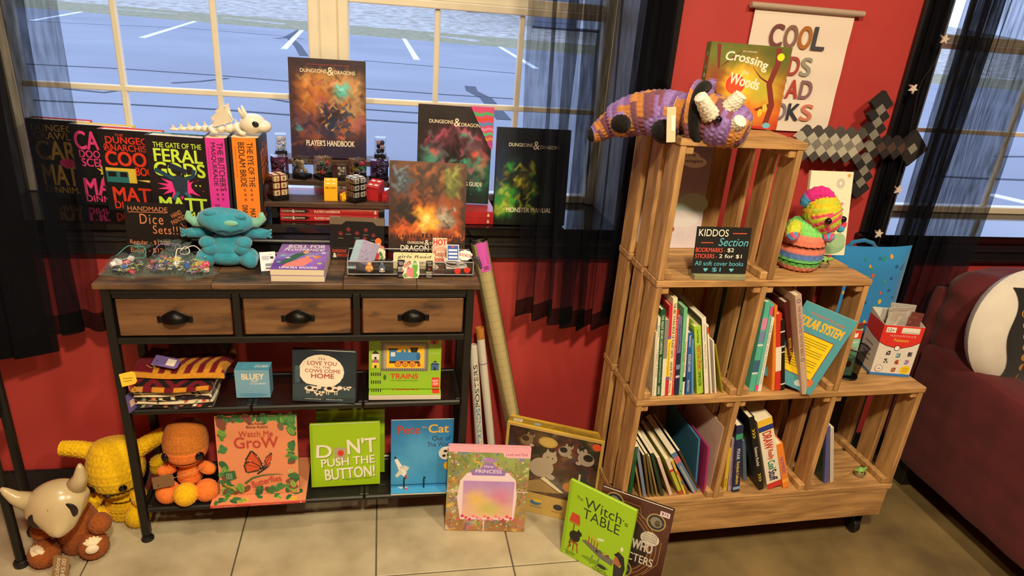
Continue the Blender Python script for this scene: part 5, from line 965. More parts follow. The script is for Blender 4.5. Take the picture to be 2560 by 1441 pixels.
def ftr(c):
    c.rect(0, 0, 1, 1, '#93c02e'); c.rect(.16, .34, .82, .90, '#7f7a72'); c.rect(.20, .38, .78, .86, '#a8a298')
    for i in range(20): c.rect(.17+.032*i, .34, .18+.032*i, .40, '#5d5850'); c.rect(.17+.032*i, .84, .18+.032*i, .90, '#5d5850')
    c.rect(.24, .40, .76, .82, '#f6c82c'); c.rect(.30, .94, .72, 1, '#2b2b2b'); c.text('MAKE TRACKS', .36, .950, .70, .988, '#f0ece0', .02, .15)
    bl = '#3f86c8'; c.rect(.28, .50, .38, .74, bl); c.rect(.26, .74, .40, .77, '#23323e'); c.rect(.30, .62, .36, .70, '#dfe8ee'); c.rect(.38, .54, .68, .70, bl); c.ell(.68, .62, .03, .08, '#2f6aa8'); c.poly([(.58, .70), (.66, .70), (.68, .79), (.56, .79)], '#23262c'); c.rect(.44, .70, .48, .74, bl); c.rect(.50, .70, .54, .76, bl); c.rect(.28, .49, .70, .53, '#2b2f36')
    for x in (.40, .50, .60): c.ell(x, .48, .045, .06, '#b8402e'); c.ell(x, .48, .033, .044, '#f6c82c'); [c.stroke([(x+.04*cos(a), .48+.053*sin(a)), (x-.04*cos(a), .48-.053*sin(a))], .006, '#b8402e') for a in (0, .785, 1.57, 2.356)]
    c.ell(.69, .46, .025, .034, '#b8402e')
    def hs(x, y, s, wc, rc): c.rect(x, y, x+.10*s, y+.10*s, wc); c.poly([(x-.01, y+.10*s), (x+.11*s, y+.10*s), (x+.05*s, y+.17*s)], rc); c.rect(x+.035*s, y, x+.065*s, y+.05*s, '#2b2b2b')
    hs(.84, .86, 1.1, '#c83a34', '#7a2a26'); hs(.04, .56, 1, '#f0ece0', '#2b2b2b'); hs(.04, .40, 1, '#f0d84a', '#c05a8a'); hs(.86, .36, 1.1, '#3f6aa0', '#2b3a5a')
    for i in range(5): c.rect(.03+.03*i, .25, .045+.03*i, .31, '#2b2b2b'); c.rect(.03+.03*i, .10, .045+.03*i, .16, '#2b2b2b')
    for y in (.66, .48, .80): c.rect(.02, y, .15, y+.006, '#dfe8b8'); c.rect(.84, y+.02, .98, y+.026, '#dfe8b8')
    c.text('TRAINS', .30, .20, .68, .29, '#d8402e', .05); c.text('WITH A WOODEN TRAIN TO PUSH ALONG', .30, .15, .68, .175, '#5a6a1c'); c.ell(.22, .22, .02, .05, '#3f6a2a'); c.rect(.88, .03, .98, .22, '#d8302e'); c.text('NOSY', .89, .13, .97, .18, '#f4e8e0', .02); c.text('CROW', .89, .07, .97, .12, '#f4e8e0', .02)
TG = 'green train board books'
o = thing('board_book', 'green train board book lying flat under its upright twin', 'book', TR(.064, 1.676, S1+.0005, -2), TG); MB().bbox(-.102, .102, 0, .135, 0, .0150, b=.001).build('pages', mat('pages_ddd6c6', '#ddd6c6', .9), o); MB().bbox(-.102, .102, 0, .135, .0150, .0175, b=.0008).build('cover', cmat('#93c02e'), o)
c = Canvas(o, Matrix.Translation((-.102, 0, .0175)), .204, .05); c.rect(0, 0, 1, 1, '#93c02e'); c.text('TRAINS', .30, .45, .68, .75, '#d8402e', .05); c.rect(.88, .1, .98, .8, '#d8302e'); [c.rect(.03+.03*i, .3, .045+.03*i, .6, '#2b2b2b') for i in range(5)]; c.done()
book('green train board book standing upright with a blue engine', .204, .160, .018, lean(.064, 1.703, S1+.0185, -3, 8, .204, .018), '#93c02e', ftr, None, '#ddd6c6', True, 'board_book', TG)
# ------------------------------------------------------------------ lower shelf
OR1, OR2 = '#c4742c', '#f08238'
op = thing('plush_toy', 'orange crocheted plush with a big round head on the lower shelf', 'plush toy', loc=(-.553, 1.742, S0+.0005))
# orange plush: generic round crochet creature
zb = .0
m = MB(); m.knit([(.0, 0, .035), (0, 0, .055), (0, 0, .085), (0, 0, .112)], lambda t: .040*(1-.35*t)*(sin(pi*min(1, .12+.9*t))**.4 if t < 1 else 0) if t > 0 else .01, 14, 22, .003, lambda *a: OR2); m.build('body', YARN, op, smooth=True)
def hcol(row, s, t, th): return OR2 if t < .42 else OR1
m = MB(); m.knit([(0, -.004, .102), (0, -.006, .130), (0, -.002, .175), (0, .006, .222), (0, .010, .238)], lambda t: .068*sin(pi*min(max(t, .0), 1))**.62*(1-.22*t) if 0 < t < 1 else 0, 24, 32, .003, hcol); m.build('head', YARN, op, smooth=True)
for s in (-1, 1):
    MB().ball((s*.046, -.048, .150), (.0125, .007, .0135), 18, 12, M=Matrix.Rotation(s*.6, 4, 'Z')).build('eye', mat('black_eye', '#0c0a10', .08), op, smooth=True)
    m = MB(); m.kball((s*.052, -.042, .026), .033, 12, 20, .003, OR2, axis=(0, -1, .2)); m.build('foot', YARN, op, smooth=True)
    m = MB(); m.knit([(s*.034, -.010, .092), (s*.058, -.022, .088), (s*.078, -.030, .086)], lambda t: .018*(sin(pi*(.15+.85*t))**.5 if t < 1 else 0), 8, 12, .0025, lambda *a: OR2); m.build('arm', YARN, op, smooth=True)
m = MB(); m.kball((.002, -.066, .034), .033, 12, 20, .003, '#f2bb1c', axis=(0, -1, .3)); m.build('belly', YARN, op, smooth=True)
hangtag(op, TR(-.052, -.066, .062, -8, 25, 14), .060, .034, '#7a5a38', lambda c: c.ell(.25, .25, .03, .06, '#1c1410'))
MB().tube([(-.03, -.060, .088), (0, -.062, .098), (.03, -.056, .104), (.05, -.040, .108), (.045, -.05, .098), (.06, -.05, .09)], .0008, 5).build('twine', mat('twine', '#b8a47a', .9), op)
def leaf(c, x, y, s, rot, col, vein='#2f6a3a'):
    P = []
    for k in range(14):
        t = 2*pi*k/14; X = s*cos(t); Y = s*.55*sin(t)*(1-.25*cos(t)); q = rad(rot); P.append((x+(X*cos(q)-Y*sin(q)), y+(X*sin(q)+Y*cos(q))*c.w/c.h))
    c.poly(P, col); q = rad(rot); c.stroke([(x-s*.8*cos(q), y-s*.8*sin(q)*c.w/c.h), (x+s*.9*cos(q), y+s*.9*sin(q)*c.w/c.h)], .006, vein)
def fgr(c):
    c.rect(0, 0, 1, 1, '#e8956a'); g = random.Random(4)
    for i in range(110):
        sd = i % 4; q = g.random(); x, y = ((g.uniform(-.02, .12), q), (g.uniform(.88, 1.0), q), (q, g.uniform(.90, .99)), (q, g.uniform(.0, .09)))[sd]
        x = min(max(x, .07), .93); y = min(max(y, .05), .97); y = .96 if .2 < x < .8 and y > .5 else y; leaf(c, x, y, g.uniform(.045, .085), g.uniform(0, 360), g.choice(['#3f7a4a', '#5a9a4a', '#2f6a44', '#7fae4a', '#4a8a52', '#8a4a44', '#9ab85a']))
    r = '#c0453a'; c.text('Sara Forster', .40, .885, .62, .915, '#3a3226', .01); c.text('Bianca Austria', .38, .845, .64, .875, '#3a3226', .01); c.text('Watch Me', .28, .74, .70, .81, r, .005); c.text('GroW', .22, .60, .76, .735, r, .02)
    # butterfly
    O, D = '#d8552e', '#2a201c'
    for P in ([(.52, .33), (.36, .36), (.33, .44), (.42, .58), (.50, .50), (.56, .38)], [(.52, .31), (.34, .28), (.31, .40), (.40, .44), (.54, .36)], [(.60, .33), (.58, .46), (.68, .55), (.66, .42), (.62, .34)]):
        c.poly(P, D); cx = sum(p[0] for p in P)/len(P); cy = sum(p[1] for p in P)/len(P); c.poly([(cx+(a-cx)*.82, cy+(b-cy)*.82) for a, b in P], O)
        for a, b in P: c.stroke([(.56, .34), (a*.9+cx*.1, b*.9+cy*.1)], .006, D); c.ell(a*.94+cx*.06, b*.94+cy*.06, .008, .006, '#f0e8d8', n=8)
    c.stroke([(.48, .27), (.62, .36)], .022, D); c.stroke([(.32, .15), (.42, .22), (.55, .25), (.72, .26), (.80, .25)], .03, '#3f6a3a', True); c.text('Butterflies', .40, .13, .78, .21, r, .01, rot=14, arch=.01); c.text('Flying Eye Books', .42, .050, .62, .070, '#5a4a34')
    c.ell(.80, .86, .035, .05, '#7a6a5a', 20); c.poly([(.06, .30), (.20, .32), (.22, .22), (.10, .18)], '#2f6a44'); [c.ell(.10+.02*(i % 4), .22+.02*(i//4), .005, .006, '#e8f0d0', n=8) for i in range(16)]; c.stroke([(.06, .16), (.10, .12), (.16, .10), (.20, .06)], .035, '#c8b04a'); [c.stroke([(.06+.02*i, .17-.015*i), (.07+.02*i, .11-.012*i)], .006, '#3a2c1c') for i in range(7)]; leaf(c, .90, .30, .05, 60, '#d8c07a', '#5a3a2a')
GG = 'butterfly picture books'
o = thing('hardcover_book', 'butterfly picture book lying flat under its upright twin, red spine forward', 'book', TR(-.352, 1.652, S0+.0005, .5), GG); w, d, t = .262, .205, .0085
m = MB(); m.box(-w/2, w/2, 0, d, 0, .002).box(-w/2, w/2, 0, d, t-.002, t); m.build('cover', cmat('#4f8a4a'), o); MB().bbox(-w/2, w/2, -.0015, .002, 0, t, b=.0008).build('spine', cmat('#d0453a'), o); MB().box(-w/2+.003, w/2-.003, .002, d-.004, .002, t-.002).build('pages', mat('pages_e9dfc4', '#e9dfc4', .9), o)
c = Canvas(o, Matrix.Translation((-w/2, 0, t)), w, d); c.rect(0, 0, 1, 1, '#e8956a'); g = random.Random(9)
for i in range(22): leaf(c, g.uniform(.05, .95), g.uniform(.04, .14) if i % 3 else g.uniform(.15, .25), g.uniform(.035, .055), g.uniform(0, 360), g.choice(['#3f7a4a', '#5aa04a', '#2f6a44', '#8fbe4a', '#f0c04a']))
c.stroke([(.30, .24), (.36, .22), (.42, .24)], .012, '#c0453a'); c.done(); c = Canvas(o, FRONT @ Matrix.Translation((-w/2, 0, .0015)), w, t); c.text('Sara Forster  Bianca Austria', .03, .3, .26, .7, '#f0d8c0'); c.text('Watch Me Grow : Butterflies', .42, .3, .74, .7, '#f0b890'); c.ell(.95, .5, .008, .25, '#f0e8d8'); c.done('spine_print', 'spine_lettering')
book('butterfly picture book standing upright on the lower shelf', .222, .262, .009, lean(-.352, 1.690, S0+.0095, -1.5, 4, .222, .009), '#4f8a4a', fgr, group=GG)
def fdb(c, full=True):
    c.rect(0, 0, 1, 1, '#a4d018'); c.rect(0, 0, .04, 1, '#94bf14'); W_ = '#f4f2e8'; D = '#6a8a14'
    if full:
        c.poly([(.34, .42), (.50, .42), (.52, .62), (.34, .64)], '#b8a88a'); c.ell(.43, .54, .045, .05, '#d8432e')
        for st, q in (('D', (.09, .48, .30, .68)), ("N'T", (.53, .53, .94, .77)), ('PUSH THE', (.15, .34, .92, .47)), ('BUTTON!', (.20, .12, .92, .30))):
            r_ = 3 if st != 'D' else -3; c.text(st, q[0]+.008, q[1]-.010, q[2]+.008, q[3]-.010, D, .035, rot=r_); c.text(st, *q, W_, .03, rot=r_)
        c.text('By Bill Cotter', .50, .085, .88, .125, D, .01, rot=2)
DG = 'lime green square picture books'
book('lime green square picture book standing behind its twin', .203, .228, .014, lean(-.094, 1.775, S0+.0008, 0, 2, .203, .014), '#a4d018', lambda c: fdb(c, False), group=DG); book('lime green square picture book with white block lettering in front', .203, .212, .014, lean(-.108, 1.718, S0+.0008, .4, 4, .203, .014), '#a4d018', fdb, group=DG)
def fpc(c, top=True):
    c.paint(24, 34, ['#3fa0dc', '#1f78c0'], [(.5, .55, .3, .25, 0, '#58b4ea', .6), (.2, .25, .2, .2, 0, '#58b4ea', .5)], .06, 3); W_ = '#f2efe6'
    c.text('Pete', .10, .80, .46, .92, '#b8432e', .03); c.text('the', .49, .88, .57, .91, '#c8b04a', .01); c.text('Cat', .60, .81, .92, .93, '#f0b83a', .03); c.text('Out of', .66, .69, .96, .76, '#1c2c5a', .0); c.text('This World', .58, .60, .99, .67, '#1c2c5a', 0)
    c.ell(.90, .50, .13, .10, W_); [c.ell(x, y, .03, .02, '#2a2a2e') for x, y in ((.88, .53), (.94, .47), (.86, .46), (.95, .55))]; c.ell(.95, .31, .09, .07, '#f2c02c')
    c.poly([(.06, .42), (.10, .44), (.26, .22), (.22, .16), (.16, .20)], W_); c.poly([(.07, .18), (.15, .28), (.20, .22), (.10, .15)], '#dcdcd6'); c.poly([(.20, .34), (.30, .30), (.26, .24), (.22, .26)], '#dcdcd6'); c.poly([(.05, .44), (.065, .48), (.10, .44)], '#1c2430'); c.poly([(.22, .16), (.27, .12), (.25, .20)], '#d8482e'); c.text('CAT', .14, .28, .20, .31, '#1c2430', 0, rot=-48)
PG = 'blue space picture books'
o = thing('paperback_book', 'blue space picture book lying flat under its upright twin', 'book', TR(.118, 1.660, S0+.0005, -1.5), PG); MB().box(-.092, .092, 0, .200, 0, .0045).build('pages', mat('pages_e9dfc4', '#e9dfc4', .9), o); MB().box(-.0925, .0925, -.0005, .200, .0045, .0052).build('cover', cmat('#3f9ad8'), o)
c = Canvas(o, Matrix.Translation((-.0925, 0, .0052)), .185, .2); c.rect(0, 0, 1, .3, '#4aa6e0'); c.poly([(.08, .16), (.18, .22), (.28, .14), (.16, .12)], '#f2efe6'); c.poly([(.22, .10), (.28, .14), (.26, .07)], '#d8482e'); c.done()
o = book('blue space picture book standing upright with moon and shuttle', .185, .236, .005, lean(.118, 1.690, S0+.0062, -1.2, 2, .185, .005), '#2f8ad0', fpc, hard=False, group=PG)
for x in (.066, .126): MB().tube([(x-.026, -.006, -.004), (x-.026, -.006, .030), (x-.026, -.003, .034), (x-.022, -.006, .036)], .0020, 6).build('wire_hook', MET, o)
MB().tube([(0, -.005, .012), (.185, -.005, .012)], .0008, 5).build('wire', MET, o)
# ================================================================== on the floor
YL = '#f0c21a'
yp = thing('plush_toy', 'bright yellow crocheted plush with long ears sitting on the tiles', 'plush toy', loc=(-.765, 1.795, .0005))
m = MB(); m.knit([(.004, 0, .0), (.004, 0, .04), (.004, 0, .09), (.004, -.002, .125)], lambda t: .058*(sin(pi*min(1, .18+.82*t))**.45 if 0 < t < 1 else .0)*(1-.25*t), 13, 24, .0055, lambda *a: YL); m.build('body', YARN, yp, smooth=True)
m = MB(); m.knit([(0, -.012, .100), (0, -.016, .130), (0, -.012, .185), (0, -.004, .250), (0, 0, .268)], lambda t: .084*sin(pi*min(max(t, 0), 1))**.60*(1-.20*t) if 0 < t < 1 else 0, 18, 30, .0055, lambda *a: YL); m.build('head', YARN, yp, smooth=True)
for s in (-1, 1):
    m = MB(); m.knit([(s*.058, 0, .225), (s*.10, .004, .240+(.012 if s > 0 else -.006)), (s*.145, .008, .248+(.030 if s > 0 else -.012))], lambda t: .026*(1-.22*t) if 0 < t < 1 else 0, 10, 12, .005, lambda *a: YL, yscale=1.0); m.build('ear', YARN, yp, smooth=True)
    m = MB(); m.kball((s*.052-.01*(s < 0), -.050, .028), .036, 10, 16, .005, YL, axis=(0, -1, .3)); m.build('leg', YARN, yp, smooth=True)
    m = MB(); m.knit([(s*.042, -.02, .115), (s*.062, -.045, .085), (s*.066, -.055, .062)], lambda t: .022*(sin(pi*(.2+.8*t))**.5 if t < 1 else 0), 7, 12, .005, lambda *a: YL); m.build('arm', YARN, yp, smooth=True)
    MB().ball((s*.040, -.088, .158), (.011, .005, .011), 14, 10, M=Matrix.Rotation(s*.45, 4, 'Z')).build('eye', mat('black_eye', '#0c0a10', .08), yp, smooth=True)
MB().ball((0, -.097, .140), (.010, .005, .006), 12, 8).build('nose', mat('dark_nose', '#2a1a14', .5), yp, smooth=True)
MB().knit([(.06, .03, .03), (.085, .035, .09), (.10, .03, .15), (.098, .025, .17)], lambda t: .022 if 0 < t < 1 else 0, 9, 12, .005, lambda *a: '#7a2a1c' if a[2] < .55 else YL).build('tail', YARN, yp, smooth=True)
# brown crocheted plush under a pale hard shell mask
BR = '#9a5426'; SHELL = mat('cream_shell_plastic', '#c9b78e', .25, noise=(14, .08), coat=.4)
bp_ = thing('plush_toy', 'brown crocheted plush wearing a cream horned plastic mask, at the far left', 'plush toy', loc=(-.842, 1.650, .0005))
m = MB(); m.knit([(0, .02, .0), (0, .02, .045), (0, .02, .10), (0, .02, .14)], lambda t: .056*(sin(pi*min(1, .2+.8*t))**.45 if 0 < t < 1 else 0), 14, 22, .005, lambda *a: BR); m.build('body', YARN, bp_, smooth=True)
for s in (-1, 1):
    m = MB(); m.kball((s*.058-.006, -.036+.01*s, .034), .038, 11, 18, .0045, lambda r, q, t, th: '#efe0bc' if t > .74 and abs(th-pi) > 2.2 else BR, axis=(s*.35, -.8, .5)); m.build('foot', YARN, bp_, smooth=True)
    m = MB(); m.ball((s*.060+.006*s, -.066, .056), (.017, .008, .014), 12, 8, M=Matrix.Rotation(s*.35, 4, 'Z')); m.build('foot_pad', mat('cream_yarn', '#efe2c4', .95, bump=(200, .6, .003)), bp_, smooth=True)
    m = MB(); m.kball((s*.072, -.012, .098-.012*(s < 0)), .029, 9, 15, .0045, BR, axis=(s, -.4, -.2)); m.build('arm', YARN, bp_, smooth=True)
HM = Matrix.Translation((-.004, -.040, .190)) @ Matrix.Rotation(rad(-14), 4, 'Y') @ Matrix.Rotation(rad(8), 4, 'Z')
def shell(u, v):
    a = 2*pi*u; b = pi*v; k = sin(b); lo = max(0, -cos(b+pi)) if 0 else 0
    x = .079*k*cos(a); y = .062*k*sin(a); z = -.072*cos(b)
    nar = 1-.52*max(0, (-z+.01)/.08); x *= nar
    if y < 0: y *= 1+.38*math.exp(-((z+.045)/.032)**2)*max(0, 1-abs(x)/.06)
    y -= .012*math.exp(-((z+.055)/.03)**2); edge = .006*sin(a*9)*max(0, 1-abs(z+.02)/.06)
    return HM @ Vector((x+edge*cos(a)*.5, y, z))
m = MB(); m.grid(44, 28, shell); m.build('mask', SHELL, bp_, smooth=True)
for s in (-1, 1):
    m = MB(); m.tube([HM @ Vector(p) for p in ((s*.058, .0, .040), (s*.080, -.002, .066), (s*.090, -.004, .092), (s*.094, -.005, .104))], [.026, .017, .010, .004], 14); m.build('mask_horn', SHELL, bp_, smooth=True)
    m = MB(); m.ball((0, 0, 0), (.019, .004, .023), 16, 12, M=HM.to_3x3().to_4x4()); m.v = [tuple(Vector(p)+HM @ Vector((s*.040, -.0475, .004))) for p in m.v]; m.build('eye_hole', mat('dark_eye_hole', '#1f1512', .4), bp_, smooth=True)
MB().tube([HM @ Vector((0, -.040, .052)), HM @ Vector((0, -.0565, .030)), HM @ Vector((0, -.0625, .006))], .0006, 5).build('crack_line', mat('dark_line', '#5a4a34', .6), bp_)
def tg45(c): c.text('cubone', .10, .56, .90, .86, '#e8e4d8', -.008); c.text('$45.00', .10, .16, .90, .46, '#e8e4d8', -.005)
m0 = TR(.020, -.108, .034, -10, 14, 82); hangtag(bp_, m0, .066, .042, '#9a7a4e', tg45)
# look-and-find picture book (princess theme): scenery collage, lilac frame
def fpr(c):
    g = random.Random(11); spl = []
    for i in range(110): spl.append((g.random(), g.random(), g.uniform(.02, .05), g.uniform(.015, .04), g.uniform(0, 180), g.choice(['#5a8a4a', '#8ab060', '#c88a5a', '#a86a4a', '#d86a8a', '#e8c05a', '#6a8ac0', '#8a5a3a', '#c8d08a', '#b04a4a', '#e8e0d0', '#7a4a8a']), .85))
    c.paint(52, 60, ['#a87a50', '#8aa860'], spl, .2, 6); c.scatter(420, ['#5a8a4a', '#8ab060', '#c88a5a', '#a86a4a', '#d86a8a', '#e8c05a', '#6a8ac0', '#8a5a3a', '#c8d08a', '#b04a4a', '#e8e0d0', '#7a4a8a', '#f0a0b8'], .018, (.02, .02, .98, .92), 5); c.rect(0, .93, 1, 1, '#f0b0c4'); c.poly([(.62, .94), (1, .94), (1, .875), (.72, .875), (.68, .895), (.66, .93)], '#f3bccd'); c.text('Look and Find', .70, .90, .96, .935, '#c04a86', .015)
    c.poly([(.18, .14), (.85, .14), (.87, .42), (.84, .62), (.74, .70), (.62, .72), (.55, .78), (.42, .78), (.36, .72), (.24, .69), (.16, .60), (.13, .40)], '#f0dcea'); c.paint(24, 24, ['#f0c0a0', '#b890d8'], [(.5, .3, .35, .25, 0, '#f0d070', .8), (.75, .55, .2, .25, 0, '#d878a8', .7), (.25, .55, .2, .2, 0, '#f0c84a', .7), (.55, .25, .2, .2, 0, '#9ab860', .5)], .05, 2, .20, .16, .83, .60)
    c.poly([(.30, .665), (.70, .665), (.72, .72), (.60, .75), (.55, .81), (.45, .81), (.40, .75), (.28, .72)], '#9a78c8'); c.text('Disney', .44, .752, .56, .785, '#f6eefc', .01, .2); c.text('PRINCESS', .34, .695, .66, .735, '#f6eefc', .015)
    c.poly([(.42, .82), (.58, .82), (.60, .87), (.55, .85), (.53, .885), (.50, .86), (.47, .885), (.45, .85), (.40, .87)], '#b088cc'); c.stroke([(.20, .145), (.82, .145)], .010, '#f6e6f0'); c.stroke([(0, .475), (.14, .475)], .014, '#f0c0d0'); c.stroke([(.86, .48), (1, .48)], .014, '#f0c0d0'); c.stroke([(.48, 0), (.48, .14)], .016, '#f0c0d0')
    for i in range(16): c.ell(.16+.70*i/15, .14+.02*((i*5) % 3), .022, .018, g.choice(['#e0507a', '#f08aa8', '#d03a6a']), n=8)
book('pink-topped look-and-find book with a lilac frame standing on the tiles', .246, .297, .012, lean(.312, 1.612, .0005, -7, 5, .246, .012), '#d890a8', fpr)
# kitten puzzle box
pz = thing('puzzle_box', 'yellow-edged puzzle box with kittens on a bookshelf, behind the pink-topped book', 'puzzle box', TR(.517, 1.664, .001, -25, 2)); w, h, t = .306, .315, .048
MB().bbox(-w/2, w/2, .006, t, 0, h, b=.001).build('tray', cmat('#c8a83c'), pz); MB().bbox(-w/2, w/2, 0, t-.012, 0, h, b=.001).build('lid', cmat('#d8b544'), pz)
c = Canvas(pz, FRONT @ Matrix.Translation((-w/2, 0, 0)), w, h); c.rect(0, 0, 1, 1, '#c9a95c')
c.paint(70, 62, ['#5a4432', '#2c241f'], [(.1, .8, .12, .2, 0, '#4a3424', .8), (.35, .88, .12, .1, 0, '#6a5238', .9), (.62, .75, .1, .2, 0, '#6a2f2c', .8), (.74, .7, .06, .25, 0, '#7a3a34', .8), (.9, .9, .1, .1, 0, '#2a3a2a', .9), (.5, .45, .08, .2, 0, '#5a3a2a', .8), (.86, .4, .1, .16, 0, '#23404a', .9), (.3, .15, .4, .1, 15, '#8a6a46', .9), (.05, .45, .08, .3, 0, '#3a4a5a', .7), (.6, .2, .3, .08, -10, '#7a7a72', .7)]+dabs(80, ['#6a5238', '#4a3424', '#7a3a34', '#2a3a2a', '#8a6a46', '#3a4a5a', '#5a2f2c', '#1c1816'], (0, 0, 1, 1), .06, 4, .6), .18, 8, .03, .24, .97, .97)
def kit(x, y, s, col, dk_=None, fl=1):
    c.ell(x, y, .085*s, .075*s, col, 20*fl); c.ell(x+.05*s*fl, y+.085*s, .052*s, .048*s, col); c.poly([(x+.015*s*fl, y+.11*s), (x+.03*s*fl, y+.155*s), (x+.05*s*fl, y+.125*s)], dk_ or col); c.poly([(x+.06*s*fl, y+.125*s), (x+.09*s*fl, y+.15*s), (x+.09*s*fl, y+.10*s)], dk_ or col)
    if dk_: c.ell(x-.02*s*fl, y+.02*s, .05*s, .04*s, dk_); c.ell(x+.06*s*fl, y+.11*s, .03*s, .02*s, dk_)
    c.ell(x+.035*s*fl, y+.088*s, .008, .008, '#2a2a1c', n=8); c.ell(x+.07*s*fl, y+.085*s, .008, .008, '#2a2a1c', n=8); c.ell(x+.07*s*fl, y-.06*s, .03*s, .02*s, '#b8ab98')
c.ell(.44, .86, .10, .06, '#b89a4a'); c.ell(.44, .86, .08, .045, '#c8ac5c')
kit(.16, .42, 1.1, '#b8ab98'); kit(.40, .56, 1.5, '#b3a48e', None, 1); kit(.22, .84, .8, '#8a7458', '#4a3a2a'); kit(.62, .80, .8, '#a89c8c', '#232021'); kit(.84, .76, 1.0, '#b0a494', '#2a2624', -1); kit(.70, .40, .7, '#c8894a')
c.poly([(.04, .28), (.40, .42), (.62, .30), (.30, .25)], '#a88a58'); c.poly([(.40, .43), (.62, .31), (.66, .32), (.44, .46)], '#e8dcb8'); c.stroke([(.80, .44), (.80, .58)], .02, '#e8d89a'); c.stroke([(.76, .44), (.84, .44)], .015, '#b8923c')
c.ell(.93, .92, .045, .04, '#e85a34'); c.ell(.38, .13, .06, .03, '#4a7a9a'); c.ell(.40, .155, .05, .02, '#e8c04a'); c.text('SUNSOUT', .33, .07, .45, .09, '#6a7a86', .02); c.ell(.62, .13, .05, .035, '#3a3a3c'); c.text('puzzle art', .56, .06, .68, .08, '#6a5a30'); c.done('lid_picture', 'lettering')
c = Canvas(pz, Matrix.Translation((-w/2, 0, h)), w, t-.012); c.rect(.05, .3, .14, .8, '#e8dcc0'); [c.rect(.055+.007*i, .34, .058+.007*i, .78, '#3a3020') for i in range(11)]; c.text('1000 PIECE JIGSAW PUZZLE - FINISHED SIZE 20 x 27', .48, .62, .92, .74, '#6a5420', .01, rot=180); c.text('LIBRARY KITTENS - ART BY EMILY WORLD', .46, .34, .88, .52, '#6a5420', .02, rot=180); c.ell(.30, .5, .04, .2, '#8aa0b0'); c.done('lid_print', 'lettering')
# green witch book and brown album in front
def fwt(c):
    c.rect(0, 0, 1, 1, '#9fd21e'); c.rect(0, 0, .045, 1, '#8fc018'); D = '#28301a'; c.text('The', .13, .80, .23, .845, D, .005); c.text('Witch', .26, .745, .82, .875, D, -.004); c.text("'s", .84, .755, .92, .82, D, -.004); c.text('TABLE', .26, .60, .82, .73, D, -.004)
    R = '#c8452e'; c.poly([(.10, .60), (.22, .60), (.245, .48), (.07, .48)], R); [c.rect(.08+.02*i, .455, .09+.02*i, .48, '#a83422') for i in range(8)]; c.rect(.145, .36, .165, .46, '#8a4a2e'); c.ell(.19, .30, .085, .075, '#1c1c1a'); c.ell(.25, .36, .045, .036, '#1c1c1a'); c.poly([(.22, .38), (.235, .42), (.255, .39)], '#1c1c1a'); c.stroke([(.14, .26), (.12, .18), (.15, .14)], .02, '#1c1c1a'); c.rect(.12, .20, .26, .225, '#9a4a2c'); [c.stroke([(x, .20), (x+d, .09)], .018, '#9a4a2c') for x, d in ((.14, -.03), (.24, .03), (.19, 0))]
    c.poly([(.30, .30), (.36, .33), (.82, .25), (.80, .17), (.60, .19)], '#6f7068'); [c.rect(.40+.045*i, .31-.008*i, .415+.045*i, .40-.01*i, '#a8452e') for i in range(4)]; [c.ell(.407+.045*i, .415-.01*i, .01, .014, '#e89a4a', n=8) for i in range(4)]; [c.ell(x, y, .022, .018, q) for x, y, q in ((.60, .275, '#4a6a2a'), (.66, .27, '#c8983a'), (.72, .27, '#7a3a5a'), (.55, .26, '#2a2a26'))]
    c.ell(.87, .27, .055, .07, '#b06a4a'); c.poly([(.80, .33), (.86, .40), (.95, .36), (.99, .22), (.97, .08), (.90, .10), (.93, .24), (.86, .32)], '#1c1a1c'); c.poly([(.82, .22), (.94, .20), (.96, .06), (.84, .05)], '#2a2230'); [c.stroke([(x, .18), (x-.02, .05)], .02, '#77786e') for x in (.50, .60)]; c.ell(.55, .10, .22, .03, '#7aa61a'); c.ell(.66, .09, .07, .025, '#2a2a26'); c.ell(.90, .45, .022, .03, '#e8f0d0'); c.ell(.58, .43, .06, .02, '#d8ecc0', 20)
    c.text('MELINDA', .07, .050, .24, .074, '#3f5416', .005); c.text('BEATTY', .09, .022, .22, .046, '#3f5416', .005); c.text('STEFANO', .55, .030, .74, .055, '#3f5416', .005); c.text('TAMBELLINI', .52, .003, .76, .027, '#3f5416', .005)
book('bright lime hardcover with a lamp and long table picture on the floor', .209, .260, .010, lean(.602, 1.434, .0005, -45, 2, .209, .010), '#9fd21e', fwt)
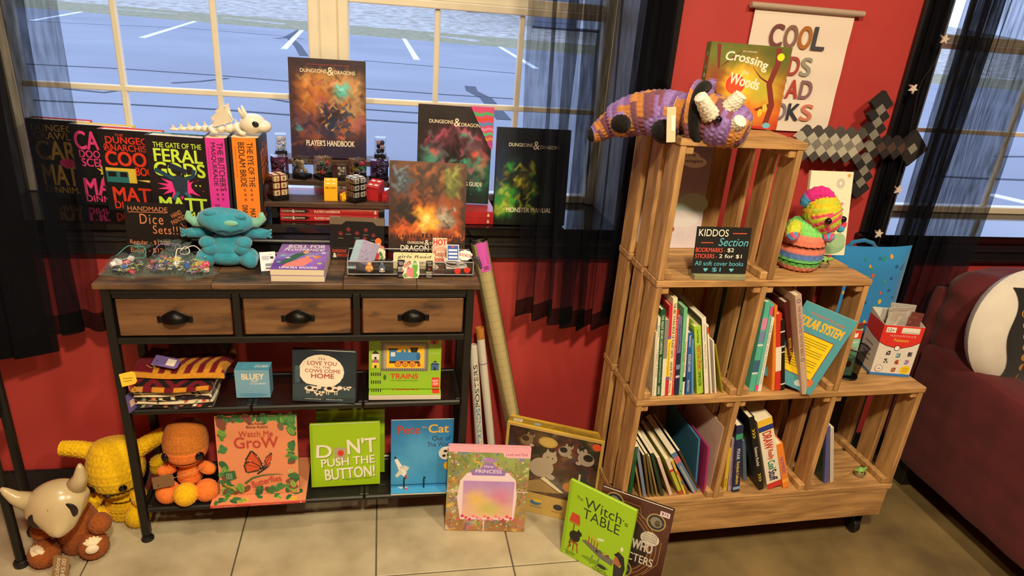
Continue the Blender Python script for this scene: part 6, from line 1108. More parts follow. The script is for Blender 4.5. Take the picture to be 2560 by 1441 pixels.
def fwho(c):
    c.rect(0, 0, 1, 1, '#4a2620'); G = '#b08a4a'; c.paint(26, 32, ['#4a2420', '#54302a'], [(.5, .5, .5, .5, 0, '#5c362c', .6)], .15, 3)
    c.stroke([(.15, .92), (.55, .92), (.60, .80), (.92, .80)], .008, G); c.stroke([(.92, .58), (.92, .30), (.75, .10)], .008, G); c.ell(.30, .42, .46, .36, '#2a1c1a'); [c.stroke([(.30+r*cos(a*.1), .42+r*.82*sin(a*.1)) for a in range(-10, 24)], .008, G) for r in (.47, .52, .57)]
    for x, y, r in ((.20, .88, .13), (.80, .80, .13), (.46, .10, .14)): c.ell(x, y, r, r*.8, '#c0a060'); c.ell(x, y, r*.88, r*.7, '#2c3440'); c.ell(x, y, r*.6, r*.5, '#8a8474', 30); c.ell(x+.02, y-.01, r*.3, r*.3, '#4a463e'); c.stroke([(x-r*1.2, y), (x+r*1.2, y)], .006, G)
    c.rect(.83, .895, .96, .955, '#e8d8ea'); c.text('$15', .85, .91, .94, .943, '#2a2030', .03); c.ell(.76, .58, .13, .085, '#d8d4c8'); [c.text(s, .66, .625-.030*i, .86, .645-.030*i, '#4a4640', .01) for i, s in enumerate(('INCLUDES', 'EXCLUSIVE', 'REMOVABLE', 'ARTWORK'))]
    c.text('DOCTOR WHO', -.0+.04, .40, .82, .52, '#c8c4ba', .05); c.text('OF', .30, .355, .36, .385, '#b8a070'); c.text('CHARACTERS', .06, .24, .86, .34, '#e0dcd0', .01); c.text('RECORDS', .20, .03, .36, .05, '#a88a5a')
book('brown hardcover album with gold circles and a price sticker, behind the lime book', .205, .275, .012, lean(.690, 1.394, .0005, -35, 1.5, .205, .012), '#3a1f1a', fwho, pages='#d8d4c6')
# dark rack at the left edge
ch = thing('metal_rack', 'black metal rack standing at the far left edge beside the curtain', 'rack', loc=(-1.06, 1.56, 0))
for a in ((-.966, 1.606), (-.985, 1.728), (-1.32, 1.606), (-1.32, 1.728)):
    l = MB().tube([(*a, .004), (*a, 1.02)], .012, 12).build('post', MET, ch, world=True, smooth=True, sharp=40); MB().lathe([(0, 0), (.019, 0), (.020, .012), (.014, .02)], 16, c=(*a, 0)).build('rubber_foot', mat('black_foot', '#131313', .5), l, world=True, smooth=True)
for z in (.40, .72, 1.0): MB().bbox(-1.33, -.99, 1.592, 1.742, z, z+.016, b=.003).build('shelf', mat('dark_seat', '#1b1512', .6), ch, world=True)
# ================================================================== stepped wooden crate shelf
CY = rad(1.4); cn = Vector((-sin(CY), cos(CY), 0)); cx_ = Vector((cos(CY), sin(CY), 0))
CM = Matrix(((cx_.x, cn.x, 0, 0), (cx_.y, cn.y, 0, 0), (0, 0, 1, 0), (0, 0, 0, 1)))      # crate frame -> world
def cpl(u, v, ly):
    """pixel -> crate-frame point on the plane local y = ly"""
    p = at_pl(u, v, cn*ly, cn); return Vector((p.dot(cx_), p.dot(cn), p.z))
CW = wood_mat('crate_wood', '#936d42', '#c0955f', 7, (8, 8, 1), .62, .35, ('#7a5530', 2.5, .62, (3, 3, 1)))
CWX = wood_mat('crate_wood_lengthwise', '#936d42', '#c0955f', 7, (1, 8, 8), .62, .35, ('#7a5530', 2.5, .62, (1, 3, 3)))
CX = [.695, .995, 1.297, 1.588]; FY, BY = 1.415, 1.685; LV = [.209, .556, .897, 1.244]; TB = .0175
cr = thing('crate_shelf', 'stepped shelf of stacked wooden crates on a wheeled base', 'shelf', CM @ Matrix.Translation((CX[0], FY, 0)))
def cb(name, x0, x1, y0, y1, z0, z1, m=None, b=.002):
    mb = MB(); mb.bbox(x0, x1, y0, y1, z0, z1, b=b); mb.v = [tuple(Vector(p)-Vector((CX[0], FY, 0))) for p in mb.v]; return mb.build(name, m or CW, cr)
def crate_side(x0, x1, z0, z1):
    for ya, yb in ((0, .068), (.094, .156), (.198, .268)): cb('side_slat', x0, x1, FY+ya, FY+yb, z0, z1)
for lev in range(3):
    z0, z1 = LV[lev], LV[lev+1]; n = 3-lev; zi0, zi1 = z0+TB, z1
    # floor boards run along x
    for i, (ya, yb) in enumerate(((FY-.002, FY+.085), (FY+.098, FY+.175), (FY+.190, BY))): cb('shelf_board', CX[0]-.002, CX[min(n+1, 3)]+.004, ya, yb, z0, z0+TB, CWX, .0015)
    if lev == 2:
        for (ya, yb) in ((FY-.002, FY+.075), (FY+.088, FY+.165), (FY+.180, BY)): cb('top_board', CX[0]-.002, CX[1]+.020, ya, yb, z1, z1+TB, CWX, .0015)
    for k in range(n+1):
        x = CX[k]; a, b = (x, x+.016) if k < n else (x-.014+(.012 if lev == 2 else 0), x+.002+(.012 if lev == 2 else 0))
        if 0 < k < n: a, b = x-.012, x+.004
        crate_side(a, b, zi0, zi1)
        for s in (1, -1):
            if (k == 0 and s < 0) or (k == n and s > 0): continue
            xa = b if s > 0 else a-.020
            cb('cleat', xa, xa+.020, FY+.004, BY-.02, zi0, zi0+.020); cb('cleat', xa, xa+.020, FY+.004, BY-.02, zi1-.020, zi1)
    for k in range(n):
        x0, x1 = CX[k]+.018, CX[k+1]-.014; nb = 4; sw = (x1-x0-.0075)/nb
        for i in range(nb): x = x0+i*(sw+.0025); cb('back_slat', x, x+sw, BY, BY+.010, zi0-.01, zi1)
for i, (ya, yb) in enumerate(((FY+.0, FY+.018), (BY-.02, BY-.002))): cb('base_board', CX[0], CX[3]-.004, ya, yb, .107, LV[0], CWX)
for x in (CX[0], CX[3]-.022): cb('base_end', x, x+.018, FY+.018, BY-.02, .107, LV[0])
for x in (CX[0]+.045, CX[3]-.036):
    for y in (FY+.055, BY-.07):
        q = Vector((x-CX[0], y-FY, 0)); m = MB(); m.T = Matrix.Translation(q+Vector((0, 0, .028))) @ Matrix.Rotation(rad(90), 4, 'Y'); m.lathe([(0, -.011), (.024, -.011), (.028, -.007), (.028, .007), (.024, .011), (0, .011)], 24)
        wl = m.build('caster_wheel', mat('black_rubber', '#141412', .5, noise=(40, .2)), cr, smooth=True, sharp=40)
        m = MB(); m.T = Matrix.Translation(q); m.box(-.017, -.013, -.014, .020, .022, .075).box(.013, .017, -.014, .020, .022, .075).box(-.022, .022, -.022, .026, .075, .107); m.build('caster_fork', MET, wl)
RMc = CM
def CT(x, y, z, yaw=0, tilt=0, roll=0): return CM @ TR(x, y, z, yaw, tilt, roll)
# ------------------------------------------------------------------ spines in the crates
def sb(label, pb, pt, tpx, col, zs, d=.20, ly=1.432, spc=None, txt=None, tc='#f2ead8', hard=True, bands=None, grp='children\'s books in the crates', pages='#e9dfc4', bold=.01, hmax=None, dz=0, tx=(.10, .90), yaw=0):
    """book with its spine to the viewer; pb, pt = spine foot and head in pixels, tpx = spine width in pixels"""
    a = cpl(*pb, ly); b = cpl(*pt, ly); pp = cpl(pb[0]+tpx, pb[1], ly); th = abs(pp.x-a.x); lean_ = math.atan2(b.x-a.x, b.z-a.z); zf = zs+.0008
    h = min((b-Vector((a.x, a.y, zf))).length, hmax or .5); th = max(th, .003)
    # rotate in the x-z plane about the foot; keep the lower corner on the shelf
    off = th/2*abs(sin(lean_)); M = CM @ Matrix.Translation((a.x, ly, zf+off+dz)) @ Matrix.Rotation(lean_, 4, 'Y') @ Matrix.Rotation(rad(90+yaw), 4, 'Z') @ Matrix.Translation((0, -th/2, 0))
    def sp(c):
        for (p, q, cc) in (bands or []): c.rect(p, 0, q, 1, cc)
        for t_ in ([(txt, tx[0], tx[1], .28, .74, tc)] if isinstance(txt, str) else (txt or [])): c.text(t_[0], t_[1], t_[3], t_[2], t_[4], t_[5], bold)
    return book(label, d, h, th, M, col, None, sp if (txt or bands) else None, pages, hard, group=grp, spc=spc)
def q2(x, y): return (1600+x/5.147, 730+y/5.147)
def q2r(x, y): return (1840+x/5.147, 730+y/5.147)
def q3(x, y): return (1560+x/3.368, 980+y/3.368)
Z2 = LV[1]+TB; Z3 = LV[0]+TB
sb('thin cream booklet leaning at the left end of the middle crate row', q2(152, 1395), q2(205, 520), 3, '#e4dcc0', Z2, .19, hard=False)
sb('pale green-white picture book beside the green spine', q2(182, 1400), q2(245, 330), 7, '#dfe2cf', Z2, .21, txt=[('I NEED A HUG', .40, .75, .25, .7, '#b86a5a'), ('Books', .10, .24, .3, .7, '#8a8a7a')])
sb('dark green Christmas story book with white spine capitals', q2(222, 1415), q2(292, 235), 11, '#1d5532', Z2, .23, txt=[('THE NIGHT BEFORE CHRISTMAS', .06, .50, .22, .74, '#dfe8d8'), ('Illustrated by Grandma Moses', .54, .84, .26, .74, '#c8d8c0'), ('HARPER', .88, .98, .25, .72, '#dfe8d8')], pages='#efe6d0')
sb('grey and white spined book right of the dark green one', q2(278, 1420), q2(340, 360), 9, '#e6e0d0', Z2, .21, bands=[(0, .50, '#8d8782')])
sb('red and yellow banded book about happiness', q2(326, 1420), q2(388, 180), 8, '#cc2f3c', Z2, .22, bands=[(.33, .36, '#7a5a9a'), (.36, .78, '#f0d22c'), (.78, .82, '#7a5a9a')], txt=[('The Categories of Happiness', .40, .77, .2, .8, '#6a4a1c')])
sb('tall cream book with bold black capitals about the planet', q2(360, 1430), q2(443, 85), 10, '#efe2b8', Z2, .23, txt=[('THE ABC YOUNG BOOK OF PLANET EARTH', .05, .60, .20, .80, '#262018'), ('LANCASTER - POSTGATE', .64, .84, .25, .75, '#262018'), ('Benwig', .87, .97, .25, .72, '#a8402e')], bold=.02)
sb('thin red book pressed against the tall cream one', q2(397, 1430), q2(474, 238), 5, '#d5342c', Z2, .21, txt='THE MAGIC SCHOOL STORIES', tc='#f0b0a0')
sb('navy and lavender book with a white animal on its spine', q2(458, 1392), q2(510, 325), 9, '#6a6f9e', Z2, .20, bands=[(.45, 1, '#23284a'), (.60, .66, '#7a86b8'), (.74, .77, '#c8c8d8')], txt=[('Mary Hoffman', .10, .42, .25, .7, '#23284a')])
sb('mint green picture book in the left middle crate', q2(505, 1412), q2(578, 212), 8, '#74c08c', Z2, .21, txt=[('Sandra Boynton', .30, .60, .3, .7, '#4a8a62'), ('o', .945, .965, .3, .7, '#1d4a2c')])
sb('white picture book with a dark animal drawing on its spine', q2(538, 1392), q2(606, 332), 6, '#e8e4d8', Z2, .20, txt=[('The Red Mitten Wood', .30, .70, .2, .75, '#b8483a')], bands=[(.76, .82, '#2a2422')])
sb('royal blue picture book with a rounded spine', q2(607, 1372), q2(643, 535), 11, '#2a5c9e', Z2, .19, txt=[('Natasha Imutora', .04, .22, .28, .72, '#cfe0f0'), ('ROCKABYE FARM', .34, .62, .22, .78, '#cfe0f0'), ('Simon & Schuster', .76, .95, .28, .72, '#cfe0f0')])
sb('thin sky blue book beside the royal blue one', q2(662, 1382), q2(668, 620), 5, '#5a94cc', Z2, .18)
sb('olive book standing behind the lime green one', q2(690, 1380), q2(652, 400), 5, '#8f9c34', Z2, .19, ly=1.45)
sb('thick lime green storybook with red spine lettering', q2(760, 1384), q2(722, 455), 16, '#a6cf3f', Z2, .20, txt=[('Susan Meddaugh', .05, .24, .3, .62, '#3a4a16'), ('MARTHA SPEAKS', .28, .64, .22, .80, '#c8402c'), ('STORYTIME COLLECTION', .66, .88, .28, .70, '#3a4a16')], bold=.02)
sb('thin black book between the lime and white spines', q2(808, 1372), q2(770, 370), 4, '#1c1a1a', Z2, .20)
sb('white book with faded capitals about a jungle', q2(845, 1370), q2(805, 345), 10, '#e6e2d4', Z2, .235, txt=[('Johanna Basford', .08, .30, .28, .7, '#a09a8a'), ('MAGICAL JUNGLE', .34, .66, .25, .75, '#a09a8a')])
sb('thin white booklet with a red corner leaning behind the white book', q2(905, 1372), q2(855, 440), 4, '#e4dfd2', Z2, .20, bands=[(.02, .12, '#c8452e')], hard=False)
sb('thin white leaflet leaning in the left middle crate', q2(960, 1375), q2(925, 640), 3, '#e8e4da', Z2, .15, hard=False)
sb('thin yellow-green board leaning at the right of the left middle crate', q2(1046, 1385), q2(940, 700), 3, '#a9a024', Z2, .19, hard=True)
# right middle crate
sb('teal patterned book leaning on the left divider of the right middle crate', q2r(168, 1405), q2r(420, 135), 15, '#58b8a4', Z2, .21, ly=1.435, bands=[(.17, .30, '#d88ab0'), (.32, .44, '#7a8ab8'), (.64, .78, '#3a6a8a'), (.78, .80, '#dfe8e8'), (.46, .48, '#dfe8e8')])
sb('thin teal and pink edged book right of the patterned one', q2r(232, 1395), q2r(466, 165), 7, '#62bfae', Z2, .21, bands=[(.02, .12, '#e0508a'), (.92, .99, '#e0508a')])
sb('slim white spined book right of the teal ones', q2r(275, 1375), q2r(465, 335), 9, '#e6e6dc', Z2, .20, txt='THE NEW WAY THINGS WORK', tc='#9aa09a')
sb('orange picture book standing beside the red one', q2r(452, 1368), q2r(492, 190), 7, '#e0842c', Z2, .23)
sb('red book with a white lower spine', q2r(515, 1358), q2r(530, 300), 13, '#cf3526', Z2, .20, bands=[(.42, .74, '#e8e0cc')])
sb('black book with white flecks on the spine', q2r(582, 1335), q2r(580, 375), 10, '#171617', Z2, .20, bands=[(.15, .17, '#d8d4c8'), (.36, .38, '#d8d4c8'), (.44, .455, '#d8d4c8'), (.9, .92, '#d8d4c8')])
sb('maroon book with yellow spine capitals', q2r(725, 1318), q2r(630, 150), 11, '#5f1f1e', Z2, .22, txt=[('ROYAL LIFE', .40, .60, .25, .75, '#f0d040')], bold=.03)
sb('thick pinkish beige book with a blue emblem on its spine', q2r(868, 1388), q2r(775, 62), 14, '#bfa392', Z2, .20, ly=1.405, txt=[('THE ILLUSTRATED WINTER BIBLE', .10, .60, .28, .70, '#7a5a6a'), ('O', .04, .075, .2, .8, '#4a4a8a'), ('O', .62, .655, .2, .8, '#4a4a8a')], pages='#d8c8b0')
sb('short beige board book in front of the blue magazine', q2r(905, 1290), q2r(845, 515), 6, '#cdb38a', Z2, .10, ly=1.405)
def fsol(c):
    c.rect(0, 0, 1, 1, '#4f9db0'); c.text('MY BOOK OF THE', .20, .88, .62, .915, '#c8603a', .01); c.text('STORY', .66, .865, .86, .90, '#c8603a', .02); c.text('SOLAR SYSTEM', .08, .735, .90, .845, '#e8b82c', .05); c.rect(.10, .16, .86, .67, '#7a4a5a'); c.rect(.115, .17, .845, .66, '#f0cf1c')
    for i in range(13): c.rect(.18, .61-.030*i, .18+(.60 if i % 4 != 3 else .34), .617-.030*i, '#6a5a1c')
    c.ell(.86, .13, .06, .05, '#d8743a'); c.ell(.78, .10, .05, .03, '#e8d8c8'); c.ell(.68, .08, .08, .04, '#c8d8e0')
M = TR(1.163, 1.428, Z2+.002, -26, 0, -15) @ Matrix.Translation((-.14, 0, 0))
o = thing('paperback_book', 'big blue magazine with a yellow panel leaning in the right middle crate', 'book', M, "children's books in the crates"); MB().box(0, .14, 0, .0006, 0, .245).box(0, .14, .0034, .004, 0, .245).box(0, .0006, 0, .004, 0, .245).build('cover', cmat('#4f9db0'), o); MB().box(.0006, .1395, .0006, .0034, .0005, .2445).build('pages', mat('pages_e9dfc4', '#e9dfc4', .9), o); c = Canvas(o, FRONT, .14, .245); fsol(c); c.done()
sb('navy book leaning against the right wall of the right middle crate', q2r(1010, 1350), q2r(1365, 775), 11, '#2c355e', Z2, .17, ly=1.47, bands=[(.55, .95, '#5a4038')])
# lower left crate: slumped thin books
L3 = 'slumped thin books in the lower left crate'
for lb, b, t, w_, col, ex in [('green spined booklet at the far left of the lower left crate', (70, 765), (112, 465), 9, '#1e5a34', {}), ('tan cover booklet in the lower left crate', (160, 810), (118, 575), 4, '#a4834c', {}), ('grey-blue booklet third from the left of the lower crate', (190, 818), (138, 475), 7, '#7b8aa4', {}),
        ('brown booklet beside the grey-blue one', (222, 832), (185, 530), 5, '#6e5634', {}), ('olive booklet in the lower left crate', (255, 842), (205, 520), 5, '#5f5a2e', {}), ('tan thin booklet behind the dark green one', (288, 852), (222, 540), 4, '#94784a', {}), ('dark green booklet in the middle of the slumped row', (326, 866), (240, 520), 7, '#27402c', {}),
        ('pinkish white booklet in the slumped row', (385, 925), (262, 570), 7, '#ddc4b6', {}), ('lime spined booklet with a red foot in the slumped row', (458, 972), (305, 600), 8, '#b8c04a', {'bands': [(.90, 1, '#cf4038'), (.0, .3, '#e4d8c0'), (.30, .36, '#cf4038')]}), ('yellow thin booklet in the slumped row', (488, 982), (345, 612), 5, '#d8c04c', {}),
        ('multicoloured thin booklet in the slumped row', (530, 910), (372, 610), 6, '#8a6038', {'bands': [(.3, .4, '#c8763a'), (.6, .7, '#4a6a8a')]}), ('white thin booklet with a pink foot in the slumped row', (580, 945), (420, 660), 4, '#e2ddd2', {'bands': [(.93, 1, '#d8708a')]}), ('thick grey-blue spined book at the right of the slumped row', (590, 905), (385, 545), 13, '#5f7ea4', {'bands': [(.10, .24, '#c86a7a')]})]:
    sb(lb, q3(*b), q3(*t), w_, col, Z3, .19, 1.44, hard=False, grp=L3, **ex)
sb('dark brown booklet leaning behind the grey-blue spine', q3(608, 870), q3(432, 520), 5, '#4f3c28', Z3, .19, 1.46, hard=False, grp=L3)
sb('large blue hardcover with a dark photo cover in the lower left crate', q3(606, 800), q3(638, 400), 4, '#3d7fa4', Z3, .22, 1.46, grp=L3); sb('magenta hardcover in the lower left crate', q3(668, 895), q3(712, 470), 5, '#a0306c', Z3, .21, 1.435, grp=L3); sb('white covered hardcover with a red lettered spine in the lower left crate', q3(724, 860), q3(850, 300), 7, '#d9c4b4', Z3, .22, 1.44, spc='#cc3a30', txt='THE CAT IN THE HAT COMES BACK', tc='#f0d8c8', grp=L3); sb('thin lime and red booklet at the right of the lower left crate', q3(742, 855), q3(862, 290), 3, '#c83a30', Z3, .20, 1.45, hard=False, grp=L3)
# lower middle crate
L4 = 'books in the lower middle crate'
sb('short yellow spined book in the lower middle crate', q3(850, 830), q3(892, 480), 8, '#d8b838', Z3, .17, 1.44, txt='Seuss', tc='#6a4a1c', grp=L4, tx=(.7, .9)); sb('lavender checkered spine book in the lower middle crate', q3(890, 836), q3(930, 395), 11, '#a99ab0', Z3, .19, 1.44, txt='STORYBOOK TREASURY OF DREAMS', tc='#7a3a6a', grp=L4)
sb('navy storybook collection with yellow lettering and a green eye', q3(943, 842), q3(978, 290), 16, '#252c56', Z3, .20, txt=[('PIXAR', .34, .50, .28, .72, '#dfe0e8'), ('Storybook Collection', .53, .88, .22, .78, '#e8c84a')], bands=[(.12, .20, '#3f9a7a'), (.92, .96, '#8ab0d8')], grp=L4, bold=.02)
sb('grey-blue thin book between the navy and black spines', q3(1010, 780), q3(1000, 420), 8, '#6a8098', Z3, .19, 1.48, grp=L4); sb('black science book with yellow chevrons', q3(1140, 888), q3(1048, 232), 12, '#1b1a1a', Z3, .22, txt=[('Science Rocks!', .40, .66, .25, .78, '#e8e4da'), ('>>>', .16, .28, .20, .80, '#f0d83c'), ('>>>', .77, .88, .20, .80, '#f0d83c')], grp=L4, bold=.02)
sb('thick white drawing book with colourful letters, yellow head and red foot', q3(1247, 882), q3(1152, 262), 33, '#efe8d4', Z3, .22, bands=[(0, .08, '#ecc23a'), (.08, .17, '#f0d86a'), (.09, .16, '#2c3a86'), (.92, 1, '#cc3a32')], txt=[('DRAW', .18, .42, .22, .80, '#c8402e'), ('Really', .44, .58, .30, .74, '#c8503a'), ('Cool', .60, .72, .28, .76, '#2f8a6a'), ('Stuff', .74, .89, .24, .78, '#2a2450')], grp=L4, bold=.04)
sb('orange numbers book right of the thick white one', q3(1347, 876), q3(1278, 462), 15, '#ee8a34', Z3, .20, txt=[('NUMBERS', .30, .68, .24, .76, '#8a5aa0')], bands=[(.80, .88, '#f4b04a')], grp=L4, bold=.02)
# lower right crate
L5 = 'thin books in the lower right crate'
sb('dark green thin book standing at the left of the lower right crate', q3(1652, 802), q3(1690, 290), 4, '#26402f', Z3, .19, 1.45, hard=False, grp=L5); sb('blue-violet sketchbook beside the dark green book', q3(1690, 806), q3(1712, 300), 9, '#5a5f9a', Z3, .19, 1.44, hard=False, grp=L5, pages='#8a88b0'); sb('white thin colouring book right of the violet one', q3(1735, 808), q3(1738, 312), 8, '#cfc4bc', Z3, .19, 1.44, hard=False, grp=L5)
# ------------------------------------------------------------------ small green figures in silver cups
def cupfig(label, p, M):
    o = thing('figurine', label, 'figurine', M, 'green figurines in silver cups'); MB().lathe([(0, 0), (.010, 0), (.014, .004), (.0165, .012), (.0165, .015), (.0145, .0155), (.013, .012)], 20).build('cup', mat('silver_cup', '#b8b8b4', .25, .9), o, smooth=True, sharp=40)
    MB().ball((0, 0, .021), (.0135, .012, .011), 18, 12).build('head', mat('green_skin', '#7fae5a', .5), o, smooth=True); MB().ball((0, 0, .0145), (.0125, .012, .005), 16, 8).build('collar', mat('tan_collar', '#c8984a', .7), o, smooth=True)
    for s in (-1, 1): MB().ball((s*.0175, .0, .0245), (.009, .003, .0045), 12, 8, M=Matrix.Rotation(-s*.2, 4, 'Y')).build('ear', mat('green_skin', '#7fae5a', .5), o, smooth=True); MB().ball((s*.0055, -.0108, .0215), (.003, .0016, .003), 10, 8).build('eye', mat('black_eye', '#0c0a10', .08), o, smooth=True)
p = cpl(2140, 1213, 1.462); cupfig('tiny green figurine in a silver cup in the lower right crate', p, CT(p.x, 1.462, Z3+.0005, 8))
p = at_z(2060, 672, LV[2]+TB); cupfig('tiny green figurine in a silver cup beside the rainbow plush', p, TR(p.x, p.y+.01, LV[2]+TB+.0005, -12))
# ------------------------------------------------------------------ inside the top crate
def fcal(c):
    c.paint(22, 34, ['#d8ccd6', '#8f7f9e'], [(.5, .60, .7, .12, 0, '#a894b4', .8), (.3, .45, .5, .10, 0, '#a8c8c0', .9), (.8, .40, .4, .08, 0, '#9ac0b8', .8), (.5, .25, .6, .12, 0, '#ddd4dc', .9)], .03, 2)
    for x, y, rx, ry, q in ((.52, .84, .30, .07, '#efe8ea'), (.75, .80, .18, .05, '#efe8ea'), (.40, .74, .14, .05, '#efe8ea'), (.30, .52, .28, .12, '#a8cdc4'), (.80, .42, .25, .10, '#b8d4cc'), (.30, .34, .30, .10, '#cfd8d4'), (.70, .28, .25, .08, '#dcd8dc')): c.ell(x, y, rx, ry, q)
    c.text('Calming Me', .30, .845, .74, .878, '#3a3a5a', .02); c.text('Down Strategies', .22, .792, .86, .826, '#3a3a5a', .02); c.ell(.30, .52, .06, .045, '#2a1c1c'); c.ell(.30, .50, .045, .035, '#c89070'); c.rect(.24, .36, .37, .46, '#a8403a'); c.rect(.25, .30, .36, .36, '#4a3a5a'); c.ell(.34, .18, .24, .05, '#b04a44'); c.ell(.34, .18, .18, .035, '#3a2a2c')
o = thing('poster_board', 'lilac cloud poster board standing inside the top crate', 'poster', CT(.822, BY-.030, LV[2]+TB+.001, 1, 3)); MB().box(-.095, .095, 0, .003, 0, .300).build('board', mat('white_card', '#d6d2c4', .5), o); c = Canvas(o, FRONT @ Matrix.Translation((-.095, 0, 0)), .19, .300); fcal(c); c.done('poster_print', 'lettering', PAPER)
def fkid(c):
    W_, B_, R_ = '#e8e4d0', '#5ab4cc', '#e0553e'; c.text('KIDDOS', .04, .80, .58, .95, W_, .0); c.stroke([(.66, .87), (.92, .875)], .014, R_); c.stroke([(.10, .66), (.32, .665)], .014, R_); c.text('Section', .42, .60, .97, .77, B_, -.006, .25)
    c.text('BOOKMARKS -', .02, .46, .56, .555, R_, .01); c.text('$2', .60, .46, .72, .555, W_, .01); c.text('STICKERS -', .02, .33, .42, .42, R_, .01); c.text('2 for $1', .46, .33, .88, .42, W_, .01); c.text('All soft cover books', .03, .17, .93, .27, B_, -.005); c.text('$1', .36, .03, .52, .13, B_, -.002)
    for x in (.24, .72): c.ell(x-.02, .095, .022, .022, B_, n=10); c.ell(x+.02, .095, .022, .022, B_, n=10); c.poly([(x-.04, .088), (x+.04, .088), (x, .035)], B_)
ks = board_sign('black sign with white, red and blue handwriting in the top crate', TR(.826, 1.448, LV[2]+TB+.014, -1.7, 8), .143, .117, fkid)
mb = MB(); mb.T = Matrix.Rotation(rad(8), 4, 'X'); mb.bbox(-.068, .068, -.012, .026, -.0135, -.001, b=.001); mb.build('wooden_stand', mat('grey_green_wood', '#8a8a68', .7, noise=(30, .15)), ks)
# ------------------------------------------------------------------ on top of the crates
TZ = LV[3]+TB
def fwd(c):
    c.paint(40, 40, ['#b8321c', '#5a6420'], [(.5, .42, .42, .36, 0, '#e8a82c', .95), (.42, .55, .16, .2, 0, '#f8d83c', .9), (.7, .45, .2, .3, 0, '#b8b83c', .8), (.5, .2, .5, .14, 0, '#d86a24', .9), (.12, .5, .12, .4, 0, '#8a3a24', .8), (.2, .85, .3, .15, 0, '#6a7a2c', .9), (.85, .85, .2, .2, 0, '#55601f', .9), (.1, .15, .1, .2, 0, '#c8902c', .7)], .1, 4)
    B_ = '#7a2a20'; c.stroke([(.84, .05), (.88, .3), (.80, .55), (.86, .80), (.84, .98)], .07, B_); c.stroke([(.86, .30), (.66, .22), (.44, .12)], .05, B_, True); c.stroke([(.82, .55), (.68, .62), (.56, .74)], .03, B_, True); c.stroke([(.10, .98), (.14, .7), (.28, .82), (.40, .92)], .05, B_, True); c.ell(.38, .52, .12, .12, '#d8402c'); c.ell(.38, .50, .09, .09, '#e0522c'); c.ell(.62, .16, .1, .09, '#e8742c'); c.ell(.50, .24, .07, .07, '#e88a2c')
    for x, y in ((.75, .20), (.80, .26), (.22, .30), (.28, .2)): leaf(c, x, y, .05, 40+300*x, '#d8c83c', '#a89a2c')
    c.poly([(0, 0), (.86, 0), (.86, .03), (.5, .04), (.2, .02), (0, .02)], '#b82a26'); c.text('Crossing', .20, .72, .74, .86, '#f0e6d0', .03, rot=-9, arch=.03); c.text('the', .44, .65, .52, .70, '#f0e6d0', .02, rot=-6); c.text('Woods', .30, .50, .68, .63, '#f0e6d0', .04, rot=-9); c.text('JAN LYKEGAARD', .40, .90, .58, .925, '#e8e0c8', .0); c.ell(.88, .88, .045, .045, '#f0e01c'); c.ell(.86, .05, .05, .035, '#6ab0c8')
p = at_z(1830, 322, TZ); o = thing('game_box', 'square board game box with an orange forest picture on the top crate', 'game box', TR(.892, 1.622, TZ+.0015, -12, 3)); w, h, t = .200, .200, .045
MB().bbox(-w/2, w/2, .004, t, 0, h, b=.001).build('tray', cmat('#8a8a5a'), o); MB().bbox(-w/2, w/2, 0, t-.008, 0, h, b=.001).build('lid', cmat('#7a7438'), o); c = Canvas(o, FRONT @ Matrix.Translation((-w/2, 0, 0)), w, h); fwd(c); c.done('lid_picture', 'lettering')
c = Canvas(o, Matrix(((0, 0, -1, -w/2), (-1, 0, 0, t-.008), (0, 1, 0, 0), (0, 0, 0, 1))), t-.008, h); c.rect(0, 0, 1, 1, '#8c8a48'); c.ell(.5, .78, .38, .10, '#d8d4b0'); c.ell(.5, .78, .30, .08, '#d8522c'); c.ell(.5, .60, .3, .03, '#d8d4b0'); c.done('side_print')
# crocheted three-horned dinosaur
def tri_col(row, s, t, th):
    k = ((row*23+s*1+int(2*sin(row*1.7)))//6) % 7
    return ('#8a6cae', '#80609e', '#b87c44', '#7d4c5a', '#9478b8', '#c08448', '#70485a')[k]
TG3 = thing('plush_toy', 'purple and orange crocheted horned dinosaur lying on the top crate', 'plush toy', loc=(.70, 1.50, TZ))
def wp(u, v, y): p = at_y(u, v, y); return p
def kpart(name, pts, rf, rows, ns, amp, colf, **k): m = MB(); m.knit(pts, rf, rows, ns, amp, colf, **k); return m.build(name, YARN, TG3, world=True, smooth=True)
B0 = wp(1545, 300, 1.60); B1 = wp(1600, 285, 1.57); B2 = wp(1665, 282, 1.54); B3 = wp(1725, 290, 1.50); B4 = wp(1760, 295, 1.48)
kpart('body', [wp(1530, 305, 1.61), B1, B2, B3, B4], lambda t: .052*(sin(pi*min(1, .16+.80*t))**.5) if 0 < t < 1 else 0, 22, 26, .006, tri_col)
kpart('tail', [wp(1470, 338, 1.62), wp(1490, 333, 1.62), wp(1530, 310, 1.61), wp(1575, 296, 1.59)], lambda t: .010+.034*t if 0 < t < 1 else 0, 13, 18, .005, lambda r, s, t, th: BK if t < .20 else tri_col(r, s, t, th))
HC = wp(1795, 305, 1.445)
kpart('head', [HC+Vector((-.055, .045, .012)), HC+Vector((-.03, .02, .008)), HC+Vector((.008, -.012, .0)), HC+Vector((.040, -.040, -.010)), HC+Vector((.052, -.050, -.014))], lambda t: .054*(sin(pi*min(1, .14+.86*t))**.55) if 0 < t < 1 else 0, 18, 26, .006, tri_col)
